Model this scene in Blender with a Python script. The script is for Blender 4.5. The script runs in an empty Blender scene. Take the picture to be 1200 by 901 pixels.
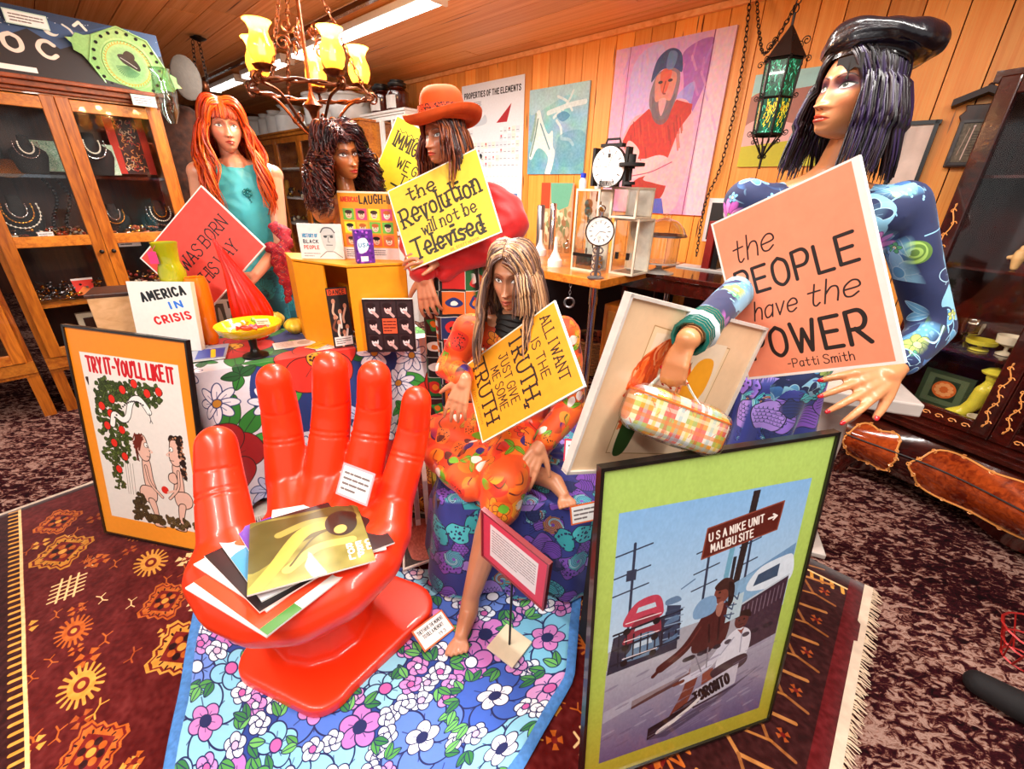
import bpy, math, random
import numpy as np
from mathutils import Vector, Matrix

# ---------------------------------------------------------------- camera
C = bpy.context.scene.collection
CAM_H, F_PX = 1.45, 505.0
PITCH, ROLL = math.radians(24.3), math.radians(1.45)
_f = Vector((0, math.cos(PITCH), -math.sin(PITCH)))
_u0 = Vector((0, math.sin(PITCH), math.cos(PITCH)))
_r0 = Vector((1, 0, 0))
_r = _r0*math.cos(ROLL)+_u0*math.sin(ROLL)
_u = -_r0*math.sin(ROLL)+_u0*math.cos(ROLL)
cam_d = bpy.data.cameras.new('camera')
cam_d.sensor_fit = 'HORIZONTAL'; cam_d.sensor_width = 36.0
cam_d.lens = F_PX/1200*36.0
cam_d.clip_start = 0.02
cam = bpy.data.objects.new('camera', cam_d); C.objects.link(cam)
cam.matrix_world = Matrix(((_r.x,_u.x,-_f.x,0),(_r.y,_u.y,-_f.y,0),(_r.z,_u.z,-_f.z,CAM_H),(0,0,0,1)))
bpy.context.scene.camera = cam

# ---------------------------------------------------------------- world, lamps, exposure
sc = bpy.context.scene
world = bpy.data.worlds.new('world'); sc.world = world; world.use_nodes = True
world.node_tree.nodes['Background'].inputs[0].default_value = (1.0, 0.97, 0.93, 1)
world.node_tree.nodes['Background'].inputs[1].default_value = 0.55
sc.view_settings.view_transform = 'Standard'; sc.view_settings.look = 'None'
sc.view_settings.gamma = 1.0; sc.view_settings.use_curve_mapping = False
sc.view_settings.exposure = 0.22
def area(name, loc, size, sizey, power, color, rot=(0,0,0)):
    d = bpy.data.lights.new(name, 'AREA'); d.shape = 'RECTANGLE'; d.size = size; d.size_y = sizey
    d.energy = power; d.color = color
    o = bpy.data.objects.new(name, d); C.objects.link(o); o.location = loc; o.rotation_euler = rot
    return o
AZ1 = math.radians(-46.5)
D1 = Vector((math.sin(AZ1), math.cos(AZ1), 0))          # along the back wall, away to the left
NW = Vector((math.cos(AZ1), -math.sin(AZ1), 0))         # towards the back wall
AZC = math.radians(40.3)
D2 = Vector((math.sin(AZC), math.cos(AZC), 0))          # along the oak cabinet, away to the right
WD, CEIL = 3.36, 2.536
rz1 = math.atan2(D1.y, D1.x)
# area lights at the ceiling: the seen fluorescent row, then two unseen ones added as fill
area('ceiling_area_light', (-1.15, 3.0, 2.46), 2.8, 0.12, 130, (1.0, 0.97, 0.92), (0, 0, rz1))
area('ceiling_area_light', (1.0, 0.5, 2.50), 2.6, 0.14, 70, (1.0, 0.96, 0.90), (0, 0, rz1))
area('ceiling_area_light', (-1.1, -0.1, 2.50), 2.6, 0.14, 85, (1.0, 0.96, 0.90), (0, 0, rz1))

# ---------------------------------------------------------------- pixel helpers (1200 x 901 frame)
EYE = Vector((0, 0, CAM_H))
def ray(x, y): return (x-600)*_r-(y-450.5)*_u+F_PX*_f
def at(x, y, Y): d = ray(x, y); return EYE+d*(Y/d.y)
def onz(x, y, z): d = ray(x, y); return EYE+d*((z-CAM_H)/d.z)
def onplane(x, y, p, n): d = ray(x, y); return EYE+d*((Vector(p)-EYE).dot(n)/d.dot(n))
def onwall(x, y, off=0.0): d = ray(x, y); return EYE+d*((WD-off)/d.dot(NW))
def W(s, off, z):                                        # wall frame: s to the right along the wall, off = distance in front of it
    p = -D1*s+NW*(WD-off); return Vector((p.x, p.y, z))
UP = Vector((0, 0, 1))
rnd = random.Random(7)

# ---------------------------------------------------------------- materials
def newmat(name):
    m = bpy.data.materials.new(name); m.use_nodes = True
    nt = m.node_tree; return m, nt, nt.nodes, nt.links, nt.nodes['Principled BSDF']
def ramp(N, stops):
    r = N.new('ShaderNodeValToRGB'); e = r.color_ramp.elements
    while len(e) < len(stops): e.new(0.5)
    for k, (p, c) in enumerate(stops): e[k].position = p; e[k].color = (*c, 1) if len(c) == 3 else c
    return r
def hx(s):
    s = s.lstrip('#'); v = [int(s[i:i+2], 16)/255 for i in (0, 2, 4)]
    return tuple((c/12.92 if c <= .04045 else ((c+.055)/1.055)**2.4) for c in v)
_mc = {}
def plain(col, rough=0.5, metal=0.0, var=0.10, scale=30, bump=0.0, name='paint', **kw):
    """noise-tinted principled surface"""
    if isinstance(col, str): col = hx(col)
    key = (tuple(col), rough, metal, var, scale, bump, tuple(sorted(kw.items())))
    if key in _mc: return _mc[key]
    m, nt, N, L, B = newmat(name)
    tc = N.new('ShaderNodeTexCoord'); no = N.new('ShaderNodeTexNoise'); no.inputs['Scale'].default_value = scale
    no.inputs['Detail'].default_value = 3; L.new(tc.outputs['Object'], no.inputs['Vector'])
    r = ramp(N, [(0.3, tuple(c*(1-var) for c in col)), (0.7, tuple(min(1, c*(1+var)) for c in col))])
    L.new(no.outputs['Fac'], r.inputs['Fac']); L.new(r.outputs['Color'], B.inputs['Base Color'])
    B.inputs['Roughness'].default_value = rough; B.inputs['Metallic'].default_value = metal
    if bump:
        b = N.new('ShaderNodeBump'); b.inputs['Strength'].default_value = bump; b.inputs['Distance'].default_value = 0.004
        L.new(no.outputs['Fac'], b.inputs['Height']); L.new(b.outputs['Normal'], B.inputs['Normal'])
    for k, v in kw.items():
        if k == 'coat': B.inputs['Coat Weight'].default_value = v
        if k == 'trans': B.inputs['Transmission Weight'].default_value = v
        if k == 'sheen': B.inputs['Sheen Weight'].default_value = v
        if k == 'sss':
            B.inputs['Subsurface Weight'].default_value = v; B.inputs['Subsurface Radius'].default_value = (0.02, 0.008, 0.004)
        if k == 'emit': B.inputs['Emission Color'].default_value = (*col, 1); B.inputs['Emission Strength'].default_value = v
    _mc[key] = m; return m
def glow(name, col, strength):
    m, nt, N, L, B = newmat(name)
    B.inputs['Base Color'].default_value = (*col, 1)
    B.inputs['Emission Color'].default_value = (*col, 1); B.inputs['Emission Strength'].default_value = strength
    return m
def thin_glass(name='glass', tint=(1, 1, 1), refl=0.12):
    m, nt, N, L, B = newmat(name); N.remove(B)
    t = N.new('ShaderNodeBsdfTransparent'); t.inputs[0].default_value = (*tint, 1)
    g = N.new('ShaderNodeBsdfGlossy'); g.inputs['Roughness'].default_value = 0.04
    lw = N.new('ShaderNodeLayerWeight'); lw.inputs[0].default_value = 0.25
    mr = N.new('ShaderNodeMapRange'); mr.inputs[3].default_value = refl*0.5; mr.inputs[4].default_value = min(1, refl*5)
    mx = N.new('ShaderNodeMixShader')
    L.new(lw.outputs['Facing'], mr.inputs[0]); L.new(mr.outputs[0], mx.inputs[0])
    L.new(t.outputs[0], mx.inputs[1]); L.new(g.outputs[0], mx.inputs[2]); L.new(mx.outputs[0], N['Material Output'].inputs[0])
    return m
def wood(name, c0, c1, knot=None, axis='X', scale=6.0, rough=0.4, stretch=12, coat=0.0, bump=0.15, rand=True):
    """long grain along the given object axis, with knots; each object instance differs"""
    m, nt, N, L, B = newmat(name)
    c0 = hx(c0) if isinstance(c0, str) else c0; c1 = hx(c1) if isinstance(c1, str) else c1
    tc = N.new('ShaderNodeTexCoord'); mp = N.new('ShaderNodeMapping')
    sc_ = {'X': (1/stretch, 1, 1), 'Y': (1, 1/stretch, 1), 'Z': (1, 1, 1/stretch)}[axis]
    mp.inputs['Scale'].default_value = sc_
    oi = N.new('ShaderNodeObjectInfo'); ad = N.new('ShaderNodeVectorMath'); ad.operation = 'ADD'
    ml = N.new('ShaderNodeMath'); ml.operation = 'MULTIPLY'; ml.inputs[1].default_value = 37.0 if rand else 0.0
    L.new(oi.outputs['Random'], ml.inputs[0]); L.new(tc.outputs['Object'], ad.inputs[0]); L.new(ml.outputs[0], ad.inputs[1])
    L.new(ad.outputs[0], mp.inputs['Vector'])
    n1 = N.new('ShaderNodeTexNoise'); n1.inputs['Scale'].default_value = scale*6; n1.inputs['Detail'].default_value = 6; n1.inputs['Distortion'].default_value = 0.8
    n2 = N.new('ShaderNodeTexNoise'); n2.inputs['Scale'].default_value = scale*1.2; n2.inputs['Detail'].default_value = 2
    L.new(mp.outputs[0], n1.inputs['Vector']); L.new(mp.outputs[0], n2.inputs['Vector'])
    mid = tuple((a+b)/2 for a, b in zip(c0, c1))
    r = ramp(N, [(0.34, c0), (0.5, mid), (0.64, c1)])
    mx = N.new('ShaderNodeMix'); mx.data_type = 'FLOAT'; mx.inputs[0].default_value = 0.45
    L.new(n1.outputs['Fac'], mx.inputs[2]); L.new(n2.outputs['Fac'], mx.inputs[3]); L.new(mx.outputs[0], r.inputs['Fac'])
    out = r.outputs['Color']
    hs = N.new('ShaderNodeHueSaturation'); mv = N.new('ShaderNodeMapRange'); mv.inputs[3].default_value = 0.8; mv.inputs[4].default_value = 1.15
    L.new(oi.outputs['Random'], mv.inputs[0]); L.new(mv.outputs[0], hs.inputs['Value']); L.new(out, hs.inputs['Color']); out = hs.outputs['Color']
    if knot:
        knot = hx(knot) if isinstance(knot, str) else knot
        vp = N.new('ShaderNodeMapping'); s2 = {'X': (.45, 1, 1), 'Y': (1, .45, 1), 'Z': (1, 1, .45)}[axis]
        vp.inputs['Scale'].default_value = s2; L.new(ad.outputs[0], vp.inputs['Vector'])
        vo = N.new('ShaderNodeTexVoronoi'); vo.inputs['Scale'].default_value = 3.6; L.new(vp.outputs[0], vo.inputs['Vector'])
        kr = ramp(N, [(0.06, (1, 1, 1)), (0.13, (0, 0, 0))]); L.new(vo.outputs['Distance'], kr.inputs['Fac'])
        km = N.new('ShaderNodeMix'); km.data_type = 'RGBA'
        L.new(kr.outputs['Color'], km.inputs[0]); L.new(out, km.inputs[6]); km.inputs[7].default_value = (*knot, 1); out = km.outputs[2]
    L.new(out, B.inputs['Base Color']); B.inputs['Roughness'].default_value = rough; B.inputs['Coat Weight'].default_value = coat
    if bump:
        b = N.new('ShaderNodeBump'); b.inputs['Strength'].default_value = bump; b.inputs['Distance'].default_value = 0.003
        L.new(n1.outputs['Fac'], b.inputs['Height']); L.new(b.outputs['Normal'], B.inputs['Normal'])
    return m

# ---------------------------------------------------------------- drawing canvas: prints are painted in numpy, nothing is loaded
def catmull(pts, n=7, closed=False):
    P = [np.array(p, float) for p in pts]
    if closed: P = [P[-1]]+P+[P[0], P[1]]
    else: P = [2*P[0]-P[1]]+P+[2*P[-1]-P[-2]]
    out = []
    for i in range(1, len(P)-2):
        a, b, c, d = P[i-1:i+3]
        for t in np.linspace(0, 1, n, endpoint=False):
            out.append(.5*((2*b)+(-a+c)*t+(2*a-5*b+4*c-d)*t*t+(-a+3*b-3*c+d)*t**3))
    out.append(P[-2]); return np.array(out)
GL = {
'A':'l0,0 3,8 6,0|l1,3 5,3','B':'l0,0 0,8|c0,8 4,8 5,6 4,4.3 0,4.2|c0,4.2 4.5,4.2 5.8,2.2 4.5,0 0,0','C':'c6,6.5 4,8 1.5,7.3 0,4 1.5,.7 4,0 6,1.5',
'D':'l0,0 0,8|c0,8 3.5,7.6 6,4 3.5,.4 0,0','E':'l5.5,8 0,8 0,0 5.5,0|l0,4.2 4.5,4.2','F':'l5.5,8 0,8 0,0|l0,4.2 4.5,4.2',
'G':'c6,6.5 4,8 1.5,7.3 0,4 1.5,.7 4,0 6,1.5|l6,1.5 6,3.8 3.5,3.8','H':'l0,0 0,8|l6,0 6,8|l0,4 6,4','I':'l0,0 0,8','J':'c4,8 4,2 2.8,0 1.2,0 0,2|l1.5,8 6,8',
'K':'l0,0 0,8|l5.5,8 0,3.6|l1.6,4.8 6,0','L':'l0,8 0,0 5,0','M':'l0,0 .5,8 3.5,2.5 6.5,8 7,0','N':'l0,0 0,8 5.5,0 5.5,8',
'O':'c3,8 .6,6.6 0,4 .6,1.4 3,0 5.4,1.4 6,4 5.4,6.6 3,8','P':'l0,0 0,8|c0,8 4,8 5.4,6 4,3.8 0,3.6','Q':'c3,8 .6,6.6 0,4 .6,1.4 3,0 5.4,1.4 6,4 5.4,6.6 3,8|l4,2 6,-.5',
'R':'l0,0 0,8|c0,8 4,8 5.4,6 4,3.8 0,3.6|l2,3.7 5.8,0','S':'c5.5,6.8 4,8 1.5,7.8 .3,6.3 1.5,4.7 4,3.7 5.5,2 4.2,.2 1.5,0 0,1.3',
'T':'l0,8 6,8|l3,8 3,0','U':'c0,8 0,2.5 1.2,.4 3,0 4.8,.4 6,2.5 6,8','V':'l0,8 3,0 6,8','W':'l0,8 2,0 4,6 6,0 8,8','X':'l0,0 6,8|l0,8 6,0','Y':'l0,8 3,4 6,8|l3,4 3,0','Z':'l0,8 6,8 0,0 6,0',
't':'c2,7.5 2,1.5 3,0 4.2,.8|l0,5 4,5','h':'l0,0 0,8|c0,3 1.5,5 3.3,4.8 4,3 4,0','e':'c0,2.6 4.4,2.8 4,4.6 2.2,5.2 .4,4 0,2.4 .8,.5 2.6,0 4.4,1','o':'c2.2,5 .4,4.2 0,2.5 .4,.7 2.2,0 4,.7 4.4,2.5 4,4.2 2.2,5',
'l':'l0,8 0,0','u':'c0,5 0,1.5 1.2,.1 2.8,.4 4,2|l4,5 4,0','i':'l0,5 0,0|l0,7 0,7.3','n':'l0,5 0,0|c0,3 1.5,5 3.3,4.8 4,3 4,0','w':'l0,5 1.4,0 2.8,4 4.2,0 5.6,5','b':'l0,8 0,0|c0,3.5 1.5,5 3.6,4.6 4.2,2.5 3.4,.3 1.5,0 0,1.5',
'r':'l0,5 0,0|c0,3 1.2,4.8 3,4.8','v':'l0,5 2,0 4,5','s':'c3.8,4.4 2,5.1 .4,4.2 1,3 3,2.3 3.8,1.2 2.4,0 0,.6','d':'l4.2,8 4.2,0|c4.2,3.5 2.8,5 .6,4.6 0,2.5 .8,.3 2.8,0 4.2,1.5',
'a':'c4,4.4 2,5.1 .3,4 0,2 1,.1 2.8,.4 4,2|l4,5 4,0','m':'l0,5 0,0|c0,3 1.2,5 2.6,4.8 3,3 3,0|c3,3 4.2,5 5.6,4.8 6,3 6,0','c':'c4,4.2 2.4,5.1 .5,4.2 0,2.5 .6,.6 2.4,0 4,.9','p':'l0,5 0,-2.6|c0,3.5 1.5,5 3.6,4.6 4.2,2.5 3.4,.3 1.5,0 0,1.5',
'g':'c4,4.4 2,5.1 .3,4 0,2 1,.1 2.8,.4 4,2|c4,5 4,-1 3,-2.6 1,-2.4','f':'c4,7.4 2.6,8 1.8,6.6 1.8,0|l0,5 3.6,5','y':'l0,5 2,0|c4,5 2,0 1,-2.2 0,-2.4','k':'l0,0 0,8|l3.8,5 0,2|l1.2,2.8 4,0',
'1':'l0,6.5 1.5,8 1.5,0','2':'c0,6.5 2.5,8 5,6.3 3,3 0,0|l0,0 5.4,0','3':'c0,7 3,8 5,6.2 2.5,4.3 5.3,2.4 3,0 0,1','4':'l4,0 4,8 0,2.5 5.5,2.5','9':'c5,6 2.6,4 0,5.8 2.5,8 5,6 4.6,2 2,0','0':'c2.6,8 .4,6 0,4 .4,1.6 2.6,0 4.8,1.6 5.2,4 4.8,6 2.6,8',
"'":'l0,8 -.4,6.4','-':'l0,3.8 3,3.8','.':'l0,.1 0,.5',',':'l.4,.5 -.2,-1.4','&':'c6,0 1.4,6 2.8,8 4,6 .3,2.6 2.4,0 6,3.5'}
def _glyph(ch):
    st = []; w = 0
    for s in GL.get(ch, '').split('|'):
        if not s: continue
        pts = [tuple(float(v) for v in q.split(',')) for q in s[1:].split(' ')]
        w = max(w, max(p[0] for p in pts))
        st.append(catmull(pts, 6) if s[0] == 'c' and len(pts) > 2 else np.array(pts))
    return st, w
class Canvas:
    """user units: x right, y down, origin top left"""
    def __init__(s, w, h, res=500, bg='#ffffff'):
        s.k = res/max(w, h); s.W = int(w*s.k); s.H = int(h*s.k); s.w = w; s.h = h
        s.a = np.empty((s.H, s.W, 3), np.float32); s.a[:] = s.col(bg); s.rough = None
    @staticmethod
    def col(c):
        if isinstance(c, str): c = c.lstrip('#'); return np.array([int(c[i:i+2], 16)/255 for i in (0, 2, 4)], np.float32)
        return np.array(c, np.float32)
    def _win(s, x0, y0, x1, y1):
        x0 = max(0, int(x0*s.k)-2); y0 = max(0, int(y0*s.k)-2); x1 = min(s.W, int(x1*s.k)+3); y1 = min(s.H, int(y1*s.k)+3)
        if x1 <= x0 or y1 <= y0: return None
        yy, xx = np.mgrid[y0:y1, x0:x1]; return x0, y0, x1, y1, (xx+.5)/s.k, (yy+.5)/s.k
    def _put(s, w, cov, c, alpha=1.0):
        x0, y0, x1, y1 = w[:4]; cov = (np.clip(cov, 0, 1)*alpha)[..., None]; r = s.a[y0:y1, x0:x1]; r += (s.col(c)-r)*cov
    def ell(s, cx, cy, rx, ry=None, col='#000000', rot=0, alpha=1.0, soft=0.0):
        ry = rx if ry is None else ry; m = max(rx, ry)*(1+soft); w = s._win(cx-m, cy-m, cx+m, cy+m)
        if w is None: return
        X = w[4]-cx; Y = w[5]-cy; c_, s_ = math.cos(rot), math.sin(rot); u = (X*c_+Y*s_)/rx; v = (-X*s_+Y*c_)/ry
        q = np.sqrt(u*u+v*v)
        cov = (1-q)*min(rx, ry)*s.k+.5 if not soft else (1+soft-q)/(2*soft)
        s._put(w, cov, col, alpha)
    def rect(s, x0, y0, x1, y1, col, alpha=1.0):
        w = s._win(x0, y0, x1, y1)
        if w is None: return
        cov = np.minimum(np.minimum(w[4]-x0, x1-w[4]), np.minimum(w[5]-y0, y1-w[5]))*s.k+.5; s._put(w, cov, col, alpha)
    def poly(s, pts, col, alpha=1.0, smooth=False):
        if smooth: pts = catmull(pts, 7, True)
        P = np.array(pts, float); w = s._win(P[:, 0].min(), P[:, 1].min(), P[:, 0].max(), P[:, 1].max())
        if w is None: return
        ins = np.zeros(w[4].shape, bool); n = len(P)
        for i in range(n):
            x1, y1 = P[i]; x2, y2 = P[(i+1) % n]
            if y1 == y2: continue
            c = ((y1 > w[5]) != (y2 > w[5])); xi = (x2-x1)*(w[5]-y1)/(y2-y1)+x1; ins ^= c & (w[4] < xi)
        s._put(w, ins.astype(np.float32), col, alpha)
    def line(s, pts, lw, col='#000000', alpha=1.0, smooth=False, closed=False, w2=None):
        if smooth: pts = catmull(pts, 7, closed)
        P = np.array(pts, float)
        if closed and not smooth: P = np.vstack([P, P[:1]])
        x0, y0 = P.min(0)-lw; x1, y1 = P.max(0)+lw; w = s._win(x0, y0, x1, y1)
        if w is None: return
        cov = np.zeros(w[4].shape, np.float32); n = len(P)-1
        for i in range(n):
            a, b = P[i], P[i+1]; r = (lw if w2 is None else lw+(w2-lw)*i/max(1, n-1))/2
            sx0 = max(w[0], int((min(a[0], b[0])-r)*s.k)-2); sx1 = min(w[2], int((max(a[0], b[0])+r)*s.k)+3)
            sy0 = max(w[1], int((min(a[1], b[1])-r)*s.k)-2); sy1 = min(w[3], int((max(a[1], b[1])+r)*s.k)+3)
            if sx1 <= sx0 or sy1 <= sy0: continue
            sl = (slice(sy0-w[1], sy1-w[1]), slice(sx0-w[0], sx1-w[0])); X = w[4][sl]; Y = w[5][sl]
            d = b-a; L2 = d@d+1e-12; t = np.clip(((X-a[0])*d[0]+(Y-a[1])*d[1])/L2, 0, 1)
            q = np.hypot(X-a[0]-t*d[0], Y-a[1]-t*d[1]); cov[sl] = np.maximum(cov[sl], np.clip((r-q)*s.k+.5, 0, 1))
        s._put(w, cov, col, alpha)
    def text(s, txt, x, y, h, lw, col='#111111', rot=0.0, slant=0.0, wid=1.0, gap=1.6, fit=None, jit=0.0, serif=0.0):
        """baseline starts at x, y; fit = total width"""
        R = random.Random(hash(txt) % 999 if False else len(txt)*31+int(h*1000))
        k = h/8; tot = 0; gl = []; gap += max(0, lw/h-.07)*16
        for ch in txt:
            if ch == ' ': gl.append(([], 0, tot)); tot += 3.2; continue
            st, w = _glyph(ch); gl.append((st, w, tot)); tot += w+gap
        tot -= gap; kx = k*wid if fit is None else fit/tot; c_, s_ = math.cos(rot), math.sin(rot)
        for st, w, ox in gl:
            dy = R.uniform(-jit, jit)*h; sc_ = 1+R.uniform(-jit, jit)
            for p in st:
                q = [((ox+(px+slant*py))*kx, -(py*k*sc_)+dy) for px, py in p]
                q = [(x+a*c_-b*s_, y+a*s_+b*c_) for a, b in q]
                s.line(q, lw, col)
                if serif:
                    for e in (q[0], q[-1]): s.line([(e[0]-serif*c_, e[1]-serif*s_), (e[0]+serif*c_, e[1]+serif*s_)], lw*.9, col)
        return tot*kx
    def scribble(s, x0, y0, x1, y1, n, col='#444444', lw=None, seed=1):
        R = random.Random(seed); dh = (y1-y0)/n
        for i in range(n):
            x = x0; y = y0+dh*(i+.5); e = x1 if i < n-1 else x0+(x1-x0)*.6
            while x < e:
                l = R.uniform(.5, 2.2)*dh; s.line([(x, y), (min(e, x+l), y)], lw or dh*.4, col, .75); x += l+dh*.45
    def grad(s, c0, c1, x0=0, y0=0, x1=None, y1=None):
        x1 = x1 or s.w; y1 = y1 or s.h; w = s._win(x0, y0, x1, y1); t = np.clip((w[5]-y0)/(y1-y0), 0, 1)[..., None]
        s.a[w[1]:w[3], w[0]:w[2]] = s.col(c0)*(1-t)+s.col(c1)*t
    def noise(s, amt=.05, cells=40, seed=1, mono=True):
        g = np.random.default_rng(seed); nn = g.random((cells+2, cells+2, 1 if mono else 3))-.5
        yy = np.linspace(0, cells, s.H); xx = np.linspace(0, cells, s.W); iy = yy.astype(int); ix = xx.astype(int); fy = (yy-iy)[:, None, None]; fx = (xx-ix)[None, :, None]
        v = (nn[iy][:, ix]*(1-fy)*(1-fx)+nn[iy+1][:, ix]*fy*(1-fx)+nn[iy][:, ix+1]*(1-fy)*fx+nn[iy+1][:, ix+1]*fy*fx)
        s.a = np.clip(s.a+v*2*amt, 0, 1).astype(np.float32)
    def image(s, name):
        im = bpy.data.images.new(name, s.W, s.H, alpha=False); px = np.ones((s.H, s.W, 4), np.float32); px[..., :3] = s.a[::-1]
        im.pixels.foreach_set(px.ravel()); im.update(); im.pack(); return im
def print_mat(name, canvas, rough=0.6, coord='UV', scale=1.0, bump=0.0, spec=0.5, coat=0.0, sheen=0.0, sat=1.0, blend=0.25, loc=(0,0,0)):
    m, nt, N, L, B = newmat(name)
    t = N.new('ShaderNodeTexImage'); t.image = canvas.image(name) if isinstance(canvas, Canvas) else canvas
    tc = N.new('ShaderNodeTexCoord')
    if coord == 'UV': L.new(tc.outputs['UV'], t.inputs['Vector'])
    else:
        mp = N.new('ShaderNodeMapping'); mp.inputs['Scale'].default_value = (scale,)*3; mp.inputs['Location'].default_value = loc
        L.new(tc.outputs['Object'], mp.inputs['Vector']); L.new(mp.outputs[0], t.inputs['Vector']); t.projection = 'BOX'; t.projection_blend = blend
    nz = N.new('ShaderNodeTexNoise'); nz.inputs['Scale'].default_value = 60; L.new(tc.outputs['Object'], nz.inputs['Vector'])
    hs = N.new('ShaderNodeHueSaturation'); hs.inputs['Saturation'].default_value = sat
    mr = N.new('ShaderNodeMapRange'); mr.inputs[3].default_value = .94; mr.inputs[4].default_value = 1.06
    L.new(nz.outputs['Fac'], mr.inputs[0]); L.new(mr.outputs[0], hs.inputs['Value']); L.new(t.outputs['Color'], hs.inputs['Color'])
    L.new(hs.outputs['Color'], B.inputs['Base Color']); B.inputs['Roughness'].default_value = rough
    B.inputs['Specular IOR Level'].default_value = spec; B.inputs['Coat Weight'].default_value = coat; B.inputs['Sheen Weight'].default_value = sheen
    if bump:
        b = N.new('ShaderNodeBump'); b.inputs['Strength'].default_value = bump; b.inputs['Distance'].default_value = 0.002
        L.new(nz.outputs['Fac'], b.inputs['Height']); L.new(b.outputs['Normal'], B.inputs['Normal'])
    return m

# ---------------------------------------------------------------- mesh building
def frame(d):
    d = Vector(d).normalized(); a = Vector((0, 0, 1)) if abs(d.z) < .9 else Vector((1, 0, 0))
    x = d.cross(a).normalized(); return x, d.cross(x).normalized()
class MB:
    def __init__(s): s.v = []; s.f = []; s.m = []; s.uv = {}; s.xf = None
    def _add(s, vs, fs, mi=0, uvs=None):
        b = len(s.v)
        for p in vs:
            p = Vector(p); s.v.append(s.xf @ p if s.xf is not None else p)
        for k, f in enumerate(fs):
            if uvs: s.uv[len(s.f)] = uvs[k]
            s.f.append([i+b for i in f]); s.m.append(mi)
        return s
    def box(s, c, size, ax=None, mi=0, taper=1.0):
        """ax = (x, y, z) unit axes"""
        c = Vector(c); X, Y, Z = ax or (Vector((1, 0, 0)), Vector((0, 1, 0)), Vector((0, 0, 1)))
        h = [q/2 for q in size]; v = []
        for dz in (-1, 1):
            t = taper if dz > 0 else 1
            for dx, dy in ((-1, -1), (1, -1), (1, 1), (-1, 1)): v.append(c+Vector(X)*dx*h[0]*t+Vector(Y)*dy*h[1]*t+Vector(Z)*dz*h[2])
        return s._add(v, [(0, 3, 2, 1), (4, 5, 6, 7), (0, 1, 5, 4), (1, 2, 6, 5), (2, 3, 7, 6), (3, 0, 4, 7)], mi)
    def tube(s, pts, r, n=8, mi=0, cap=True, closed=False, flat=1.0, nrm=None):
        P = [Vector(p) for p in pts]; m = len(P); R = r if isinstance(r, (list, tuple)) else [r]*m; vs = []; x = None
        for i in range(m):
            d = (P[(i+1) % m]-P[i-1]) if closed or 0 < i < m-1 else (P[1]-P[0] if i == 0 else P[-1]-P[-2])
            if d.length < 1e-9: d = Vector((0, 0, 1))
            d.normalize()
            if x is None: x = Vector(nrm) if nrm else frame(d)[0]
            x = (x-d*x.dot(d)); x = x.normalized() if x.length > 1e-6 else frame(d)[0]
            y = d.cross(x)
            for k in range(n):
                a = 2*math.pi*k/n; vs.append(P[i]+x*math.cos(a)*R[i]+y*math.sin(a)*R[i]*flat)
        fs = []
        for i in range(m if closed else m-1):
            j = (i+1) % m
            for k in range(n): k2 = (k+1) % n; fs.append((i*n+k, i*n+k2, j*n+k2, j*n+k))
        if cap and not closed: fs.append(tuple(range(n-1, -1, -1))); fs.append(tuple((m-1)*n+k for k in range(n)))
        return s._add(vs, fs, mi)
    def lathe(s, prof, c=(0, 0, 0), n=24, mi=0, ax=None, sx=1.0, sy=1.0):
        """prof = (radius, height) pairs from bottom up; closed at both ends when radius 0"""
        c = Vector(c); X, Y, Z = ax or (Vector((1, 0, 0)), Vector((0, 1, 0)), Vector((0, 0, 1))); vs = []; fs = []; m = len(prof)
        for r, h in prof:
            for k in range(n): a = 2*math.pi*k/n; vs.append(c+X*math.cos(a)*r*sx+Y*math.sin(a)*r*sy+Z*h)
        for i in range(m-1):
            for k in range(n): k2 = (k+1) % n; fs.append((i*n+k, i*n+k2, (i+1)*n+k2, (i+1)*n+k))
        if prof[0][0] > 0: fs.append(tuple(range(n-1, -1, -1)))
        if prof[-1][0] > 0: fs.append(tuple((m-1)*n+k for k in range(n)))
        return s._add(vs, fs, mi)
    def ball(s, c, r, n=12, mi=0, sc=(1, 1, 1), ax=None):
        pr = [(max(1e-5, math.sin(math.pi*i/n))*r, -math.cos(math.pi*i/n)*r*sc[2]) for i in range(n+1)]
        return s.lathe(pr, c, max(8, int(n*1.3)), mi, ax, sc[0], sc[1])
    def panel(s, TL, TR, BR, BL, th, mi=0, me=1, off=0.0):
        """flat board, printed front with UVs, thickness to the back"""
        TL, TR, BR, BL = map(Vector, (TL, TR, BR, BL)); n = (TR-TL).cross(TL-BL).normalized()
        b = [p-n*th for p in (TL, TR, BR, BL)]
        s._add([BL, BR, TR, TL], [(0, 1, 2, 3)], mi, [[(0, 0), (1, 0), (1, 1), (0, 1)]])
        s._add([TL, TR, BR, BL]+b, [(4, 5, 6, 7), (0, 1, 5, 4), (1, 2, 6, 5), (2, 3, 7, 6), (3, 0, 4, 7)], me)
        return s
    def prism(s, poly, z0, z1, fr=None, mi=0, me=None):
        """poly = 2D points, fr = (origin, X, Y, Z)"""
        o, X, Y, Z = fr or (Vector((0, 0, 0)), Vector((1, 0, 0)), Vector((0, 1, 0)), Vector((0, 0, 1))); n = len(poly)
        v = [o+X*p[0]+Y*p[1]+Z*z0 for p in poly]+[o+X*p[0]+Y*p[1]+Z*z1 for p in poly]
        s._add(v, [tuple(range(n-1, -1, -1)), tuple(range(n, 2*n))]+[(i, (i+1) % n, n+(i+1) % n, n+i) for i in range(n)], mi); return s
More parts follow.
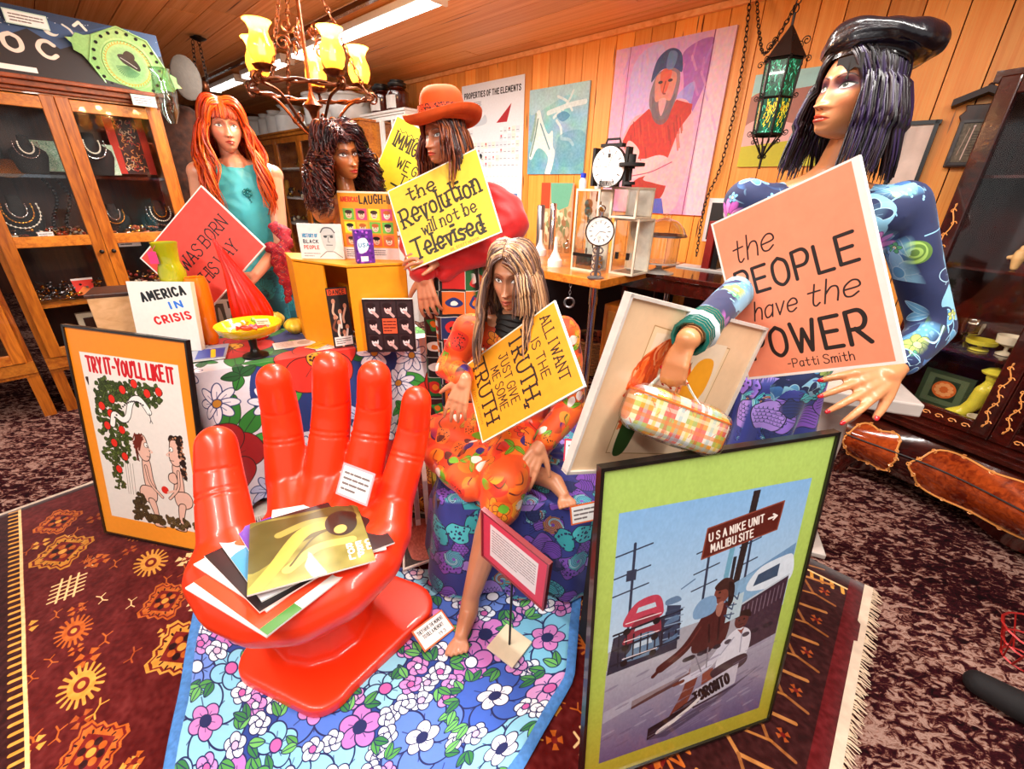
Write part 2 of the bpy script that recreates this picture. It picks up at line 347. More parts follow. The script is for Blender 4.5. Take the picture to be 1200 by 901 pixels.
    def grid(s, fn, nu, nv, mi=0, uv=True, closeu=False):
        vs = [fn(i/(nu-(0 if closeu else 1)), j/(nv-1)) for j in range(nv) for i in range(nu)]; fs = []; uvs = []
        for j in range(nv-1):
            for i in range(nu if closeu else nu-1):
                i2 = (i+1) % nu; fs.append((j*nu+i, j*nu+i2, (j+1)*nu+i2, (j+1)*nu+i))
                d = nu-(0 if closeu else 1); uvs.append([(i/d, j/(nv-1)), ((i+1)/d, j/(nv-1)), ((i+1)/d, (j+1)/(nv-1)), (i/d, (j+1)/(nv-1))])
        return s._add(vs, fs, mi, uvs if uv else None)
    def mesh(s, name, org=(0, 0, 0), smooth=False):
        me = bpy.data.meshes.new(name); o = Vector(org); me.from_pydata([tuple(p-o) for p in s.v], [], s.f)
        me.polygons.foreach_set('material_index', s.m)
        if smooth: me.polygons.foreach_set('use_smooth', [True]*len(s.f))
        if s.uv:
            ul = me.uv_layers.new(name='UVMap'); d = [0.0]*(2*len(me.loops))
            for fi, uvs in s.uv.items():
                ls = me.polygons[fi].loop_start
                for k, (a, b) in enumerate(uvs): d[2*(ls+k)] = a; d[2*(ls+k)+1] = b
            ul.data.foreach_set('uv', d)
        me.validate(); me.update(); return me
    def build(s, name, mats, parent=None, smooth=False, sharp=None, solid=0.0, bevel=0.0):
        mats = mats if isinstance(mats, (list, tuple)) else [mats]
        if parent is None:
            lo = [min(p[i] for p in s.v) for i in range(3)]; hi = [max(p[i] for p in s.v) for i in range(3)]
            org = Vector(((lo[0]+hi[0])/2, (lo[1]+hi[1])/2, lo[2]))
        else: org = worg(parent)
        me = s.mesh(name, org, smooth)
        for m in mats: me.materials.append(m)
        o = bpy.data.objects.new(name, me); C.objects.link(o)
        if parent is None: o.location = org
        else: o.parent = parent
        if smooth: me.set_sharp_from_angle(angle=sharp if sharp else math.radians(50))
        if solid: q = o.modifiers.new('solid', 'SOLIDIFY'); q.thickness = solid; q.offset = 0
        if bevel: q = o.modifiers.new('bevel', 'BEVEL'); q.width = bevel; q.segments = 2; q.limit_method = 'ANGLE'
        return o
def worg(o):
    v = Vector((0, 0, 0))
    while o is not None: v += o.location; o = o.parent
    return v
def tag(o, label=None, cat=None, group=None, kind=None):
    if label: o['label'] = label
    if cat: o['category'] = cat
    if group: o['group'] = group
    if kind: o['kind'] = kind
    return o
def thing(name, label, cat, loc, group=None):
    o = bpy.data.objects.new(name, None); C.objects.link(o); o.location = loc; o.empty_display_size = .05
    return tag(o, label, cat, group)
def stuff(o): o['kind'] = 'stuff'; return o

# organic bodies: overlapping capsules and ellipsoids fused by voxel remesh and relaxed into one surface
def cap(mb, pts, n=14):
    """pts = [(point, radius), ...]; tapered chain with round joints"""
    for p, r in pts: mb.ball(p, r, 10)
    for (a, ra), (b, rb) in zip(pts[:-1], pts[1:]):
        a = Vector(a); b = Vector(b)
        if (b-a).length > 1e-5: mb.tube([a, b], [ra, rb], n)
def organic(mb, name, mat, parent=None, voxel=0.008, smooth=6, fn=None, seg=None):
    me = mb.mesh('tmp'); t = bpy.data.objects.new('tmp', me); C.objects.link(t)
    q = t.modifiers.new('r', 'REMESH'); q.mode = 'VOXEL'; q.voxel_size = voxel
    if smooth: w = t.modifiers.new('s', 'SMOOTH'); w.iterations = smooth; w.factor = .6
    dg = bpy.context.evaluated_depsgraph_get(); e = t.evaluated_get(dg); m2 = bpy.data.meshes.new_from_object(e)
    bpy.data.objects.remove(t); bpy.data.meshes.remove(me); m2.name = name
    n = len(m2.vertices); co = np.empty(n*3, np.float32); m2.vertices.foreach_get('co', co); co = co.reshape(-1, 3)
    if fn is not None: co = fn(co)
    if parent is None: org = Vector((float((co[:, 0].min()+co[:, 0].max())/2), float((co[:, 1].min()+co[:, 1].max())/2), float(co[:, 2].min())))
    else: org = worg(parent)
    co = co-np.array(org, np.float32); m2.vertices.foreach_set('co', co.astype(np.float32).ravel())
    m2.polygons.foreach_set('use_smooth', [True]*len(m2.polygons)); m2.materials.clear()
    for k in (mat if isinstance(mat, (list, tuple)) else [mat]): m2.materials.append(k)
    m2.update(); o = bpy.data.objects.new(name, m2); C.objects.link(o)
    if parent is None: o.location = org
    else: o.parent = parent
    return o

# ================================================================ SETTING
M = {}
M['pine'] = wood('pine_wall', '#ffb050', '#f0902c', '#5a2408', axis='Z', scale=5, rough=0.42, stretch=10)
M['pineceil'] = wood('pine_ceiling', '#f8b878', '#dc8c44', '#5c280e', axis='X', scale=5, rough=0.5, stretch=10)
M['gap'] = plain('#3a1806', 0.8, name='board_gap')
M['oak'] = wood('golden_oak', '#d87c22', '#8e4210', None, axis='Z', scale=9, rough=0.28, stretch=8, coat=0.3)
M['oakh'] = wood('golden_oak_rail', '#e08a2c', '#a04e14', None, axis='X', scale=9, rough=0.28, stretch=8, coat=0.3)
M['mahog'] = wood('mahogany', '#4a120a', '#1e0604', None, axis='X', scale=5, rough=0.16, stretch=6, coat=0.6)
M['burl'] = wood('burl_veneer', '#c4501a', '#6a1c08', None, axis='X', scale=7, rough=0.12, stretch=2, coat=0.8)
M['darkwood'] = wood('dark_wood', '#4a2412', '#27110a', None, axis='Z', scale=6, rough=0.4)
M['glass'] = thin_glass('clear_glass', (1, 1, 1), 0.045)
M['acrylic'] = thin_glass('acrylic', (0.93, 0.95, 0.95), 0.2)
M['black'] = plain('#0c0a0c', 0.35, name='black'); M['blackmat'] = plain('#14100f', 0.8)
M['white'] = plain('#ece8e2', 0.6, var=.04); M['cream'] = plain('#e8d8b8', 0.6, var=.05)
M['chrome'] = plain('#c8c8cc', 0.12, 1.0, var=.03); M['steel'] = plain('#8d8d90', 0.3, 0.9); M['brass'] = plain('#b88a3a', 0.25, 1.0)
M['iron'] = plain('#2a2420', 0.45, 0.7, var=.3); M['gold'] = plain('#d8a040', 0.22, 1.0)
M['inlay'] = plain('#e89a50', 0.3, 0.0, coat=.5); M['red'] = plain('#c81e12', 0.4)
M['mirrorblue'] = plain('#4878c8', 0.2)

# floor with patterned wall-to-wall carpet
m, nt, N, L, B = newmat('worn_persian_carpet')
tc = N.new('ShaderNodeTexCoord'); mp = N.new('ShaderNodeMapping'); mp.inputs['Rotation'].default_value = (0, 0, .75); mp.inputs['Scale'].default_value = (1, 1.8, 1)
n1 = N.new('ShaderNodeTexNoise'); n1.inputs['Scale'].default_value = 24; n1.inputs['Detail'].default_value = 9; n1.inputs['Roughness'].default_value = .68; n1.inputs['Distortion'].default_value = .9
n2 = N.new('ShaderNodeTexNoise'); n2.inputs['Scale'].default_value = 2.2; n2.inputs['Detail'].default_value = 2
L.new(tc.outputs['Object'], mp.inputs[0]); L.new(mp.outputs[0], n1.inputs['Vector']); L.new(tc.outputs['Object'], n2.inputs['Vector'])
ma = N.new('ShaderNodeMath'); ma.operation = 'MULTIPLY_ADD'; ma.inputs[1].default_value = .30; L.new(n2.outputs['Fac'], ma.inputs[0]); L.new(n1.outputs['Fac'], ma.inputs[2])
r = ramp(N, [(0.50, hx('#120406')), (0.645, hx('#340b12')), (0.68, hx('#74483c')), (0.745, hx('#a8877a')), (0.86, hx('#6a4034'))]); L.new(ma.outputs[0], r.inputs['Fac'])
L.new(r.outputs['Color'], B.inputs['Base Color']); B.inputs['Roughness'].default_value = .95; B.inputs['Specular IOR Level'].default_value = .1
bm_ = N.new('ShaderNodeBump'); bm_.inputs['Strength'].default_value = .4; bm_.inputs['Distance'].default_value = .006; L.new(n1.outputs['Fac'], bm_.inputs['Height']); L.new(bm_.outputs[0], B.inputs['Normal'])
M['carpet'] = m
fl = MB(); fl.box((0, 2.5, -0.05), (16, 14, 0.1)); tag(fl.build('floor', M['carpet']), kind='structure')

# back wall: pine boards, each a part
S0, S1 = -9.6, 3.4
wb = MB(); c = W((S0+S1)/2, -0.08, CEIL/2); wb.box(c, (S1-S0, 0.12, CEIL), (-D1, NW, UP))
wall = tag(wb.build('wall_back', M['gap']), kind='structure')
def copy_mesh(name, me, parent, loc, rot=(0, 0, 0), scale=(1, 1, 1)):
    o = bpy.data.objects.new(name, me); C.objects.link(o); o.parent = parent; o.location = Vector(loc)-worg(parent); o.rotation_euler = rot; o.scale = scale; return o
def plankmesh(w, h, t, axis):
    b = MB(); e = 0.004
    if axis == 'Z': b.prism([(-w/2, -t/2), (w/2-0, -t/2), (w/2, t/2-e), (w/2-e, t/2), (-w/2+e, t/2), (-w/2, t/2-e)], -h/2, h/2, (Vector((0,0,0)), Vector((1,0,0)), Vector((0,-1,0)), Vector((0,0,1))))
    me = b.mesh('plank'); return me
pm = plankmesh(1, CEIL, 0.022, 'Z'); pm.materials.append(M['pine'])
rzw = math.atan2(-D1.y, -D1.x)
s = S0
while s < S1:
    w = rnd.choice((0.13, 0.15, 0.17, 0.19)); p = W(s+w/2, 0.0, CEIL/2)
    copy_mesh('plank', pm, wall, p, (0, 0, rzw), (w-0.005, 1, 1)); s += w
# ceiling boards run along the back wall
cb = MB(); cb.box(W(-3.2, 3.2, CEIL+0.08), (13.5, 6.8, 0.1), (-D1, NW, UP)); ceil = tag(cb.build('ceiling', M['gap']), kind='structure')
b = MB(); b.box((0, 0, 0), (1, 1, 0.02)); cm = b.mesh('plank'); cm.materials.append(M['pineceil'])
off = 0.0
while off < 6.2:
    w = rnd.choice((0.17, 0.19, 0.21)); s = S0+rnd.uniform(-2, 0)
    while s < S1:
        ln = rnd.uniform(2.2, 3.8)
        copy_mesh('plank', cm, ceil, W(s+ln/2, off+w/2, CEIL+0.012+rnd.uniform(-.002, .002)), (0, 0, rzw), (ln-0.004, w-0.006, 1)); s += ln
    off += w
# left wall, dark panelling behind the oak cabinet
NL = Vector((D2.y, -D2.x, 0))
lw_ = MB(); pc = W(-9.3, 0, CEIL/2); lw_.box(pc-D2*4.0, (9.0, .1, CEIL), (D2, NL, UP))
wl = tag(lw_.build('wall_left', wood('dark_panelling', '#6e3312', '#3c1a0a', None, axis='Z')), kind='structure')
# strip moulding between wall and ceiling
b = MB(); b.box(W((S0+S1)/2, .03, CEIL-.02), (S1-S0, .03, .035), (-D1, NW, UP)); tag(b.build('trim_1', M['pineceil']), kind='structure')

# ---------------- fluorescent light row
tube_m = glow('fluorescent_tube', (1, .98, .95), 9.0)
g = 'fluorescent ceiling fixtures in one row'
pa = onz(518, -8, CEIL-.04); pb = onz(250, 104, CEIL-.04)
ln = (pb-pa).length; n_ = 3
for k, (lab) in enumerate(['white fluorescent ceiling fixture nearest the camera, above the yellow signs', 'middle white fluorescent ceiling fixture behind the lit chandelier shades', 'farthest white fluorescent ceiling fixture, above the red-haired mannequin']):
    q0 = pa.lerp(pb, [0, .5, .78][k]); q1 = pa.lerp(pb, [.46, .74, .99][k]); d = (q1-q0); l = d.length; d.normalize(); c = (q0+q1)/2; Y = Vector((-d.y, d.x, 0))
    t = thing('fluorescent_fixture', lab, 'ceiling light', c+UP*.03, g)
    MB().box(c+UP*.005, (l, .13, .04), (d, Y, UP), taper=1.0).build('housing', M['white'], t)
    for sd in (-.032, .032): MB().tube([c-d*l*.48+Y*sd-UP*.022, c+d*l*.48+Y*sd-UP*.022], .016, 10).build('tube', tube_m, t, True)
    for e in (-1, 1): MB().box(c+d*l*.485*e-UP*.018, (.02, .12, .05), (d, Y, UP)).build('end_cap', M['white'], t)
b = MB(); q = onz(420, 8, 2.37); 
b.box((pa+pb)/2-Vector((NW.x, NW.y, 0))*.2+UP*.015, (ln, .035, .03), ((pb-pa).normalized(), Vector((-(pb-pa).normalized().y, (pb-pa).normalized().x, 0)), UP)); tag(b.build('trim_2', M['mahog']), kind='structure')

# ---------------- large tribal rug on the carpet
def tribal_rug():
    W_, H_ = 3.06, 2.49; c = Canvas(W_, H_, 2600, '#560c0a'); R = random.Random(3); c.noise(.04, 60, 2)
    OR, YE, CR, DK, RD = '#b4581a', '#d09038', '#e6bf84', '#2a0606', '#6e120c'
    def lozenge(x, y, s, c1, c2, n=8):
        def lz(k_, jag):
            pts = []
            for q in range(4):
                for k in range(n):
                    t = k/n; a = [(0, -1), (1, 0), (0, 1), (-1, 0)][q]; bb = [(1, 0), (0, 1), (-1, 0), (0, -1)][q]
                    st = 1.0 if k % 2 or not jag else .87; pts.append((x+(a[0]*(1-t)+bb[0]*t)*s*1.25*st*k_, y+(a[1]*(1-t)+bb[1]*t)*s*st*k_))
            return pts
        c.poly(lz(1, True), c1); c.poly(lz(.9, True), RD); c.poly(lz(.82, True), c1); c.poly(lz(.55, False), c2)
        for k in range(8): a = k*math.pi/4; c.ell(x+math.cos(a)*s*.30, y+math.sin(a)*s*.26, s*.12, s*.10, DK if k % 2 else OR)
        c.ell(x, y, s*.13, s*.12, YE)
        for k in range(16): a = k*math.pi/8+.2; c.line([(x+math.cos(a)*s*.62, y+math.sin(a)*s*.5), (x+math.cos(a)*s*.70, y+math.sin(a)*s*.57)], s*.05, DK)
    def comb(x, y, s, col, rot=0):
        c_, s_ = math.cos(rot), math.sin(rot); T_ = lambda a, b_: (x+a*c_-b_*s_, y+a*s_+b_*c_)
        for k in (-2, -1, 0, 1, 2): c.line([T_(k*s*.38, -s*.85), T_(k*s*.38+s*.1, s*.85)], s*.12, col)
        for k in (-1, 0, 1): c.line([T_(-s*1.1, k*s*.42), T_(s*1.1, k*s*.42)], s*.13, col)
    def spiky(x, y, s, col):
        for k in range(18): a = k*math.pi/9; c.line([(x+math.cos(a)*s*.4, y+math.sin(a)*s*.3), (x+math.cos(a)*s*1.15, y+math.sin(a)*s*.8)], s*.13, col)
        c.ell(x, y, s*.75, s*.5, col); c.ell(x, y, s*.4, s*.28, RD); c.ell(x, y, s*.2, s*.14, YE)
    def twig(x, y, s, col):
        a = R.uniform(-.5, .5); c_, s_ = math.cos(a), math.sin(a); T_ = lambda p, q: (x+(p*c_-q*s_)*s, y+(p*s_+q*c_)*s)
        c.line([T_(-1, .2), T_(-.3, 0), T_(.4, .15), T_(1, -.1)], s*.15, col); c.line([T_(-.3, 0), T_(-.5, -.6)], s*.13, col); c.line([T_(.4, .15), T_(.6, .7)], s*.13, col)
    def star8(x, y, s, col):
        for k in range(4): a = k*math.pi/2+.78; c.poly([(x, y), (x+math.cos(a-.4)*s, y+math.sin(a-.4)*s), (x+math.cos(a+.4)*s, y+math.sin(a+.4)*s)], col)
        c.ell(x, y, s*.35, s*.35, RD)
    for i in range(11):
        for j in range(9):
            x = .30+i*.255+(.06 if j % 2 else -.03); y = .27+j*.245; k = (i*2+j) % 5
            if k == 0: lozenge(x, y, .115, YE if j % 2 else '#c07c28', RD)
            elif k == 1: spiky(x, y, .068, CR if i % 2 else YE)
            elif k == 2: comb(x, y, .058, CR, .2)
            elif k == 3: lozenge(x, y, .095, OR, RD)
            else: spiky(x, y, .06, OR); 
            for q in range(5):
                xx = x+.13+R.uniform(-.05, .05); yy = y+R.uniform(-.12, .12)
                (twig, star8, twig, star8, twig)[q](xx, yy, R.uniform(.022, .036), R.choice((OR, CR, YE, OR, '#a04818')))
    for (x0, y0, x1, y1) in ((0, 0, W_, .12), (0, H_-.14, W_, H_), (0, 0, .05, H_), (W_-.34, 0, W_, H_)): c.rect(x0, y0, x1, y1, '#300606')
    for i in range(90):
        x = .03+i*.034
        for yy, sg in ((.10, 1), (H_-.12, -1)): c.line([(x, yy-.012*sg), (x+.006, yy+.016*sg)], .012, YE); c.line([(x, yy-.02), (x+.034, yy-.02)], .010, CR)
        c.line([(x, H_-.05), (x+.016, H_-.03), (x+.034, H_-.05)], .008, OR)
    for j in range(60): y = .03+j*.041; c.line([(W_-.335, y), (W_-.30, y+.02), (W_-.335, y+.03)], .009, OR)
    for j in range(14):
        y = .08+j*.17; c.line([(W_-.27, y), (W_-.20, y+.05), (W_-.10, y+.02)], .012, '#b07038'); c.line([(W_-.20, y+.05), (W_-.15, y+.12), (W_-.08, y+.13)], .010, '#8c5024'); c.line([(W_-.22, y-.02), (W_-.14, y-.05)], .008, '#a86830'); star8(W_-.12, y+.08, .02, '#a04818')
    c.rect(W_-.055, 0, W_, H_, '#5c080c'); c.rect(0, 0, .02, H_, '#e8cdb0'); c.noise(.06, 260, 5); return c
tc_ = tribal_rug()
M['rug'] = print_mat('tribal_rug', tc_, .95, 'UV', bump=.6, spec=.1, sheen=.2)
RA, RB = Vector((1.455, 1.30, 0)), Vector((0.52, 0.25, 0))      # fringed right edge (far end, near end)
RC, RD_ = Vector((-2.15, 2.25, 0)), Vector((-3.3, 0.5, 0))
def rug_fn(u, v):
    a = RC.lerp(RA, u); b_ = RD_.lerp(RB, u); p = b_.lerp(a, v); p.z = .012+.0015*math.sin(u*40)*math.sin(v*23); return p
RA = Vector((1.466, 1.275, 0)); RC = Vector((-.88, 3.46, 0)); RD_ = Vector((-2.42, 1.50, 0)); RB = Vector((-.19, -.578, 0))
b = MB(); b.grid(rug_fn, 60, 40)
rug = tag(b.build('tribal_rug', M['rug'], None, True, solid=.012), 'large dark red tribal rug with yellow and orange lozenges under the display', 'rug')
e = (RA-RB).normalized(); nrm = Vector((e.y, -e.x, 0))
fr = MB(); R2 = random.Random(5)
q = 0.0; Lr = (RA-RB).length
while q < Lr:
    p = RB+e*q; l = .045+R2.uniform(-.01, .012); d = nrm*l+e*R2.uniform(-.015, .015)
    fr.tube([p+UP*.014, p+d*.5+UP*.016, p+d+UP*.006], [.0028, .0026, .0014], 4); q += .0062
fo = fr.build('fringe', plain('#d8bda0', .9), rug); stuff(fo)
fb = MB(); fb.box((RA+RB)/2+nrm*.004+UP*.012, (Lr, .028, .014), (e, nrm, UP)); fb.build('binding', plain('#d8c0a8', .9, bump=.4), rug)

# ================================================================ OAK DISPLAY CABINET (left)
P0 = Vector((-3.03, 2.578, 0))
def K(t, off, z): p = P0+D2*t+NL*off; return Vector((p.x, p.y, z))
AXK = (D2, NL, UP)
def cabinet_oak(t0, doors, label, parts=True):
    """t0 = left edge along the front, doors = list of widths"""
    wtot = sum(doors)+.05; D = .42
    t = thing('display_cabinet', label, 'cabinet', K(t0+wtot/2, -D/2, 0))
    b = MB()
    b.box(K(t0+.015, -D/2-.01, .97), (.03, D-.02, 1.90), AXK); b.box(K(t0+wtot-.015, -D/2-.01, .97), (.03, D-.02, 1.90), AXK)
    b.box(K(t0+wtot/2, -D/2, .30), (wtot, D, .03), AXK); b.box(K(t0+wtot/2, -D/2, 1.90), (wtot, D, .03), AXK); b.build('carcass', M['oak'], t)
    MB().box(K(t0+wtot/2, -D+.01, 1.1), (wtot-.06, .015, 1.6), AXK).build('back_panel', M['darkwood'], t)
    b = MB(); b.box(K(t0+wtot/2, -D/2+.02, 1.93), (wtot+.02, D+.05, .03), AXK); b.box(K(t0+wtot/2, -D/2+.03, 1.955), (wtot+.05, D+.08, .022), AXK); b.box(K(t0+wtot/2, -D/2+.01, 1.905), (wtot+.01, D+.02, .02), AXK)
    b.build('cornice', wood('cornice_wood', '#a04a1c', '#6a2a0e', None, axis='X', scale=8), t, bevel=.004)
    for x in (t0+.03, t0+wtot-.03):
        for o in (-.03, -D+.03): MB().box(K(x, o, .145), (.06, .05, .29), AXK).build('leg', M['oak'], t)
    for z in (.345,): MB().box(K(t0+wtot/2, .0, z), (wtot, .03, .07), AXK).build('bottom_rail', M['oakh'], t)
    for z in (.70, 1.085, 1.46): MB().box(K(t0+wtot/2, -D/2, z), (wtot-.07, D-.05, .018), AXK).build('shelf', M['oakh'] if z != 1.46 else thin_glass('shelf_glass', (.75, .85, 1), .3), t)
    x = t0+.025
    for w in doors:
        d = MB(); z0, z1 = .385, 1.885; o = .012
        for sx in (x+.032, x+w-.032): d.box(K(sx, o, (z0+z1)/2), (.062, .026, z1-z0), AXK)
        dd = d.build('door', M['oak'], t, bevel=.004)
        for z in (z0+.03, 1.095, z1-.04): MB().box(K(x+w/2, o, z), (w-.124, .024, .062), AXK).build('rail', M['oakh'], dd, bevel=.003)
        for za, zb in ((z0+.06, 1.064), (1.126, z1-.07)): MB().box(K(x+w/2, .006, (za+zb)/2), (w-.124, .004, zb-za), AXK).build('glass_pane', M['glass'], dd)
        kn = MB(); kn.ball(K(x+w-.03 if x < t0+.1 else x+.03, .045, 1.02), .013, 8); kn.tube([K(x+w-.03 if x < t0+.1 else x+.03, .02, 1.02), K(x+w-.03 if x < t0+.1 else x+.03, .04, 1.02)], .006); kn.build('knob', M['iron'], dd, True)
        x += w
    return t
cabinet_oak(0.0, [.46, .49], 'tall golden oak display cabinet with two glass doors full of jewellery')
cabinet_oak(-1.02, [.45, .47], 'second oak display cabinet, cut by the left edge of the photo beside the jewellery cabinet')

def heap(cx, off, z, w, d, n, cols, label, seed, r0=.008, r1=.02, hgt=.03):
    R = random.Random(seed); b = MB()
    for i in range(int(n*1.5)):
        p = K(cx+R.uniform(-w/2, w/2), off+R.uniform(-d/2, d/2), z+R.uniform(.005, hgt)); mi = R.randrange(len(cols)); r = R.uniform(r0, r1)
        if R.random() < .45:
            a = R.uniform(0, 3.14); u = Vector((math.cos(a), math.sin(a), R.uniform(-.6, .6))).normalized(); v = u.cross(UP).normalized().cross(u)
            b.tube([p+(u*math.cos(q)+u.cross(v)*math.sin(q))*r for q in [k*math.pi/4 for k in range(8)]], r*.22, 4, mi, closed=True)
        else: b.ball(p, r*.6, 4, mi)
    o = b.build('jewellery_heap', cols, None, True); return stuff(tag(o, label, 'jewellery'))
JW = [M['gold'], M['chrome'], M['black'], plain('#b04020', .3), plain('#e8dcc0', .3), plain('#6a3a10', .3)]
heap(.24, -.16, 1.10, .36, .22, 150, JW, 'heap of gold and brown brooches along the cabinet shelf behind the left door', 1, hgt=.06)
heap(.75, -.16, 1.10, .40, .22, 150, [M['gold'], M['brass'], plain('#c05a30', .3), M['black'], M['chrome']], 'heap of coral and gold beads on the middle shelf behind the right door', 2, hgt=.06)
heap(.26, -.18, .715, .34, .24, 130, [M['chrome'], M['gold'], M['black'], M['steel']], 'tangled silver and black necklaces on the low shelf behind the left door', 3, hgt=.1)
heap(.76, -.18, .715, .36, .24, 120, [M['gold'], plain('#e8dcc0', .3), plain('#a03020', .3), M['chrome']], 'cream and gold bangles on the low shelf behind the right door', 4, hgt=.12)
heap(-.25, -.16, 1.10, .3, .22, 90, JW, 'gold trinkets on the middle shelf of the cabinet at the left edge', 5, hgt=.06)
heap(.30, -.2, .33, .3, .2, 60, [M['black'], M['chrome'], M['brass']], 'black and silver beads on the bottom of the oak cabinet', 15, hgt=.06)
def bust(t_, off, z, h, label, chain, seed):
    base = K(t_, off, z); th = thing('necklace_bust', label, 'jewellery display', base, 'black necklace busts in the oak cabinet')
    b = MB(); b.lathe([(h*.30, 0), (h*.33, h*.1), (h*.42, h*.45), (h*.40, h*.6), (h*.22, h*.74), (h*.13, h*.82), (h*.12, h*1.0), (0.001, h*1.02)], base, 18, ax=AXK, sy=.45); b.build('form', M['blackmat'], th, True)
    R = random.Random(seed)
    for k in range(chain):
        rr = h*(.15+.10*k); pts = []
        for i in range(19):
            a = math.pi*i/18; zz = h*(.82-.0*k)-math.sin(a)*h*(.30+.12*k); pts.append(base+D2*math.cos(a)*rr*(1+.3*math.sin(a))+NL*(h*.19+h*.05*math.sin(a))+UP*zz)
        m_ = [M['chrome'], M['gold'], plain('#e8e2d0', .25)][(seed+k) % 3]; c = MB()
        for q in pts[::1]: c.ball(q, h*.022, 5)
        c.tube(pts, h*.008, 4); c.build('necklace', m_, th, True)
bust(.10, -.14, 1.475, .24, 'black bust with pearl strands at the top left of the oak cabinet', 2, 1)
bust(.30, -.10, 1.475, .20, 'smaller black bust with a pendant beside the green mesh panel', 2, 2)
bust(.16, -.12, 1.10, .25, 'black bust with long silver chains on the middle shelf, left door', 3, 0)
bust(.60, -.14, 1.10, .20, 'black bust with a dark beaded collar on the middle shelf, right door', 2, 3)
bust(.86, -.14, 1.10, .22, 'black bust with triple chain near the red diamond sign', 3, 4)
bust(.60, -.12, 1.475, .24, 'black bust hung with a wide necklace at the top of the right door', 2, 5)
# hanging dark necklaces in the left door
for k, (a, lab) in enumerate([(.32, 'string of dark beads hanging over the rail, left door'), (.38, 'second string of dark beads, next to the door stile')]):
    b = MB(); pts = [K(a+.03*math.sin(i*.35), -.09, 1.44-.02*i) for i in range(15)]
    for q in pts: b.ball(q, .011, 6)
    tag(b.build('bead_string', M['black'], None, True), lab, 'necklace', 'bead strings in the oak cabinet')
# patterned red and cream textile, green beaded panels, cards
cv = Canvas(1, 1.4, 240, '#2a0a08'); R3 = random.Random(4)
cv.rect(0, 0, .22, 1.4, '#d8301c'); cv.rect(.8, 0, 1, 1.4, '#c82c1a')
for i in range(60):
    x, y = R3.uniform(.25, .75), R3.uniform(.05, 1.3); a = R3.uniform(0, 6); cv.line([(x, y), (x+.06*math.cos(a), y+.06*math.sin(a)), (x+.1*math.cos(a+1), y+.1*math.sin(a+1))], .02, R3.choice(('#f0d8b0', '#e8a050', '#c82c1a')), smooth=True)
b = MB(); b.panel(K(.72, -.24, 1.83), K(.93, -.24, 1.83), K(.93, -.22, 1.49), K(.72, -.22, 1.49), .006); tag(b.build('textile_panel', [print_mat('red_textile', cv), M['red']]), 'red and cream embroidered panel at the top of the right cabinet door', 'textile')
cv = Canvas(1, 1.4, 220, '#a8c8a8')
for i in range(500): cv.ell(R3.uniform(0, 1), R3.uniform(0, 1.4), .016, .016, R3.choice(('#7aa888', '#d0e0c8', '#5c8870', '#e8ece0')))
gm = print_mat('green_mesh', cv, .3)
for (a, w, z0, z1, lab) in ((.30, .14, 1.49, 1.66, 'pale green beaded purse behind the left cabinet door'), (.53, .05, 1.49, 1.68, 'narrow pale green beaded strip behind the right cabinet door'), (.67, .05, 1.48, 1.66, 'thin pale green beaded strip beside the red textile')):
    b = MB(); b.panel(K(a, -.2, z1), K(a+w, -.2, z1), K(a+w, -.17, z0), K(a, -.17, z0), .012); tag(b.build('beaded_purse', [gm, M['cream']]), lab, 'purse', 'green beaded pieces in the cabinet')
b = MB(); b.lathe([(.001, 0), (.07, .004), (.075, .012), (.055, .010), (.001, .008)], K(.19, -.12, 1.50), 24, ax=(D2, (UP*.9+NL*.3).normalized(), (NL*.9-UP*.3).normalized()), sy=.7); o = b.build('oval_dish', M['brass'], None, True); tag(o, 'small oval brass dish leaning in the top of the left door', 'dish')
def card(c, w, h, ax, label, canvas=None, edge='#f4f4f0', name='label_card', th=.002, mat=None, cat='card', lines=3, frame_col=None, seed=1, group=None):
    """ax = (X right, Z up) of the card face"""
    X, Z = Vector(ax[0]).normalized(), Vector(ax[1]).normalized(); c = Vector(c)
    if canvas is None:
        canvas = Canvas(w*10, h*10, 220, frame_col or '#f6f4ee'); e = .08*h*10 if frame_col else 0
        canvas.rect(e, e, w*10-e, h*10-e, '#f6f4f0'); canvas.scribble(w*1.2, h*2.0, w*8.8, h*8.3, lines, '#3a3030', seed=seed)
    b = MB(); b.panel(c-X*w/2+Z*h/2, c+X*w/2+Z*h/2, c+X*w/2-Z*h/2, c-X*w/2-Z*h/2, th)
    o = b.build(name, [print_mat('card_print', canvas, .5), plain(edge, .6)]); return tag(o, label, cat, group)
card(K(.235, -.035, 1.13), .07, .035, (D2, UP), 'pinkish paper tag on the gold heap behind the left door', frame_col='#f0d8d0', lines=2)
card(K(.62, -.03, 1.05), .12, .03, (D2, UP), 'long white price label on the shelf edge of the right door', lines=1)
b = MB(); b.panel(K(.27, -.14, .84), K(.38, -.14, .84), K(.36, -.08, .74), K(.275, -.08, .74), .01)
cv = Canvas(1, 1, 120, '#e8301c'); cv.rect(0, 0, 1, .12, '#f4e8e0'); cv.poly([(.1, .8), (.4, .5), (.7, .6), (.95, .9), (.9, 1), (.1, 1)], '#f08030'); tag(b.build('gift_box', [print_mat('redbox', cv), M['red']]), 'small red and orange box on the low shelf of the oak cabinet', 'box')
b = MB(); b.box(K(.34, -.2, .50), (.22, .05, .2), AXK); b.box(K(.34, -.17, .5), (.16, .01, .14), AXK, 1); tag(b.build('small_picture', [M['cream'], M['darkwood']], bevel=.003), 'pale wooden picture stored on the bottom shelf of the oak cabinet', 'picture')

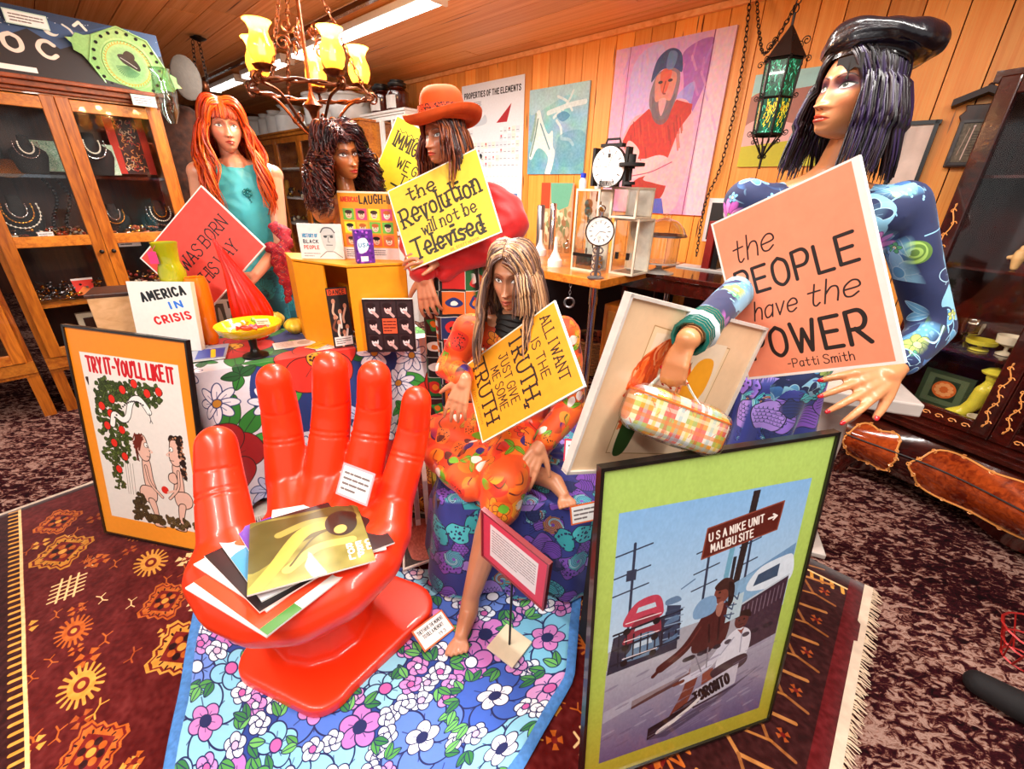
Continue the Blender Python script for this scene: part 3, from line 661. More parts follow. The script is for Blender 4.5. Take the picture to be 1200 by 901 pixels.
# board above the cabinet
cv = Canvas(3.6, 1.0, 1100, '#1c1418'); cv.poly([(0, 0), (3.6, 0), (3.6, .34), (3.1, .5), (2.7, .3), (2.3, .52), (2.0, .3), (1.6, .55), (1.35, .6), (1.0, .25), (.7, .56), (.4, .3), (0, .5)], '#34507a')
cv.poly([(0, .1), (.3, .2), (.55, .05), (.9, .28), (1.2, .0), (0, 0)], '#20263c'); cv.poly([(1.5, .0), (1.8, .25), (2.2, .1), (2.6, .2), (3, 0)], '#243a5c')
for k in range(40): cv.ell(rnd.uniform(0, 3.6), rnd.uniform(0, .3), .006, .006, '#e0e8f0')
cv.ell(2.26, .26, .085, .085, '#e8e0d0'); cv.ell(2.295, .235, .07, .07, '#34507a'); cv.line([(2.42, .14), (2.49, .2), (2.53, .32)], .03, '#d8d4c8', smooth=True)
cv.line([(2.55, .12), (2.62, .05), (2.68, .15)], .04, '#f0e8d8')
cv.text('O', 1.70, .66, .24, .055, '#f0d8c8'); cv.text('C', 2.05, .68, .24, .055, '#f0d8c8')
cv.scribble(.1, .86, 2.7, .93, 1, '#e8d0c0', .03, 3); cv.rect(1.5, .87, 1.95, .95, '#f4ece4')
b = MB(); b.panel(K(-.28, .0, 2.295), K(1.08, -.0, 2.295), K(1.08, .03, 1.97), K(-.28, .03, 1.97), .02); tag(b.build('sign_board', [print_mat('night_board', cv, .5), M['black']]), 'dark board with pale letters and a crescent moon, on top of the oak cabinet', 'sign')
card(K(.485, .03, 2.235), .17, .065, (D2, UP), 'white label with pale green edge on the top corner of the dark board', frame_col='#bfe0d4')
# green platter hung before the board
PT = K(.88, .05, 2.10); PX = (D2*.93+UP*-.30+NL*.0).normalized(); PN = (NL*.97-UP*.2).normalized(); PY = PN.cross(PX).normalized()*1.0
if PY.z < 0: PY = -PY
pl = thing('green_platter', 'pale green handled plate with black rim holes and black motif, above the oak cabinet', 'plate', PT-UP*.17)
cv = Canvas(2, 2, 500, '#8fc878'); cv.ell(1, 1, .68, .68, '#a0d488'); cv.ell(1, 1, .55, .55, '#c8a83c'); cv.ell(1, 1, .53, .53, '#9ed088')
for k in range(44): a = k*math.pi/22; cv.line([(1+.56*math.cos(a), 1+.56*math.sin(a)), (1+.61*math.cos(a+.05), 1+.61*math.sin(a+.05))], .022, '#b89028')
cv.ell(1, 1, .44, .44, '#8cc080', soft=.1)
for k in range(16): a = .3+k*.16; cv.line([(1, 1.05), (1+.3*math.cos(a), 1.05+.3*math.sin(a))], .03, '#3c7a50', .7)
cv.poly([(.72, .86), (.9, .76), (1.15, .80), (1.3, .95), (1.28, 1.06), (1.05, 1.04), (.86, 1.0)], '#0c0c14', smooth=True); cv.line([(.8, .9), (1.0, .94), (1.22, 1.0)], .02, '#c0c8d0', smooth=True); cv.poly([(.86, .8), (.92, .64), (1.1, .66), (1.12, .8)], '#101018', smooth=True)
cv.noise(.03, 60)
out = []
for k in range(8):
    a = math.pi/8+k*math.pi/4; out.append((math.cos(a)*.185, math.sin(a)*.185))
# handles left and right
outline = []
for k in range(8):
    outline.append(out[k])
    if k in (3, 7):
        s_ = -1 if k == 3 else 1; outline += [(s_*.195, -s_*-.055*1), (s_*.235, -s_*-.045), (s_*.245, -s_*-.01), (s_*.272, 0), (s_*.245, -s_*.01), (s_*.235, -s_*.045), (s_*.195, -s_*.055)][::1 if k == 3 else 1] if False else ([(-.20, .05), (-.235, .045), (-.245, .015), (-.275, 0), (-.245, -.015), (-.235, -.045), (-.20, -.05)] if k == 3 else [(.20, -.05), (.235, -.045), (.245, -.015), (.275, 0), (.245, .015), (.235, .045), (.20, .05)])
b = MB(); b.prism(outline, -.012, 0, (PT, PX, PY, PN), 1)
v = [PT+PX*x+PY*y+PN*.002 for x, y in outline]; b._add(v, [tuple(range(len(v)))], 0, [[(.5+x/.38*1.0, .5+y/.38) for x, y in outline]])
b.build('plate', [print_mat('platter_print', cv, .35, coat=.3), plain('#8fc878', .35)], pl)
for k in range(22): a = k*math.pi/11; MB().lathe([(.0085, 0), (.0085, .0035)], PT+PX*math.cos(a)*.155+PY*math.sin(a)*.155+PN*.002, 10, ax=(PX, PY, PN)).build('rim_hole', M['blackmat'], pl)
b = MB(); b.tube([PT+PX*.183*math.cos(a)+PY*.183*math.sin(a)+PN*.003 for a in [math.pi/8+k*math.pi/4 for k in range(8)]], .005, 6, closed=True); b.tube([PT+PX*.118*math.cos(k*.262)+PY*.118*math.sin(k*.262)+PN*.003 for k in range(24)], .003, 6, closed=True); b.build('raised_rim', plain('#9ad080', .3), pl, True)
card(K(.905, .075, 1.912), .125, .06, (D2, UP), 'white label in a clear green-edged holder under the green plate', frame_col='#a8c8b8')
# ceiling bracket above
b = MB(); q = K(.80, .12, CEIL-.012); b.box(q, (.12, .12, .012), AXK); b.box(q+UP*.03, (.02, .02, .06), AXK); tag(b.build('ceiling_bracket', M['steel']), 'grey metal plate bracket on the ceiling above the green plate', 'bracket')
# glass vase with light in it at the cabinet's corner and dark shaggy column behind
b = MB(); q = at(196, 118, 3.05); b.lathe([(.02, -.12), (.05, -.05), (.06, .05), (.045, .13), (.055, .16)], q, 16); tag(b.build('hurricane_glass', thin_glass('pale_green_glass', (.7, .85, .78), .3), None, True), 'pale green glass shade at the right end of the oak cabinet top', 'glass')
q = at(222, 200, 4.3); b = MB(); R4 = random.Random(9)
prof = [(.17, 0), (.19, .3), (.2, .9), (.22, 1.4), (.22, 1.75), (.2, 1.95), (.14, 2.03), (.001, 2.05)]
b.lathe(prof, (q.x, q.y, 0), 20)
ca = tag(organic(b, 'carved_column', plain('#3c1c0c', .9, var=.5, scale=18, bump=1.0), None, .03, 2, lambda co: co+np.random.default_rng(1).normal(0, .006, co.shape)), 'tall rough dark brown column behind the red-haired mannequin', 'column')
q2 = at(218, 92, 4.05); b = MB(); b.lathe([(.09, 0), (.1, .01), (.1, .03), (.09, .04)], q2, 24, ax=(Vector((.8, .6, 0)), UP, Vector((.6, -.8, 0)).normalized()), sy=1.5); tag(b.build('oval_plaque', plain('#5c544c', .85, bump=.5), None, True), 'grey oval disc at the top of the dark brown column', 'disc')

# ================================================================ ITEMS ON AND BEFORE THE BACK WALL
AXW = (-D1, -NW, UP)       # x right, y to the room, z up
def wallrect(x0, y0, x1, y1, off):
    a = onwall(x0, y0, off); b_ = onwall(x1, y1, off); return a, b_
def flat(name, TL, TR, BR, BL, th, canvas, label, cat, edge='#f0ece4', rough=.5, coat=0.0, group=None, frame=None, bump=0, glassy=False):
    b = MB(); b.panel(TL, TR, BR, BL, th)
    o = b.build(name, [print_mat(name+'_print', canvas, rough, coat=coat, bump=bump), plain(edge, .6)], frame)
    if frame is None: tag(o, label, cat, group)
    return o
def wr(s0, s1, z0, z1, off): return W(s0, off, z1), W(s1, off, z1), W(s1, off, z0), W(s0, off, z0)
def sw(x, y, off=0): p = onwall(x, y, off); return -(p.dot(D1)), p.z
# periodic table chart
s0, z1 = sw(543, 101); s1, z1b = sw(617, 87); z0 = sw(612, 237)[1]
cv = Canvas(3, 3.9, 900, '#e9eef2'); cv.text('PROPERTIES OF THE ELEMENTS', .14, .42, .16, .035, '#1c1c22', fit=2.7)
cv.scribble(.2, .55, 1.0, .75, 4, '#606878'); cv.poly([(1.75, 1.3), (2.45, .75), (2.25, 1.3)], '#b01420')
R5 = random.Random(11)
for j in range(6):
    for i in range(14):
        if j < 2 and 2 <= i <= 8: continue
        x, y = .2+i*.19, 1.45+j*.22; cv.rect(x, y, x+.17, y+.2, R5.choice(('#d8e0e8', '#f4f6f8', '#ece8dc', '#dfe6ea'))); cv.line([(x+.03, y+.12), (x+.12, y+.12)], .02, '#7a8290'); 
        if R5.random() < .12: cv.ell(x+.08, y+.06, .035, .035, '#c02028')
for j in range(3):
    for i in range(15): x, y = .15+i*.18, 2.95+j*.2; cv.rect(x, y, x+.15, y+.18, '#eef1f4'); cv.line([(x+.02, y+.1), (x+.1, y+.1)], .015, '#8a92a0')
cv.ell(.95, 2.35, .09, .09, '#202830'); cv.poly([(.1, 1.2), (.5, .95), (.9, 1.15), (1.2, 1.0), (1.2, 1.3), (.1, 1.35)], '#c8d4dc', smooth=True); cv.rect(2.1, 3.62, 2.8, 3.75, '#3c78b0'); cv.scribble(.2, 3.6, 1.8, 3.75, 2, '#707880')
flat('element_chart', *wr(s0, s1, z0, z1b, .02), .004, cv, 'white wall chart headed PROPERTIES OF THE ELEMENTS with a red triangle', 'poster')
# blue painting
s0, z1 = sw(621, 106, .03); s1 = sw(692, 93, .03)[0]; z0 = sw(655, 204, .03)[1]
cv = Canvas(1.0, 1.06, 700, '#8cc0cc'); cv.grad('#9ccad2', '#6aa8b8'); cv.noise(.07, 9, 2, False)
cv.poly([(.3, .0), (1, 0), (1, .2), (.7, .12), (.4, .2), (.1, .3), (0, .25), (0, 0)], '#b4d4d0', .6, True)
for (x0, y0, x1, y1, w_) in ((.35, .3, .95, .22, .06), (.5, .12, .75, .3, .03), (.75, .08, .6, .28, .03), (.5, .4, .6, .62, .035), (.6, .62, .8, .7, .04), (.55, .3, .45, .36, .04)): cv.line([(x0, y0), ((x0+x1)/2+.03, (y0+y1)/2-.02), (x1, y1)], w_, '#d4e4e0', .9, smooth=True)
cv.poly([(.14, .28), (.2, .26), (.25, .38), (.36, .55), (.44, .52), (.46, .7), (.5, .8), (.44, 1.05), (.34, 1.06), (.38, .84), (.2, .72), (.08, .86), (.03, .82), (.1, .6), (.13, .42)], '#dfe9e2', 1, True)
cv.line([(.17, .36), (.12, .6), (.05, .82)], .025, '#6a9084', smooth=True); cv.line([(.22, .42), (.32, .6), (.40, .74)], .02, '#5a8c94', smooth=True); cv.line([(.13, .3), (.11, .45), (.06, .62)], .04, '#88a890', .8, smooth=True)
cv.poly([(.5, .34), (.62, .3), (.72, .36), (.6, .42)], '#3c7ca8', .7, True); cv.poly([(.55, .6), (.95, .55), (1, .9), (.6, .95)], '#5898b0', .5, True); cv.noise(.04, 60, 3)
flat('blue_painting', *wr(s0, s1, z0, z1, .03), .025, cv, 'pale blue painting of a reclining white figure beside the element chart', 'painting', '#a8c0c0', .5, bump=.4)
# portrait on unstretched board
s0, z1 = sw(723, 57, .03); s1, z1b = sw(864, 31, .03); z0 = sw(790, 251, .03)[1]
cv = Canvas(1.0, 1.22, 900, '#e0a8c8'); cv.grad('#dba4cc', '#eaa0b8'); cv.noise(.06, 8, 4, False)
cv.poly([(.2, .1), (.45, .05), (.4, .5), (.2, .7), (.15, .5)], '#c8b8e8', .8, True); cv.poly([(.62, .1), (.85, .05), (.84, .3), (.7, .6), (.66, .3)], '#9a50b0', .75, True); cv.poly([(.6, .4), (.75, .3), (.72, .55), (.62, .58)], '#98a0e0', .7, True)
cv.rect(.85, 0, 1, 1.22, '#eecbd4', .8); cv.rect(0, 0, .12, 1.22, '#e8b4cc', .7); cv.line([(.14, 0), (.12, 1.22)], .006, '#a05070'); cv.line([(.845, 0), (.83, 1.22)], .008, '#7a3868')
for k in range(70): x, y = rnd.uniform(.1, .95), rnd.uniform(0, 1.2); a = rnd.uniform(1, 2); cv.line([(x, y), (x+.1*math.cos(a), y+.1*math.sin(a))], .018, rnd.choice(('#d890c8', '#f0c0d0', '#b890d8', '#e8a8c8')), .4)
cv.poly([(.10, .78), (.22, .52), (.36, .46), (.56, .40), (.72, .42), (.80, .6), (.80, .9), (.70, 1.22), (.22, 1.22), (.2, .95)], '#f0a8b0', 1, True)
cv.poly([(.16, .66), (.22, .55), (.38, .44), (.5, .52), (.62, .40), (.76, .44), (.76, .5), (.68, .6), (.62, .8), (.34, .8), (.2, .74)], '#c02814', 1, False); cv.poly([(.36, .95), (.56, .88), (.64, .98), (.58, 1.12), (.36, 1.14), (.3, 1.02)], '#a82410', 1, True)
for k in range(26): x, y = rnd.uniform(.22, .68), rnd.uniform(.5, .75); cv.line([(x, y), (x+.03, y+.1)], .012, rnd.choice(('#e04820', '#901808', '#d83818')), .6)
cv.poly([(.22, .66), (.34, .74), (.3, .84), (.2, .8)], '#f4b8b8', 1, True); cv.poly([(.26, .86), (.5, .78), (.62, .8), (.64, .86), (.46, .92), (.3, .95)], '#f6b4b4', 1, True); cv.poly([(.42, .94), (.66, .78), (.74, .88), (.7, 1.0), (.5, .98)], '#f2a6aa', 1, True); cv.line([(.3, .93), (.48, .9), (.66, .83)], .008, '#a04860', smooth=True)
cv.poly([(.36, 1.12), (.62, 1.1), (.66, 1.22), (.34, 1.22)], '#5058b0', 1, False)
cv.poly([(.38, .3), (.44, .2), (.6, .2), (.62, .36), (.56, .5), (.46, .52), (.38, .42)], '#8a7078', 1, True); cv.poly([(.42, .22), (.58, .22), (.58, .36), (.53, .47), (.46, .47), (.42, .36)], '#d88878', 1, True)
cv.poly([(.45, .2), (.54, .2), (.52, .33), (.47, .33)], '#e05838', .85, True); cv.ell(.455, .27, .02, .01, '#402830'); cv.ell(.54, .265, .02, .01, '#402830'); cv.line([(.5, .27), (.49, .34), (.51, .35)], .01, '#903828', smooth=True); cv.line([(.46, .40), (.53, .40)], .012, '#802830')
cv.poly([(.40, .36), (.44, .4), (.5, .385), (.56, .4), (.6, .36), (.57, .52), (.5, .56), (.42, .5)], '#6c5860', .8, True); cv.poly([(.46, .39), (.53, .39), (.5, .5)], '#e0a0a0', .9, True)
cv.poly([(.37, .26), (.40, .12), (.5, .06), (.6, .1), (.63, .22), (.56, .19), (.45, .19)], '#3c4a78', 1, True); cv.poly([(.5, .08), (.57, .1), (.55, .19), (.49, .18)], '#6c88b8', .8, True); cv.noise(.04, 70, 8, False)
flat('portrait_painting', *wr(s0, s1, z0, (z1+z1b)/2, .03), .02, cv, 'large pink painting of a bearded man in blue cap and red vest, arms folded', 'painting', '#e8c4cc', .55, bump=.4)
# small black and white photograph
cv = Canvas(1, 1, 200, '#eeeae6'); cv.rect(.08, .1, .92, .95, '#1a1614'); cv.ell(.5, .32, .12, .14, '#d8d0c8'); cv.poly([(.38, .95), (.4, .6), (.46, .45), (.56, .45), (.66, .6), (.7, .95)], '#c8c0b8', 1, True); cv.poly([(.4, .2), (.5, .1), (.62, .2), (.6, .3), (.42, .28)], '#a8a098', 1, True); cv.line([(.3, .9), (.4, .65)], .05, '#e0d8d0')
s0, z1 = sw(832, 232, .02); s1 = sw(885, 232, .02)[0]; z0 = sw(850, 285, .02)[1]
flat('nude_photograph', *wr(s0, s1, z0, z1, .02), .01, cv, 'small black and white photograph of a pale figure beside the peach sign', 'photograph')
# picture hidden behind lantern
cv = Canvas(1, 1.3, 400, '#b8d0d8'); cv.noise(.1, 6, 5, False); cv.poly([(0, .3), (.5, .2), (1, .35), (1, .8), (0, .7)], '#b06a58', .9, True); cv.poly([(0, .7), (.3, .6), (.6, .7), (1, .7), (1, 1), (0, 1)], '#f0b8b0', 1, True); cv.poly([(0, 1), (1, .9), (1, 1.3), (0, 1.3)], '#c8c020', 1); cv.poly([(.0, 0), (1, 0), (1, .2), (0, .24)], '#a8dcd8', 1, True)
s0, z1 = sw(886, 88, .03); s1 = sw(990, 70, .03)[0]; z0 = sw(905, 195, .03)[1]
flat('colourful_painting', *wr(s0, s1, z0, z1, .03), .02, cv, 'painting of rust, pink and yellow shapes behind the hanging lantern', 'painting')
# framed picture behind the long dark hair
cv = Canvas(1, 1.2, 200, '#f0d8c8'); cv.noise(.05, 5)
s0, z1 = sw(1062, 145, .03); s1 = sw(1101, 138, .03)[0]; z0 = sw(1090, 190, .03)[1]-.12
f = thing('framed_picture', 'cream picture in a thin black frame behind the long dark hair', 'picture', W((s0+s1)/2, .02, z0))
flat('sheet', *wr(s0, s1, z0, z1, .03), .006, cv, None, None, frame=f)
b = MB(); h = (z1-z0); w = s1-s0; cc = W((s0+s1)/2, .03, (z0+z1)/2)
for d_ in (-1, 1): b.box(cc+UP*d_*h/2, (w+.03, .03, .018), AXW); b.box(cc-D1*d_*w/2, (.018, .03, h+.018), AXW)
b.build('frame', M['black'], f)
# barometer
s_c = (sw(1120, 190, .04)[0]+sw(1166, 190, .04)[0])/2
zt = sw(1160, 105, .04)[1]; zb = sw(1135, 196, .04)[1]
sa, sb = sw(1121, 120, .04)[0], sw(1190, 118, .04)[0]; sm = (sa+sb)/2; wd = (sb-sa)
f = thing('barometer', 'dark carved wooden barometer case with a gabled top on the pine wall', 'barometer', W(sm, .0, zb))
hh = zt-zb
b = MB(); b.prism([(-.30*wd, 0), (.30*wd, 0), (.30*wd, hh*.62), (.36*wd, hh*.68), (.27*wd, hh*.75), (.30*wd, hh*.82), (-.30*wd, hh*.82), (-.27*wd, hh*.75), (-.36*wd, hh*.68), (-.30*wd, hh*.62)], 0, .05, (W(sm, 0.01, zb), -D1, UP, -NW)); b.build('case', M['darkwood'], f, bevel=.004)
b = MB(); b.prism([(-.56*wd, hh*.80), (0, hh*.95), (.56*wd, hh*.80), (.56*wd, hh*.89), (0, hh*1.04), (-.56*wd, hh*.89)], 0, .09, (W(sm, 0.01, zb), -D1, UP, -NW)); b.ball(W(sm, .05, zb+hh*1.05), .012, 8); b.build('gable', plain('#2a1410', .5), f, bevel=.003)
cv = Canvas(1, 1.6, 240, '#6a5a40'); cv.noise(.1, 20); cv.line([(.5, .15), (.42, 1.5)], .05, '#f0d0c0'); cv.line([(.33, .2), (.2, 1.3)], .035, '#c8a890'); cv.scribble(.55, .3, .85, 1.4, 10, '#3c2c18'); cv.ell(.5, .12, .05, .05, '#f4e0d8')
b = MB(); a_ = W(sm-.22*wd, .063, zb+hh*.58); b.panel(a_, W(sm+.22*wd, .063, zb+hh*.58), W(sm+.22*wd, .063, zb+hh*.07), W(sm-.22*wd, .063, zb+hh*.07), .003); b.build('scale_plate', [print_mat('scale', cv, .4), M['brass']], f)
b = MB()
for d_ in (-1, 1): b.box(W(sm+d_*.245*wd, .065, zb+hh*.325), (.012, .012, hh*.56), AXW); b.box(W(sm, .065, zb+hh*(.325+d_*.28)), (.5*wd, .012, .012), AXW)
b.build('bezel', plain('#30201a', .3, coat=.4), f)

# chains and wrought iron lantern
def chain(name, pts, mat, parent=None, link=.028, r=.0022, w=.008, label=None, cat=None):
    P = catmull([tuple(p) for p in pts], 14) if len(pts) > 2 else np.array([tuple(p) for p in pts]); P = [Vector(p) for p in P]; out = []; acc = 0; b = MB(); k = 0
    seg = [(P[i+1]-P[i]).length for i in range(len(P)-1)]; tot = sum(seg); n = max(2, int(tot/(link*.72)))
    def pos(d):
        i = 0
        while i < len(seg)-1 and d > seg[i]: d -= seg[i]; i += 1
        return P[i].lerp(P[i+1], min(1, d/max(seg[i], 1e-6)))
    for k in range(n):
        a = pos(tot*k/n); c = pos(tot*(k+1)/n); m_ = (a+c)/2; d = (c-a).normalized(); x, y = frame(d)
        u = x if k % 2 else y; L_ = link/2
        b.tube([m_+d*L_*math.cos(q)+u*w*math.sin(q) for q in [j*math.pi/4 for j in range(8)]], r, 4, closed=True)
    o = b.build(name, mat, parent, True)
    if label: tag(o, label, cat)
    return o
LO = .55
def wp(x, y, off): return onwall(x, y, off)
lt = wp(925, 28, LO); lc = wp(912, 100, LO)
# scale from pixel sizes
lh_t, lh_b = wp(914, 72, LO), wp(905, 158, LO)
R0 = abs(sw(887, 120, LO)[0]-sw(937, 120, LO)[0])*.40
ax_ = Vector((lc.x, lc.y, 0)); zt, zb = lh_t.z, lh_b.z
f = thing('hanging_lantern', 'black wrought iron lantern with green and yellow glass hanging on a chain', 'lantern', Vector((ax_.x, ax_.y, zb-.15)))
def hexr(r, z, n=6, a0=.3): return [Vector((ax_.x+r*math.cos(a0+k*2*math.pi/n), ax_.y+r*math.sin(a0+k*2*math.pi/n), z)) for k in range(n)]
cv = Canvas(1, 1.6, 300, '#0c3c28'); R6 = random.Random(8)
for i in range(160): x, y = R6.uniform(0, 1), R6.uniform(0, 1.6); a = R6.uniform(0, 3); c_ = R6.choice(('#1c8c5c', '#38b888', '#083020', '#70d0b0', '#106040')) if (abs(y-1.1) > .3 or x < .25) else R6.choice(('#f0d020', '#e8a018', '#f4e040')); cv.line([(x, y), (x+.1*math.cos(a), y+.1*math.sin(a))], .03, c_)
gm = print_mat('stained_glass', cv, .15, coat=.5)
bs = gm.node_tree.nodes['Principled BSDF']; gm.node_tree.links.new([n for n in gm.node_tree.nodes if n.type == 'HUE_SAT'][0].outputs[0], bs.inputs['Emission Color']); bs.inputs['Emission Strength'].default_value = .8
tp, bt = hexr(R0*1.0, zt), hexr(R0*.86, zb)
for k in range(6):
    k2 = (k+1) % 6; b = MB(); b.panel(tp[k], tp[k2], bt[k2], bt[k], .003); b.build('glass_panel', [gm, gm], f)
b = MB()
for k in range(6):
    k2 = (k+1) % 6; b.tube([tp[k], bt[k]], .006, 5)
    for A_ in (tp, bt): b.tube([A_[k], A_[k2]], .007, 5)
    mm = tp[k].lerp(bt[k], .5); b.tube([tp[k].lerp(bt[k], .5), tp[k2].lerp(bt[k2], .5)], .006, 5)
b.build('cage', M['iron'], f)
b = MB(); top = Vector((ax_.x, ax_.y, zt+.15)); r_ = hexr(R0*1.2, zt+.005)
b._add(r_+[top], [(k, (k+1) % 6, 6) for k in range(6)]+[(5, 4, 3, 2, 1, 0)]); b.tube([top-UP*.01, top+UP*.04], .006); b.build('roof', plain('#241a16', .5, bump=.5), f)
b = MB()
def scroll(p, d, up, s, turns=1.4, n=16):
    pts = []
    for i in range(n):
        t = i/(n-1); a = t*turns*2*math.pi; r = s*(1-t*.75); pts.append(p+d*(s-math.cos(a)*r)+up*math.sin(a)*r)
    return pts
for k in range(6):
    a = .3+k*math.pi/3; d = Vector((math.cos(a), math.sin(a), 0))
    for (zz, rr, s_, sg) in ((zt+.07, R0*.75, .02, 1), (zt-.005, R0*1.12, .016, 1), ((zt+zb)/2+.01, R0*.95, .014, -1), (zb+.01, R0*.86, .016, -1), (zb-.03, R0*.6, .012, -1)):
        b.tube(scroll(Vector((ax_.x, ax_.y, zz))+d*rr, d, UP*sg, s_), .0025, 4)
    b.tube([bt[k], Vector((ax_.x, ax_.y, zb-.06))+d*.03, Vector((ax_.x, ax_.y, zb-.11))], .004, 4)
    b.tube(scroll(Vector((ax_.x, ax_.y, zb-.1)), d, -UP, .012), .0025, 4)
b.tube([Vector((ax_.x, ax_.y, zb-.05)), Vector((ax_.x, ax_.y, zb-.16))], .006, 6); stuff(b.build('scrollwork', M['iron'], f, True))
ring = MB(); ring.tube([top+UP*.055+Vector((math.cos(q)*.014, 0, math.sin(q)*.018)) for q in [j*math.pi/5 for j in range(10)]], .003, 5, closed=True); ring.build('ring', M['iron'], f, True)
q0 = top+UP*.07
chain('lantern_chain', [q0, wp(941, 0, LO)+UP*0.04], M['iron'], None, .034, .003, .010, 'short iron chain holding the lantern from the ceiling', 'chain')
chain('wall_chain', [q0, wp(898, 62, .35), wp(890, 40, .2), wp(887, 0, .1), wp(885, -30, .05)], M['iron'], None, .034, .0028, .009, 'slack iron chain looping from the lantern up to the left', 'chain')
chain('long_chain', [wp(881, -20, .04), wp(868, 90, .04), wp(846, 190, .04), wp(826, 240, .05), wp(816, 300, .06)], M['iron'], None, .036, .003, .010, 'long dark chain hanging down the pine wall beside the pink painting', 'chain')

# ================================================================ CHANDELIER
CH = at(364, 108, 2.2); zr = CH.z; CH.z = 0
f = thing('chandelier', 'wrought iron chandelier with amber glass hurricane shades, hanging at the upper left', 'chandelier', Vector((CH.x, CH.y, zr-.2)))
def cc_(r, a, z): return Vector((CH.x+r*math.cos(a), CH.y+r*math.sin(a), z))
rust = plain('#6a3a20', .35, .8, var=.4, scale=60)
b = MB(); RR = .235; n = 60
for ph in (0, math.pi): b.tube([cc_(RR+.006*math.cos(k*.9+ph), k*2*math.pi/n, zr+.006*math.sin(k*.9+ph)) for k in range(n)], .006, 6, closed=True)
b.build('ring', rust, f, True)
amb, nt, N, L, B = newmat('amber_glass'); N.remove(B)
a1_ = N.new('ShaderNodeBsdfTransparent'); a1_.inputs[0].default_value = (1, .78, .42, 1); a2_ = N.new('ShaderNodeBsdfTranslucent'); a2_.inputs[0].default_value = (1, .62, .2, 1); a3_ = N.new('ShaderNodeBsdfGlossy'); a3_.inputs['Roughness'].default_value = .08
no_ = N.new('ShaderNodeTexNoise'); no_.inputs['Scale'].default_value = 30; mr_ = N.new('ShaderNodeMapRange'); mr_.inputs[3].default_value = .25; mr_.inputs[4].default_value = .55; L.new(no_.outputs['Fac'], mr_.inputs[0])
x1_ = N.new('ShaderNodeMixShader'); x2_ = N.new('ShaderNodeMixShader'); x2_.inputs[0].default_value = .08; L.new(mr_.outputs[0], x1_.inputs[0]); L.new(a1_.outputs[0], x1_.inputs[1]); L.new(a2_.outputs[0], x1_.inputs[2]); L.new(x1_.outputs[0], x2_.inputs[1]); L.new(a3_.outputs[0], x2_.inputs[2]); L.new(x2_.outputs[0], N['Material Output'].inputs[0]); bulbm = glow('warm_bulb', (1, .74, .40), 14)
for k in range(5):
    a = .55+k*2*math.pi/5; d = Vector((math.cos(a), math.sin(a), 0)); arm = MB()
    arm.tube([Vector(p) for p in catmull([tuple(cc_(.015, a, zr-.17)), tuple(cc_(.07, a, zr-.13)), tuple(cc_(.16, a, zr-.03)), tuple(cc_(RR+.03, a, zr+.0)), tuple(cc_(RR, a, zr+.03))], 6)], .0065, 6)
    arm.tube(scroll(cc_(RR+.0, a, zr), d, UP, .028), .005, 5); arm.tube(scroll(cc_(.1, a, zr-.1), -d, -UP, .022), .004, 5)
    arm.build('arm', rust, f, True)
    base = cc_(RR-.02, a, zr+.03); cup = MB(); cup.lathe([(.012, 0), (.035, .008), (.045, .02), (.03, .022), (.02, .05)], base, 16); cp = cup.build('cup', rust, f, True)
    sh = MB(); pr = [(.026, .02), (.040, .04), (.047, .065), (.044, .09), (.033, .115), (.031, .128), (.040, .147), (.050, .158)]
    sh.lathe(pr+[(r-.002, z) for r, z in pr[::-1]], base, 24); sh.build('glass_shade', amb, cp, True)
    bl = MB(); bl.lathe([(.001, .035), (.010, .04), (.013, .058), (.011, .078), (.004, .10), (.001, .106)], base, 12); bl.build('bulb', bulbm, cp, True)
    ld = bpy.data.lights.new('bulb_light', 'POINT'); ld.energy = 7.0; ld.color = (1, .62, .28); ld.shadow_soft_size = .02
    lo = bpy.data.objects.new('bulb_light', ld); C.objects.link(lo); lo.location = base+UP*.17
b = MB(); b.lathe([(.001, -.26), (.012, -.25), (.006, -.235), (.022, -.215), (.03, -.19), (.012, -.17), (.01, -.1), (.02, -.07), (.04, -.05), (.02, -.03), (.008, 0), (.008, .5), (.001, .51)], (CH.x, CH.y, zr), 14)
for k in range(4): a = k*math.pi/2; d = Vector((math.cos(a), math.sin(a), 0)); b.tube(scroll(Vector((CH.x, CH.y, zr-.2)), d, -UP, .02), .004, 5)
b.build('stem', rust, f, True)
chain('chandelier_chain', [(CH.x, CH.y, zr+.5), (CH.x, CH.y, CEIL)], rust, f, .034, .003, .010)
for k, a in enumerate((.3, 2.4, 4.5)): chain('support_chain', [cc_(RR, a, zr+.0), cc_(.02, a, zr+.5)], rust, f, .03, .0025, .008)
b = MB(); 
for k in range(5): a = 1.15+k*2*math.pi/5; b.tube(scroll(cc_(.05, a, zr+.16), Vector((math.cos(a), math.sin(a), 0)), UP, .03), .004, 5); b.tube(scroll(cc_(.03, a, zr+.22), Vector((math.cos(a), math.sin(a), 0)), -UP, .025), .004, 5)
stuff(b.build('leaf_scroll', rust, f, True))
# little hanging ceiling lamp at the left
q = onz(232, 44, CEIL-.01); f = thing('pendant_lamp', 'small dark pendant hanging on two thin chains near the left of the ceiling', 'lamp', Vector((q.x, q.y, 1.95)))
MB().lathe([(.001, -.03), (.05, -.012), (.06, -.004), (.03, .0), (.03, .01)], q, 16).build('ceiling_rose', M['iron'], f, True)
bb = at(240, 100, q.y-.05)
chain('chain', [q-UP*.02, bb+Vector((.03, 0, .02))], M['iron'], f, .04, .003, .012); chain('chain', [q-UP*.02+Vector((-.05, 0, 0)), bb+Vector((-.06, 0, .05))], M['iron'], f, .04, .003, .012)
MB().lathe([(.001, -.06), (.03, -.03), (.03, .01), (.015, .03)], bb, 12).build('socket', rust, f, True)

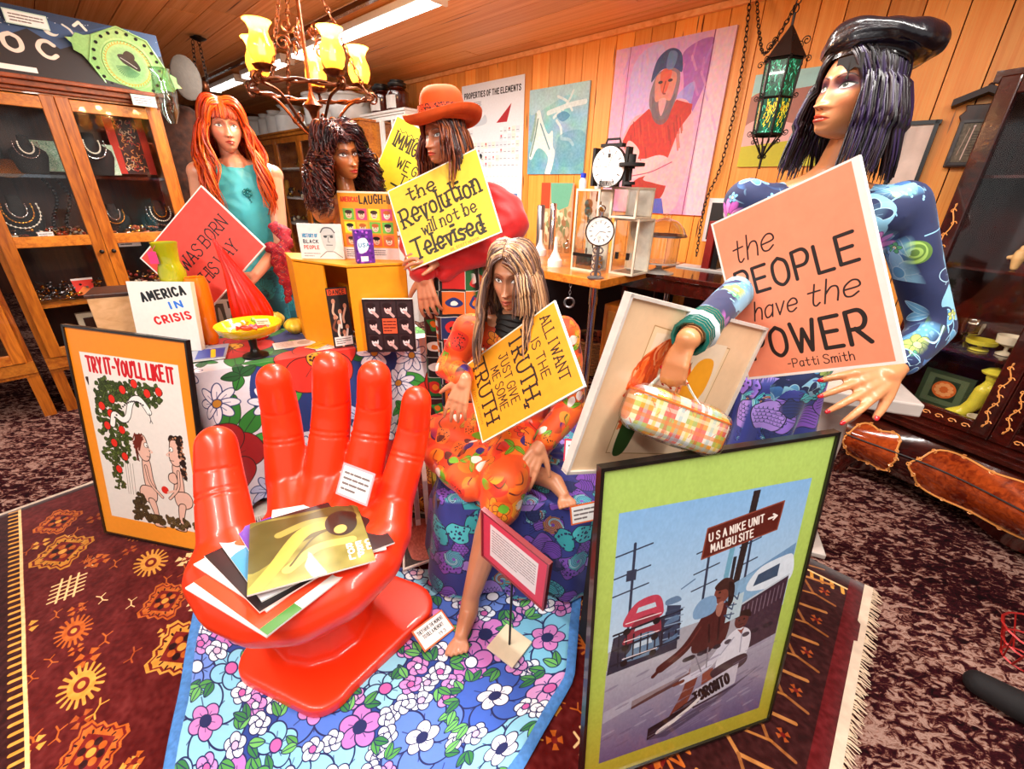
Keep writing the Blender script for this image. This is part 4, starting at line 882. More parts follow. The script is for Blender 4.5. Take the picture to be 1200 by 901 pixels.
# ================================================================ FAR CABINET AND CROCKS
def wbox(b, s0, s1, o0, o1, z0, z1, mi=0): b.box(W((s0+s1)/2, (o0+o1)/2, (z0+z1)/2), (abs(s1-s0), abs(o1-o0), abs(z1-z0)), AXW, mi)
OF = .75
sR, zT = sw(421, 141, OF); sL = sw(296, 150, OF)[0]; zT = sw(366, 150, OF)[1]
t = thing('glazed_cabinet', 'long low-lit wooden cabinet with glass doors under the row of crocks', 'cabinet', W((sL+sR)/2, OF/2+.1, 0))
b = MB(); wbox(b, sL, sR, OF-.45, OF, zT-.04, zT); wbox(b, sL-.02, sR+.02, OF-.47, OF+.02, zT, zT+.02); wbox(b, sL, sL+.03, OF-.45, OF, 0, zT-.04); wbox(b, sR-.03, sR, OF-.45, OF, 0, zT-.04); wbox(b, sL, sR, OF-.45, OF-.43, 0, zT-.04); wbox(b, sL, sR, OF-.45, OF, .1, .2); b.build('carcass', M['oakh'], t)
for z in (zT-.42, zT-.80, zT-1.15): b = MB(); wbox(b, sL+.03, sR-.03, OF-.42, OF-.03, z-.01, z+.01); b.build('shelf', M['white'], t)
nd = 4; dw = (sR-sL)/nd
for i in range(nd):
    a = sL+i*dw; b = MB(); z0, z1 = .22, zT-.06
    for x in (a+.03, a+dw-.03): wbox(b, x-.028, x+.028, OF, OF+.025, z0, z1)
    for z in (z0+.03, z1-.03): wbox(b, a+.056, a+dw-.056, OF, OF+.024, z-.03, z+.03)
    d = b.build('door', M['oak'], t); b = MB(); wbox(b, a+.056, a+dw-.056, OF+.008, OF+.012, z0+.06, z1-.06); b.build('glass_pane', M['glass'], d)
# shoes and small bronzes on its shelves
for i in range(5):
    s = sL+(i+.5)*(sR-sL)/5; z = zT-.41 if i % 2 else zT-.79; p = W(s, OF-.2, z); b = MB()
    cap(b, [(p+UP*.05-D1*-.10, .02), (p+UP*.05, .035), (p+UP*.12-D1*.08, .035), (p+UP*.2-D1*.09, .03)])
    tag(b.build('figurine', M['brass'] if i % 2 else plain('#e0a030', .4), None, True), ['gold ornament at the left end of the far glazed cabinet', 'orange shoe-like ornament on the far cabinet shelf', 'brass ornament low in the far glazed cabinet', 'amber ornament on the shelf behind the curly dark hair', 'small brass ornament at the right end of the far cabinet'][i], 'ornament')
b = MB(); R = random.Random(21)
for i in range(90): p = W(R.uniform(sL+.1, sR-.1), OF-R.uniform(.08, .38), zT-1.14+R.uniform(.01, .1)+(.36 if R.random() < .5 else 0)); b.ball(p, R.uniform(.015, .04), 5, R.randrange(4))
stuff(tag(b.build('trinkets', [M['steel'], M['brass'], M['cream'], M['black']], None, True), 'silver and brass trinkets crowding the shelves of the far glazed cabinet', 'trinkets'))
def by_px(x0, x1, yt, yb, off):
    xm = (x0+x1)/2; base = onwall(xm, yb, off); top = onwall(xm, yt, off); r = (onwall(x1, yb, off)-onwall(x0, yb, off)).length/2*.86; return base, r, top.z-base.z
enamel = plain('#dcdad6', .35, var=.08, scale=8, coat=.3)
crocks = [(298, 309, 138, 'jar'), (311, 322, 135, 'jar'), (321, 333, 131, 'jar'), (335, 352, 125, 'churn'), (353, 363, 136, 'jar'), (372, 397, 112, 'crock'), (400, 427, 110, 'pot')]
cl = ['small white jar at the left end of the crock row', 'second small white jar from the left on the far cabinet', 'third white jar, slightly taller, left of the churn', 'tall pale milk churn with a narrow neck on the far cabinet', 'short white jar just right of the milk churn', 'large straight white crock above the curly dark hair', 'large rounded white pot at the right end of the crock row']
for (x0, x1, yt, k), lab in zip(crocks, cl):
    base, r, h = by_px(x0, x1, yt, 152-(x0-298)*.06, OF-.2); base.z = zT+.021; h = max(.12, at((x0+x1)/2, yt, base.y).z-base.z)
    if k == 'jar': pr = [(r*.8, 0), (r*.95, .05*h), (r*.95, .75*h), (r*.7, .85*h), (r*.8, h), (r*.65, h), (r*.6, .85*h)]
    elif k == 'churn': pr = [(r*.95, 0), (r, .05*h), (r*.98, .6*h), (r*.6, .78*h), (r*.6, .9*h), (r*.8, h), (r*.65, h), (r*.5, .9*h)]
    elif k == 'crock': pr = [(r*.9, 0), (r, .05*h), (r, .9*h), (r*1.06, .93*h), (r*1.06, h), (r*.94, h), (r*.9, .7*h)]
    else: pr = [(r*.7, 0), (r*.95, .2*h), (r, .5*h), (r*.9, .85*h), (r*.98, .9*h), (r*.98, .96*h), (r*.86, h), (r*.8, .8*h)]
    b = MB(); b.lathe(pr, base, 20)
    if k in ('churn', 'pot'):
        for d_ in (-1, 1): b.tube([base-D1*d_*r*.98+UP*h*.55, base-D1*d_*r*1.2+UP*h*.65, base-D1*d_*r*.95+UP*h*.8], r*.07, 6)
    tag(b.build('crock', enamel, None, True), lab, 'jar', 'white crocks along the top of the far cabinet')
# small white hutch and two amber bottles
OW = .55; s0 = sw(425, 150, OW)[0]; s1 = sw(476, 150, OW)[0]; zt = sw(428, 137, OW)[1]; zb = 1.25
t = thing('white_cabinet', 'narrow white painted cupboard with small window panes behind the lime sign', 'cabinet', W((s0+s1)/2, OW-.2, 0)); b = MB()
wbox(b, s0, s1, OW-.35, OW, zt-.02, zt); wbox(b, s0-.02, s1+.02, OW-.36, OW+.02, zt, zt+.02); wbox(b, s0, s0+.025, OW-.35, OW, 0, zt-.02); wbox(b, s1-.025, s1, OW-.35, OW, 0, zt-.02); wbox(b, s0, s1, OW-.35, OW-.33, 0, zt); wbox(b, s0, s1, OW-.35, OW, 0, .9); wbox(b, s0, s1, OW-.33, OW-.02, 1.54, 1.56); b.build('carcass', M['white'], t)
for i in range(2):
    a = s0+.01+i*(s1-s0-.02)/2; w = (s1-s0-.02)/2; b = MB()
    for x in (a+.02, a+w-.02, a+w/2): wbox(b, x-.014, x+.014, OW, OW+.02, .95, zt-.04)
    for z in (.97, 1.25, zt-.42, zt-.05): wbox(b, a, a+w, OW, OW+.019, z-.018, z+.018)
    d = b.build('door', M['white'], t); b = MB(); wbox(b, a+.03, a+w-.03, OW+.006, OW+.01, .97, zt-.06); b.build('glass_pane', M['glass'], d)
b = MB(); R = random.Random(2)
for i in range(4): p = W(s0+.10+i*(s1-s0-.2)/3, OW-.15, 1.56); h = R.uniform(.12, .28); b = MB(); b.lathe([(.02, 0), (.022, h*.7), (.01, h*.8), (.01, h)], p, 10); tag(b.build('bottle', [M['steel'], M['cream'], M['chrome']][i % 3], None, True), ['grey bottle at the left inside the white cupboard', 'cream bottle second from the left inside the white cupboard', 'shiny bottle third from the left inside the white cupboard', 'grey bottle at the right inside the white cupboard'][i], 'bottle', 'bottles inside the white cupboard')
ambg = plain('#4a1408', .12, coat=.6)
for (x0, x1, yt, lab) in ((441, 458, 99, 'dark amber bottle with black lid and white label, nearer the pot'), (459, 476, 94, 'taller dark amber bottle with black lid beside the wall chart')):
    base, r, h = by_px(x0, x1, yt, 133, OW-.15); base.z = zt+.021; h = at((x0+x1)/2, yt, base.y).z-base.z; t = thing('apothecary_bottle', lab, 'bottle', base, 'amber bottles on the white cupboard')
    MB().lathe([(r*.9, 0), (r, .04*h), (r, .62*h), (r*.6, .74*h), (r*.6, .78*h)], base, 18).build('glass_body', ambg, t, True)
    MB().lathe([(r*.75, .78*h), (r*.8, .8*h), (r*.8, .9*h), (r*.6, .93*h), (r*.62, .98*h), (.001, h)], base, 18).build('lid', M['black'], t, True)
    b = MB(); b.grid(lambda u, v: base-NW*math.cos((u-.5)*1.6)*r*1.02-D1*math.sin((u-.5)*1.6)*r*1.02+UP*(h*(.1+.4*v)), 8, 2); b.build('paper_label', M['white'], t)

# ================================================================ WORKBENCH AGAINST THE WALL
ZB = .98
cb_ = onz(704, 329, ZB); sB = -(cb_.dot(D1)); oB = WD-cb_.dot(NW)
def Q(x, y, z=ZB): return onz(x, y, z)
t = thing('workbench', 'pine-topped workbench with chrome legs below the pictures', 'table', W(sB-.6, oB/2, 0))
b = MB(); wbox(b, sB-1.5, sB, .03, oB, ZB-.05, ZB); b.build('table_top', M['oakh'], t, bevel=.004)
for s, o in ((sB-.07, oB-.05), (sB-1.43, oB-.05), (sB-.07, .1), (sB-1.43, .1)):
    b = MB(); p = W(s, o, 0); b.tube([p, p+UP*(ZB-.05)], .022, 12); b.tube([p+UP*(ZB-.16), p+UP*(ZB-.05)], .027, 12); b.build('leg', M['chrome'], t, True)
def lathe_thing(name, label, cat, base, prof, mat, n=20, group=None):
    return tag(MB().lathe(prof, base, n).build(name, mat, None, True), label, cat, group)
# pocket watch on a stand
wc = at(703, 271, Q(700, 326).y); base = Q(700, 326); r = .083
t = thing('pocket_watch', 'large round pocket watch with white dial standing on the workbench', 'clock', Vector((wc.x, wc.y, ZB)))
face = (EYE-wc); face.z = 0; face.normalize(); fx = UP.cross(face).normalized()
b = MB(); b.lathe([(.001, -.03), (r*.8, -.03), (r, -.015), (r, .01), (r*.93, .018), (r*.9, .012)], wc, 32, ax=(fx, UP, face)); b.build('case', plain('#4a3830', .2, .9), t, True)
cv = Canvas(2, 2, 240, '#f2efe8')
for k in range(12): a = k*math.pi/6; cv.line([(1+.78*math.sin(a), 1-.78*math.cos(a)), (1+.62*math.sin(a), 1-.62*math.cos(a))], .05)
cv.line([(1, 1), (1.42, 1.05)], .04); cv.line([(1, 1), (.7, 1.35)], .03); cv.ell(1, 1.45, .16, .16, '#dcd8d0'); cv.line([(1, 1.45), (1.08, 1.4)], .02); cv.line([(.2, .8), (.6, .35), (1.2, .2)], .05, '#c8c4bc', smooth=True)
def disc(b, c, r_, X, Y, mi=0, n=28):
    v = [c+X*r_*math.cos(2*math.pi*k/n)+Y*r_*math.sin(2*math.pi*k/n) for k in range(n)]; b._add(v, [tuple(range(n))], mi, [[(.5+.5*math.cos(2*math.pi*k/n), .5+.5*math.sin(2*math.pi*k/n)) for k in range(n)]])
b = MB(); disc(b, wc+face*.014, r*.9, fx, UP); b.build('dial', print_mat('watch_dial', cv, .3), t)
b = MB(); b.tube([wc+UP*r, wc+UP*(r+.02)], .012, 8); b.tube([wc+UP*(r+.035)+fx*.018*math.cos(k*.63)+UP*.018*math.sin(k*.63) for k in range(10)], .004, 6, closed=True); b.build('crown', M['chrome'], t, True)
b = MB(); b.tube([Vector((wc.x, wc.y, ZB)), wc-UP*r], .010, 8)
for k in range(4): zz = ZB+(wc.z-r-ZB)*(k+.5)/4; b.tube([Vector((wc.x, wc.y, zz))+fx*.03*math.cos(q*.8)+UP*.02*math.sin(q*.8) for q in range(8)], .005, 5, closed=True)
b.lathe([(.05, 0), (.05, .008), (.02, .015)], (wc.x, wc.y, ZB), 16); b.build('stand', M['steel'], t, True)
# glass clock cases
def glasscase(name, x0, x1, yt, yb, Y, label, dep=.16, inner=None, fr='#d8ccb4', z0=None, face_fill=None):
    a = at(x0, yb, Y); c = at(x1, yb, Y); top = at((x0+x1)/2, yt, Y).z; zb_ = z0 if z0 is not None else a.z
    X = -D1; w = abs((c-a).dot(X))*1.0; w = max(w, (c-a).length*.75); cen = (a+c)/2+NW*dep/2; h = top-zb_
    t = thing(name, label, 'display case', Vector((cen.x, cen.y, zb_))); fm = plain(fr, .4, var=.1)
    b = MB(); e = .012
    for sx in (-1, 1):
        for sy in (-1, 1): b.box(Vector((cen.x, cen.y, zb_+h/2))+X*sx*(w/2-e/2)+NW*sy*(dep/2-e/2), (e, e, h), AXW)
    for z in (zb_+e/2, zb_+h-e/2):
        for sy in (-1, 1): b.box(Vector((cen.x, cen.y, z))+NW*sy*(dep/2-e/2), (w-2*e, e, e), AXW)
        for sx in (-1, 1): b.box(Vector((cen.x, cen.y, z))+X*sx*(w/2-e/2), (e, dep-2*e, e), AXW)
    b.build('frame', fm, t)
    MB().box(Vector((cen.x, cen.y, zb_+.006)), (w-.02, dep-.02, .01), AXW).build('base', plain('#6a5848', .5), t)
    for s_, nm in ((-1, 'glass_pane'), ): MB().box(Vector((cen.x, cen.y, zb_+h/2))+NW*s_*(dep/2-.004), (w-.02, .003, h-.02), AXW).build(nm, M['acrylic'], t)
    MB().box(Vector((cen.x, cen.y, zb_+h/2))+NW*(dep/2-.006), (w-.02, .003, h-.02), AXW).build('back_panel', plain(face_fill or '#d8d4c4', .5), t)
    return t, cen, w, h, zb_
Yb = Q(728, 322).y
t1, c1, w1, h1, zb1 = glasscase('glass_case', 706, 748, 256, 318, Yb, 'tall cream-backed glass case behind the pocket watch', z0=ZB, dep=.2)
b = MB(); 
for q in (-.2, .25): b.box(Vector((c1.x, c1.y, ZB+h1*.35))-D1*w1*q-NW*.11, (.02, .01, .04), AXW)
b.build('latch', M['black'], t1)
t2, c2, w2, h2, zb2 = glasscase('glass_case', 705, 752, 219, 255, Yb, 'upper white-backed glass case stacked on the tall cream one', z0=ZB+h1+.001, dep=.2)
t3, c3, w3, h3, zb3 = glasscase('skeleton_clock', 660, 702, 221, 318, Yb+.12, 'glass-cased clock with brass works left of the pocket watch', z0=ZB, dep=.16)
b = MB(); R = random.Random(5)
for k in range(14):
    p = Vector((c3.x, c3.y, ZB+h3*R.uniform(.1, .9)))-D1*w3*R.uniform(-.3, .3)
    if k % 2: b.lathe([(.03, 0), (.03, .006)], p, 14, ax=(-D1, UP, -NW))
    else: b.tube([p, p+UP*.08], .006, 6)
b.box(Vector((c3.x, c3.y, ZB+.05)), (w3*.8, .1, .08), AXW); b.build('clockwork', M['brass'], t3, True)
b = MB(); b.box(Vector((c3.x, c3.y, ZB+.10))-NW*.082, (w3*.85, .006, .02), AXW); b.build('dark_strip', M['black'], t3)
# clock movement on the top
yb_ = c2.y; zt2 = zb2+h2; mc = at(716, 196, yb_-.05); r = .105
t = thing('clock_movement', 'open clock movement with white dial and black gear on the upper glass case', 'clock', Vector((mc.x, mc.y, zt2)))
b = MB(); disc(b, mc-NW*.03, r, -D1, UP); cv = Canvas(2, 2, 260, '#f0ede8'); 
for k in range(12): a = k*math.pi/6; cv.line([(1+.85*math.sin(a), 1-.85*math.cos(a)), (1+.7*math.sin(a), 1-.7*math.cos(a))], .05, '#3a3030')
cv.rect(.92, .35, 1.1, .55, '#181818'); cv.line([(1, 1), (.45, .95)], .03, '#b03030'); cv.line([(1, 1), (1.2, .4)], .035); cv.ell(1, 1.1, .14, .14, '#c8c0b8'); cv.line([(.6, 1.3), (1.4, 1.3)], .03, '#888078')
b.lathe([(r, 0), (r*1.04, 0), (r*1.04, .02), (.001, .02)], mc-NW*.028, 28, ax=(-D1, UP, NW), mi=1); b.build('dial', [print_mat('movement_dial', cv, .4), M['black']], t)
b = MB(); hx_ = r*1.0
for d_ in (-1, 1): b.box(mc-D1*d_*hx_*1.02+NW*.0, (.018, .05, .2), AXW)
b.box(mc+UP*hx_*1.05, (.14, .04, .018), AXW); b.tube([mc-D1*-.05+UP*hx_*1.08, mc-D1*-.04+UP*hx_*1.35, mc-D1*.04+UP*hx_*1.35, mc-D1*.05+UP*hx_*1.08], .006, 6); b.box(Vector((mc.x, mc.y, zt2+.015)), (.10, .06, .03), AXW); b.build('plates', M['blackmat'], t)
b = MB(); gcx = mc-D1*.15-NW*.03+UP*.01
b.lathe([(.07, -.008), (.07, .008)], gcx, 24); b.lathe([(.02, -.02), (.02, .05)], gcx, 12); b.tube([gcx+UP*-.08, gcx+UP*.05], .008, 8); b.lathe([(.03, -.1), (.03, -.085)], gcx, 14); b.box(Vector((gcx.x, gcx.y, (zt2+gcx.z-.1)/2)), (.02, .02, gcx.z-.1-zt2), AXW); b.build('gear', M['blackmat'], t, True)
bl_ = plain('#2038c0', .35); fl_ = plain('#e8f0f4', .15)
for x, lab in ((683, 'small clear bottle with blue cap, left one'), (701, 'small clear bottle with blue cap beside the clock movement')):
    zt3 = zb3+h3; p = at(x, 216, c3.y); p.z = zt3+.001; t = thing('vial', lab, 'bottle', p, 'blue-capped bottles'); MB().lathe([(.02, 0), (.022, .01), (.022, .045), (.014, .055), (.014, .06)], p, 12).build('body', fl_, t, True); MB().lathe([(.017, .06), (.017, .085), (.001, .087)], p, 12).build('cap', bl_, t, True)
# funnels, cylinders, collage, little bottles
for (x, yb2, lab) in ((633, 299, 'white upturned funnel half hidden by the blonde hair'), (650, 312, 'white upturned funnel standing on the workbench edge')):
    p = Q(x, yb2); lathe_thing('funnel', lab, 'funnel', p, [(.048, 0), (.05, .03), (.048, .045), (.04, .05), (.016, .10), (.013, .12), (.010, .19), (.007, .19)], M['white'], group='white funnels')
for (x, w, yt, lab) in ((632, .032, 240, 'dull grey metal cylinder, the left of the pair'), (646, .028, 238, 'dark polished metal cylinder beside the grey one')):
    p = Q(x, 292); h = at(x, yt, p.y).z-ZB; lathe_thing('metal_cylinder', lab, 'cylinder', p, [(w, 0), (w, h*.98), (w*.8, h)], M['steel'] if w > .03 else M['chrome'], group='metal cylinders on the bench')
for k, x in enumerate((608, 617, 655, 664, 672)):
    p = Q(x, 303 if x < 630 else 296); h = rnd.uniform(.06, .14); t = lathe_thing('glass_jar', ['clear jar by the red sleeve', 'second clear jar by the red sleeve', 'clear jar left of the glass-cased clock', 'narrow jar against the glass-cased clock', 'clear jar in front of the brass clockwork'][k], 'jar', p, [(.022, 0), (.024, h*.7), (.012, h*.8), (.012, h), (.015, h*1.05)], thin_glass('jar_glass', (.9, .9, .85), .25) if k == 0 else bpy.data.materials['jar_glass'], 12)
cv = Canvas(1, 1, 240, '#c8a878'); R = random.Random(3)
for i in range(60): cv.ell(R.uniform(0, 1), R.uniform(.4, 1), .08, .05, R.choice(('#d8b890', '#a87850', '#e8d8b0', '#6a4028', '#889060')), rot=R.uniform(0, 3))
cv.rect(0, 0, .3, .4, '#b84820'); cv.poly([(.3, 0), (1, 0), (.9, .35), (.6, .42), (.35, .3)], '#68b090')
s0, z1 = sw(635, 214, .06); s1 = sw(672, 214, .06)[0]
flat('collage', *wr(s0, s1, ZB, z1, .06), .02, cv, 'collage panel with rust, green and straw colours behind the metal cylinders', 'picture')
# chain with ring under the bench
p = W(sB-.22, oB-.01, ZB-.05); chain('key_chain', [p, p-UP*.09], M['steel'], None, .025, .002, .007, 'short steel chain hanging under the workbench edge', 'chain')
b = MB(); b.tube([p-UP*.12+fx*.03*math.cos(k*.52)+UP*.03*math.sin(k*.52) for k in range(12)], .008, 6, closed=True); tag(b.build('ring', M['steel'], None, True), 'grey ring hanging on the chain under the workbench', 'ring')
# cake domes on a dark side table
ZS = .97; pS = onz(781, 322, ZS)
s_a = -(pS.dot(D1)); o_a = WD-pS.dot(NW)
t = thing('side_table', 'dark mahogany side table right of the workbench', 'table', W(s_a+.3, max(.2, o_a/2), 0)); oo = max(.35, o_a+.02)
b = MB(); wbox(b, s_a-.36, s_a+.72, .03, oo, ZS-.03, ZS); wbox(b, s_a-.34, s_a+.70, .05, oo-.02, ZS-.12, ZS-.03); b.build('table_top', M['mahog'], t, bevel=.004)
for s, o in ((s_a-.3, oo-.05), (s_a+.66, oo-.05), (s_a-.3, .08), (s_a+.66, .08)): b = MB(); b.tube([W(s, o, 0), W(s, o, ZS-.12)], .022, 8); b.build('leg', M['mahog'], t)
cgl = thin_glass('dome_glass', (.94, .95, .94), .3)
def cake(x, ybase, z, h, r, label, dome=True):
    p = onz(x, ybase, z); t = thing('cake_stand', label, 'cake stand', p)
    if dome:
        MB().lathe([(r*.8, 0), (r*.8, .006), (r*.3, .02), (.02, .03), (.02, .05), (r, .062), (r*1.02, .07)], p, 32).build('foot_plate', plain('#c8c4bc', .2, coat=.5), t, True)
        MB().lathe([(r*.86, .072), (r*.86, h*.62)], p, 32).build('glass_drum', cgl, t, True)
        MB().lathe([(r*1.15, h*.62), (r*1.15, h*.65)], p, 32).build('rim', M['steel'], t, True)
        MB().lathe([(r*1.12, h*.65), (r*.95, h*.76), (r*.6, h*.87), (.02, h*.92), (.02, h*.95), (.03, h*.98), (.001, h)], p, 32).build('dome', cgl, t, True)
    return p
pk = onz(764, 322, ZS); cake(771, 319, ZS, at(771, 250, pk.y).z-ZS, .125, 'glass cake stand with a domed lid on the dark side table')
b = MB(); b.box(onz(822, 316, ZS)+UP*.006+NW*.05, (.36, .14, .01), AXW); tag(b.build('papers', M['white']), 'white papers on the dark side table', 'papers')
b = MB(); b.box(onz(823, 303, ZS)+UP*.04, (.11, .06, .06), AXW); tag(b.build('white_box', M['white'], bevel=.004), 'small white box on the dark side table', 'box')
b = MB(); b.box(onz(812, 300, ZS)+UP*.045+NW*.06, (.16, .05, .09), AXW); tag(b.build('red_box', plain('#8c1410', .4), bevel=.003), 'dark red box behind the small white box', 'box')
pb_ = W(sw(838, 270, .15)[0], .12, ZS); b = MB(); b.box(pb_+UP*.16, (.05, .18, .32), AXW); b.box(pb_+UP*.16-D1*.055, (.04, .16, .34), AXW, 1); tag(b.build('red_folder', [plain('#8c1a12', .4), M['black']], bevel=.003), 'dark red upright folders beside the peach sign', 'folder')
# wooden chest and basket below
pc_ = onz(735, 400, 0.3); b = MB()
cs = -(W(s_a-.1, 0, 0).dot(D1)); t = thing('wooden_chest', 'carved oak box standing under the side table', 'box', W(s_a-.06, oo+.12, 0))
b = MB(); wbox(b, s_a-.3, s_a+.16, oo+.0, oo+.2, 0, .76); b.build('body', M['oak'], t, bevel=.006)
b = MB(); wbox(b, s_a-.26, s_a+.12, oo+.2, oo+.215, .1, .72); b.build('panel', plain('#a06428', .4), t, bevel=.004)
bk = onz(694, 400, .28); t = thing('wicker_basket', 'round wicker basket of dried brown things under the workbench', 'basket', Vector((bk.x, bk.y, 0)))
wm = plain('#a87848', .8, var=.35, scale=90, bump=.5); b = MB()
for k in range(16):
    z = .02+k*.018; r_ = .13+.05*k/15; b.tube([Vector((bk.x+(r_+.004*(-1)**(j+k))*math.cos(j*math.pi/16), bk.y+(r_+.004*(-1)**(j+k))*math.sin(j*math.pi/16), z)) for j in range(32)], .009, 4, closed=True)
stuff(b.build('weave', wm, t)); b = MB(); b.tube([Vector((bk.x+.188*math.cos(j*.26), bk.y+.188*math.sin(j*.26), .315)) for j in range(24)], .014, 6, closed=True); b.build('rim', wm, t, True)
b = MB(); R = random.Random(6)
for i in range(70): a = R.uniform(0, 6.28); r_ = .15*math.sqrt(R.random()); b.ball((bk.x+r_*math.cos(a), bk.y+r_*math.sin(a), .27+R.uniform(0, .06)), R.uniform(.015, .03), 5, R.randrange(3))
stuff(tag(b.build('dried_pods', [plain('#6a2c18', .8), plain('#a04824', .8), plain('#3c1810', .8)], None, True), 'dried rust and brown pods filling the wicker basket', 'pods'))
b = MB(); wbox(b, sB+.04, s_a+.9, .0, .02, 0, .86); tag(b.build('dark_backing', plain('#2a0e08', .7)), 'flat dark board against the wall below the side table', 'board')  # flat dark board along the wall, floor to below the side table top
b = MB(); wbox(b, sB-1.45, sB-.05, .02, .04, .0, ZB-.08); tag(b.build('dark_sheet', plain('#1a0c14', .9)), 'flat dark sheet behind the workbench legs', 'backdrop')  # flat dark sheet along the wall, floor to below the bench top

# ================================================================ FLORAL PRINTS
def flower(c, x, y, r, n, col, ctr, R, line=None, lw=.004, pw=.62, ctr2=None, rc=.28):
    a0 = R.uniform(0, 6.28)
    for k in range(n):
        a = a0+k*2*math.pi/n; px, py = x+math.cos(a)*r*.55, y+math.sin(a)*r*.55
        if line: c.ell(px, py, r*.48+lw, r*pw/2+lw, line, a)
        c.ell(px, py, r*.48, r*pw/2, col, a)
    for k in range(n):
        a = a0+(k+.0)*2*math.pi/n; 
        if line: c.line([(x+math.cos(a)*r*.25, y+math.sin(a)*r*.25), (x+math.cos(a)*r*.6, y+math.sin(a)*r*.6)], lw*.7, line, .6)
    if line: c.ell(x, y, r*rc+lw, r*rc+lw, line)
    c.ell(x, y, r*rc, r*rc, ctr)
    if ctr2:
        for k in range(14): a = R.uniform(0, 6.28); q = r*rc*math.sqrt(R.random())*.85; c.ell(x+math.cos(a)*q, y+math.sin(a)*q, r*.035, r*.035, ctr2)
def leaf(c, x, y, l, w, a, col, line=None, lw=.003):
    p = [(0, 0), (.3, w), (.7, w*.8), (1, 0), (.7, -w*.8), (.3, -w)]; q = [(x+(u*math.cos(a)-v*math.sin(a))*l, y+(u*math.sin(a)+v*math.cos(a))*l) for u, v in p]
    c.poly(q, col, 1, True)
    if line: c.line(q, lw, line, 1, True, True); c.line([q[0], q[3]], lw, line)
def table_print():
    R = random.Random(12); c = Canvas(2.4, 2.4, 1800, '#e9e6ec')
    pts = []
    def spot(r, tries=200):
        for _ in range(tries):
            x, y = R.uniform(0, 2.4), R.uniform(0, 2.4)
            if all(math.hypot(x-a, y-b) > (r+q)*.92 for a, b, q in pts): pts.append((x, y, r)); return x, y
    for k in range(7):
        q = spot(.34)
        if q: c.poly([(q[0]+math.cos(a*.7)*.34*R.uniform(.8, 1.1), q[1]+math.sin(a*.7)*.3*R.uniform(.8, 1.1)) for a in range(9)], '#1c3478', 1, True); pts.pop()
    for k in range(22):
        q = spot(.17)
        if q:
            for j in range(9): a = R.uniform(0, 6.28); leaf(c, q[0]+math.cos(a)*.13, q[1]+math.sin(a)*.13, .17, .22, a+R.uniform(-.3, .3), R.choice(('#2c8428', '#3ca038', '#1c6820')), '#0c3414')
            flower(c, q[0], q[1], .17, 5, R.choice(('#d01c10', '#c01408', '#e02c18', '#a80c10')), '#e0a820', R, '#3c0404', .004, 1.05, '#4a2008', .26)
    for k in range(60):
        q = spot(.075)
        if q: flower(c, q[0], q[1], .08, 8, R.choice(('#f6f4f8', '#f4f2fa', '#c8d0ee')), '#c88820', R, '#20306c', .004, .42, None, .2)
    for k in range(50):
        q = spot(.04)
        if q:
            for j in range(4): leaf(c, q[0], q[1], .07, .28, R.uniform(0, 6.28), R.choice(('#2c8428', '#58b040', '#1c5c28')), '#0c3414')
    return c
def bed_print():
    R = random.Random(5); c = Canvas(1.25, 1.0, 2000, '#1d3f93'); pts = []
    def spot(r, tries=260, k=.86):
        for _ in range(tries):
            x, y = R.uniform(0, 1.25), R.uniform(0, 1.0)
            if all(math.hypot(x-a, y-b) > (r+q)*k for a, b, q in pts): pts.append((x, y, r)); return x, y
    NV = '#101c58'
    for k in range(13):
        q = spot(.115)
        if q:
            b_ = R.choice(('#5a80d8', '#3a62c4', '#8fd0e8', '#7cc4e4', '#4c74d0')); flower(c, q[0], q[1], .135, 6, b_, b_, R, NV, .006, 1.0, None, .2); flower(c, q[0], q[1], .055, 5, R.choice(('#f6f6fa', '#d884c8', '#f4f4fa')), NV, R, NV, .004, .8, None, .3)
    for k in range(30):
        q = spot(.062)
        if q: flower(c, q[0], q[1], .07, 5, R.choice(('#c878c4', '#98d8ec', '#6c90e0', '#e0a0d8', '#88cce8')), R.choice(('#f4f4fa', NV, '#d060a8')), R, NV, .005, .85, None, .27)
    for k in range(90):
        q = spot(.03)
        if q: flower(c, q[0], q[1], .036, 5, R.choice(('#f8f8fc', '#f4f4fa', '#e8f0fa', '#d890d0')), R.choice(('#e0b0d0', '#d060a8', '#f0f0f8')), R, NV, .004, .9, None, .3)
    for k in range(120):
        q = spot(.02)
        if q:
            a = R.uniform(0, 6.28)
            for j in range(2): leaf(c, q[0], q[1], .055, .26, a+j*.9, R.choice(('#4c9c48', '#2c7c40', '#6cbc60')), NV)
    return c
def psychedelic(seed, bg, cols, dots='#180c08', w=1.0, big=.17, line='#1c0c10', n=34, stem='#50a030'):
    R = random.Random(seed); c = Canvas(w, w, 900, bg)
    for k in range(n):
        x, y = R.uniform(0, w), R.uniform(0, w); r = R.uniform(.5, 1)*big; co = R.choice(cols); m = R.randint(5, 9); a0 = R.uniform(0, 6)
        c.poly([(x+math.cos(a0+a*math.pi*2/m)*r*R.uniform(.6, 1.05), y+math.sin(a0+a*math.pi*2/m)*r*R.uniform(.6, 1.05)) for a in range(m)], co, 1, True)
        t = R.random()
        if t < .35:
            for j in range(26): a = R.uniform(0, 6.28); q = r*.62*math.sqrt(R.random()); c.ell(x+math.cos(a)*q, y+math.sin(a)*q, r*.06, r*.045, dots, a)
        elif t < .55: flower(c, x, y, r*.7, 6, R.choice(cols), R.choice(cols), R, line, .004)
        elif t < .75:
            for j in range(3): leaf(c, x, y, r*.9, .2, R.uniform(0, 6.28), stem, line)
        else: c.line([(x-r*.6, y), (x, y+r*.3), (x+r*.5, y-r*.2)], .01, line, 1, True)
    return c

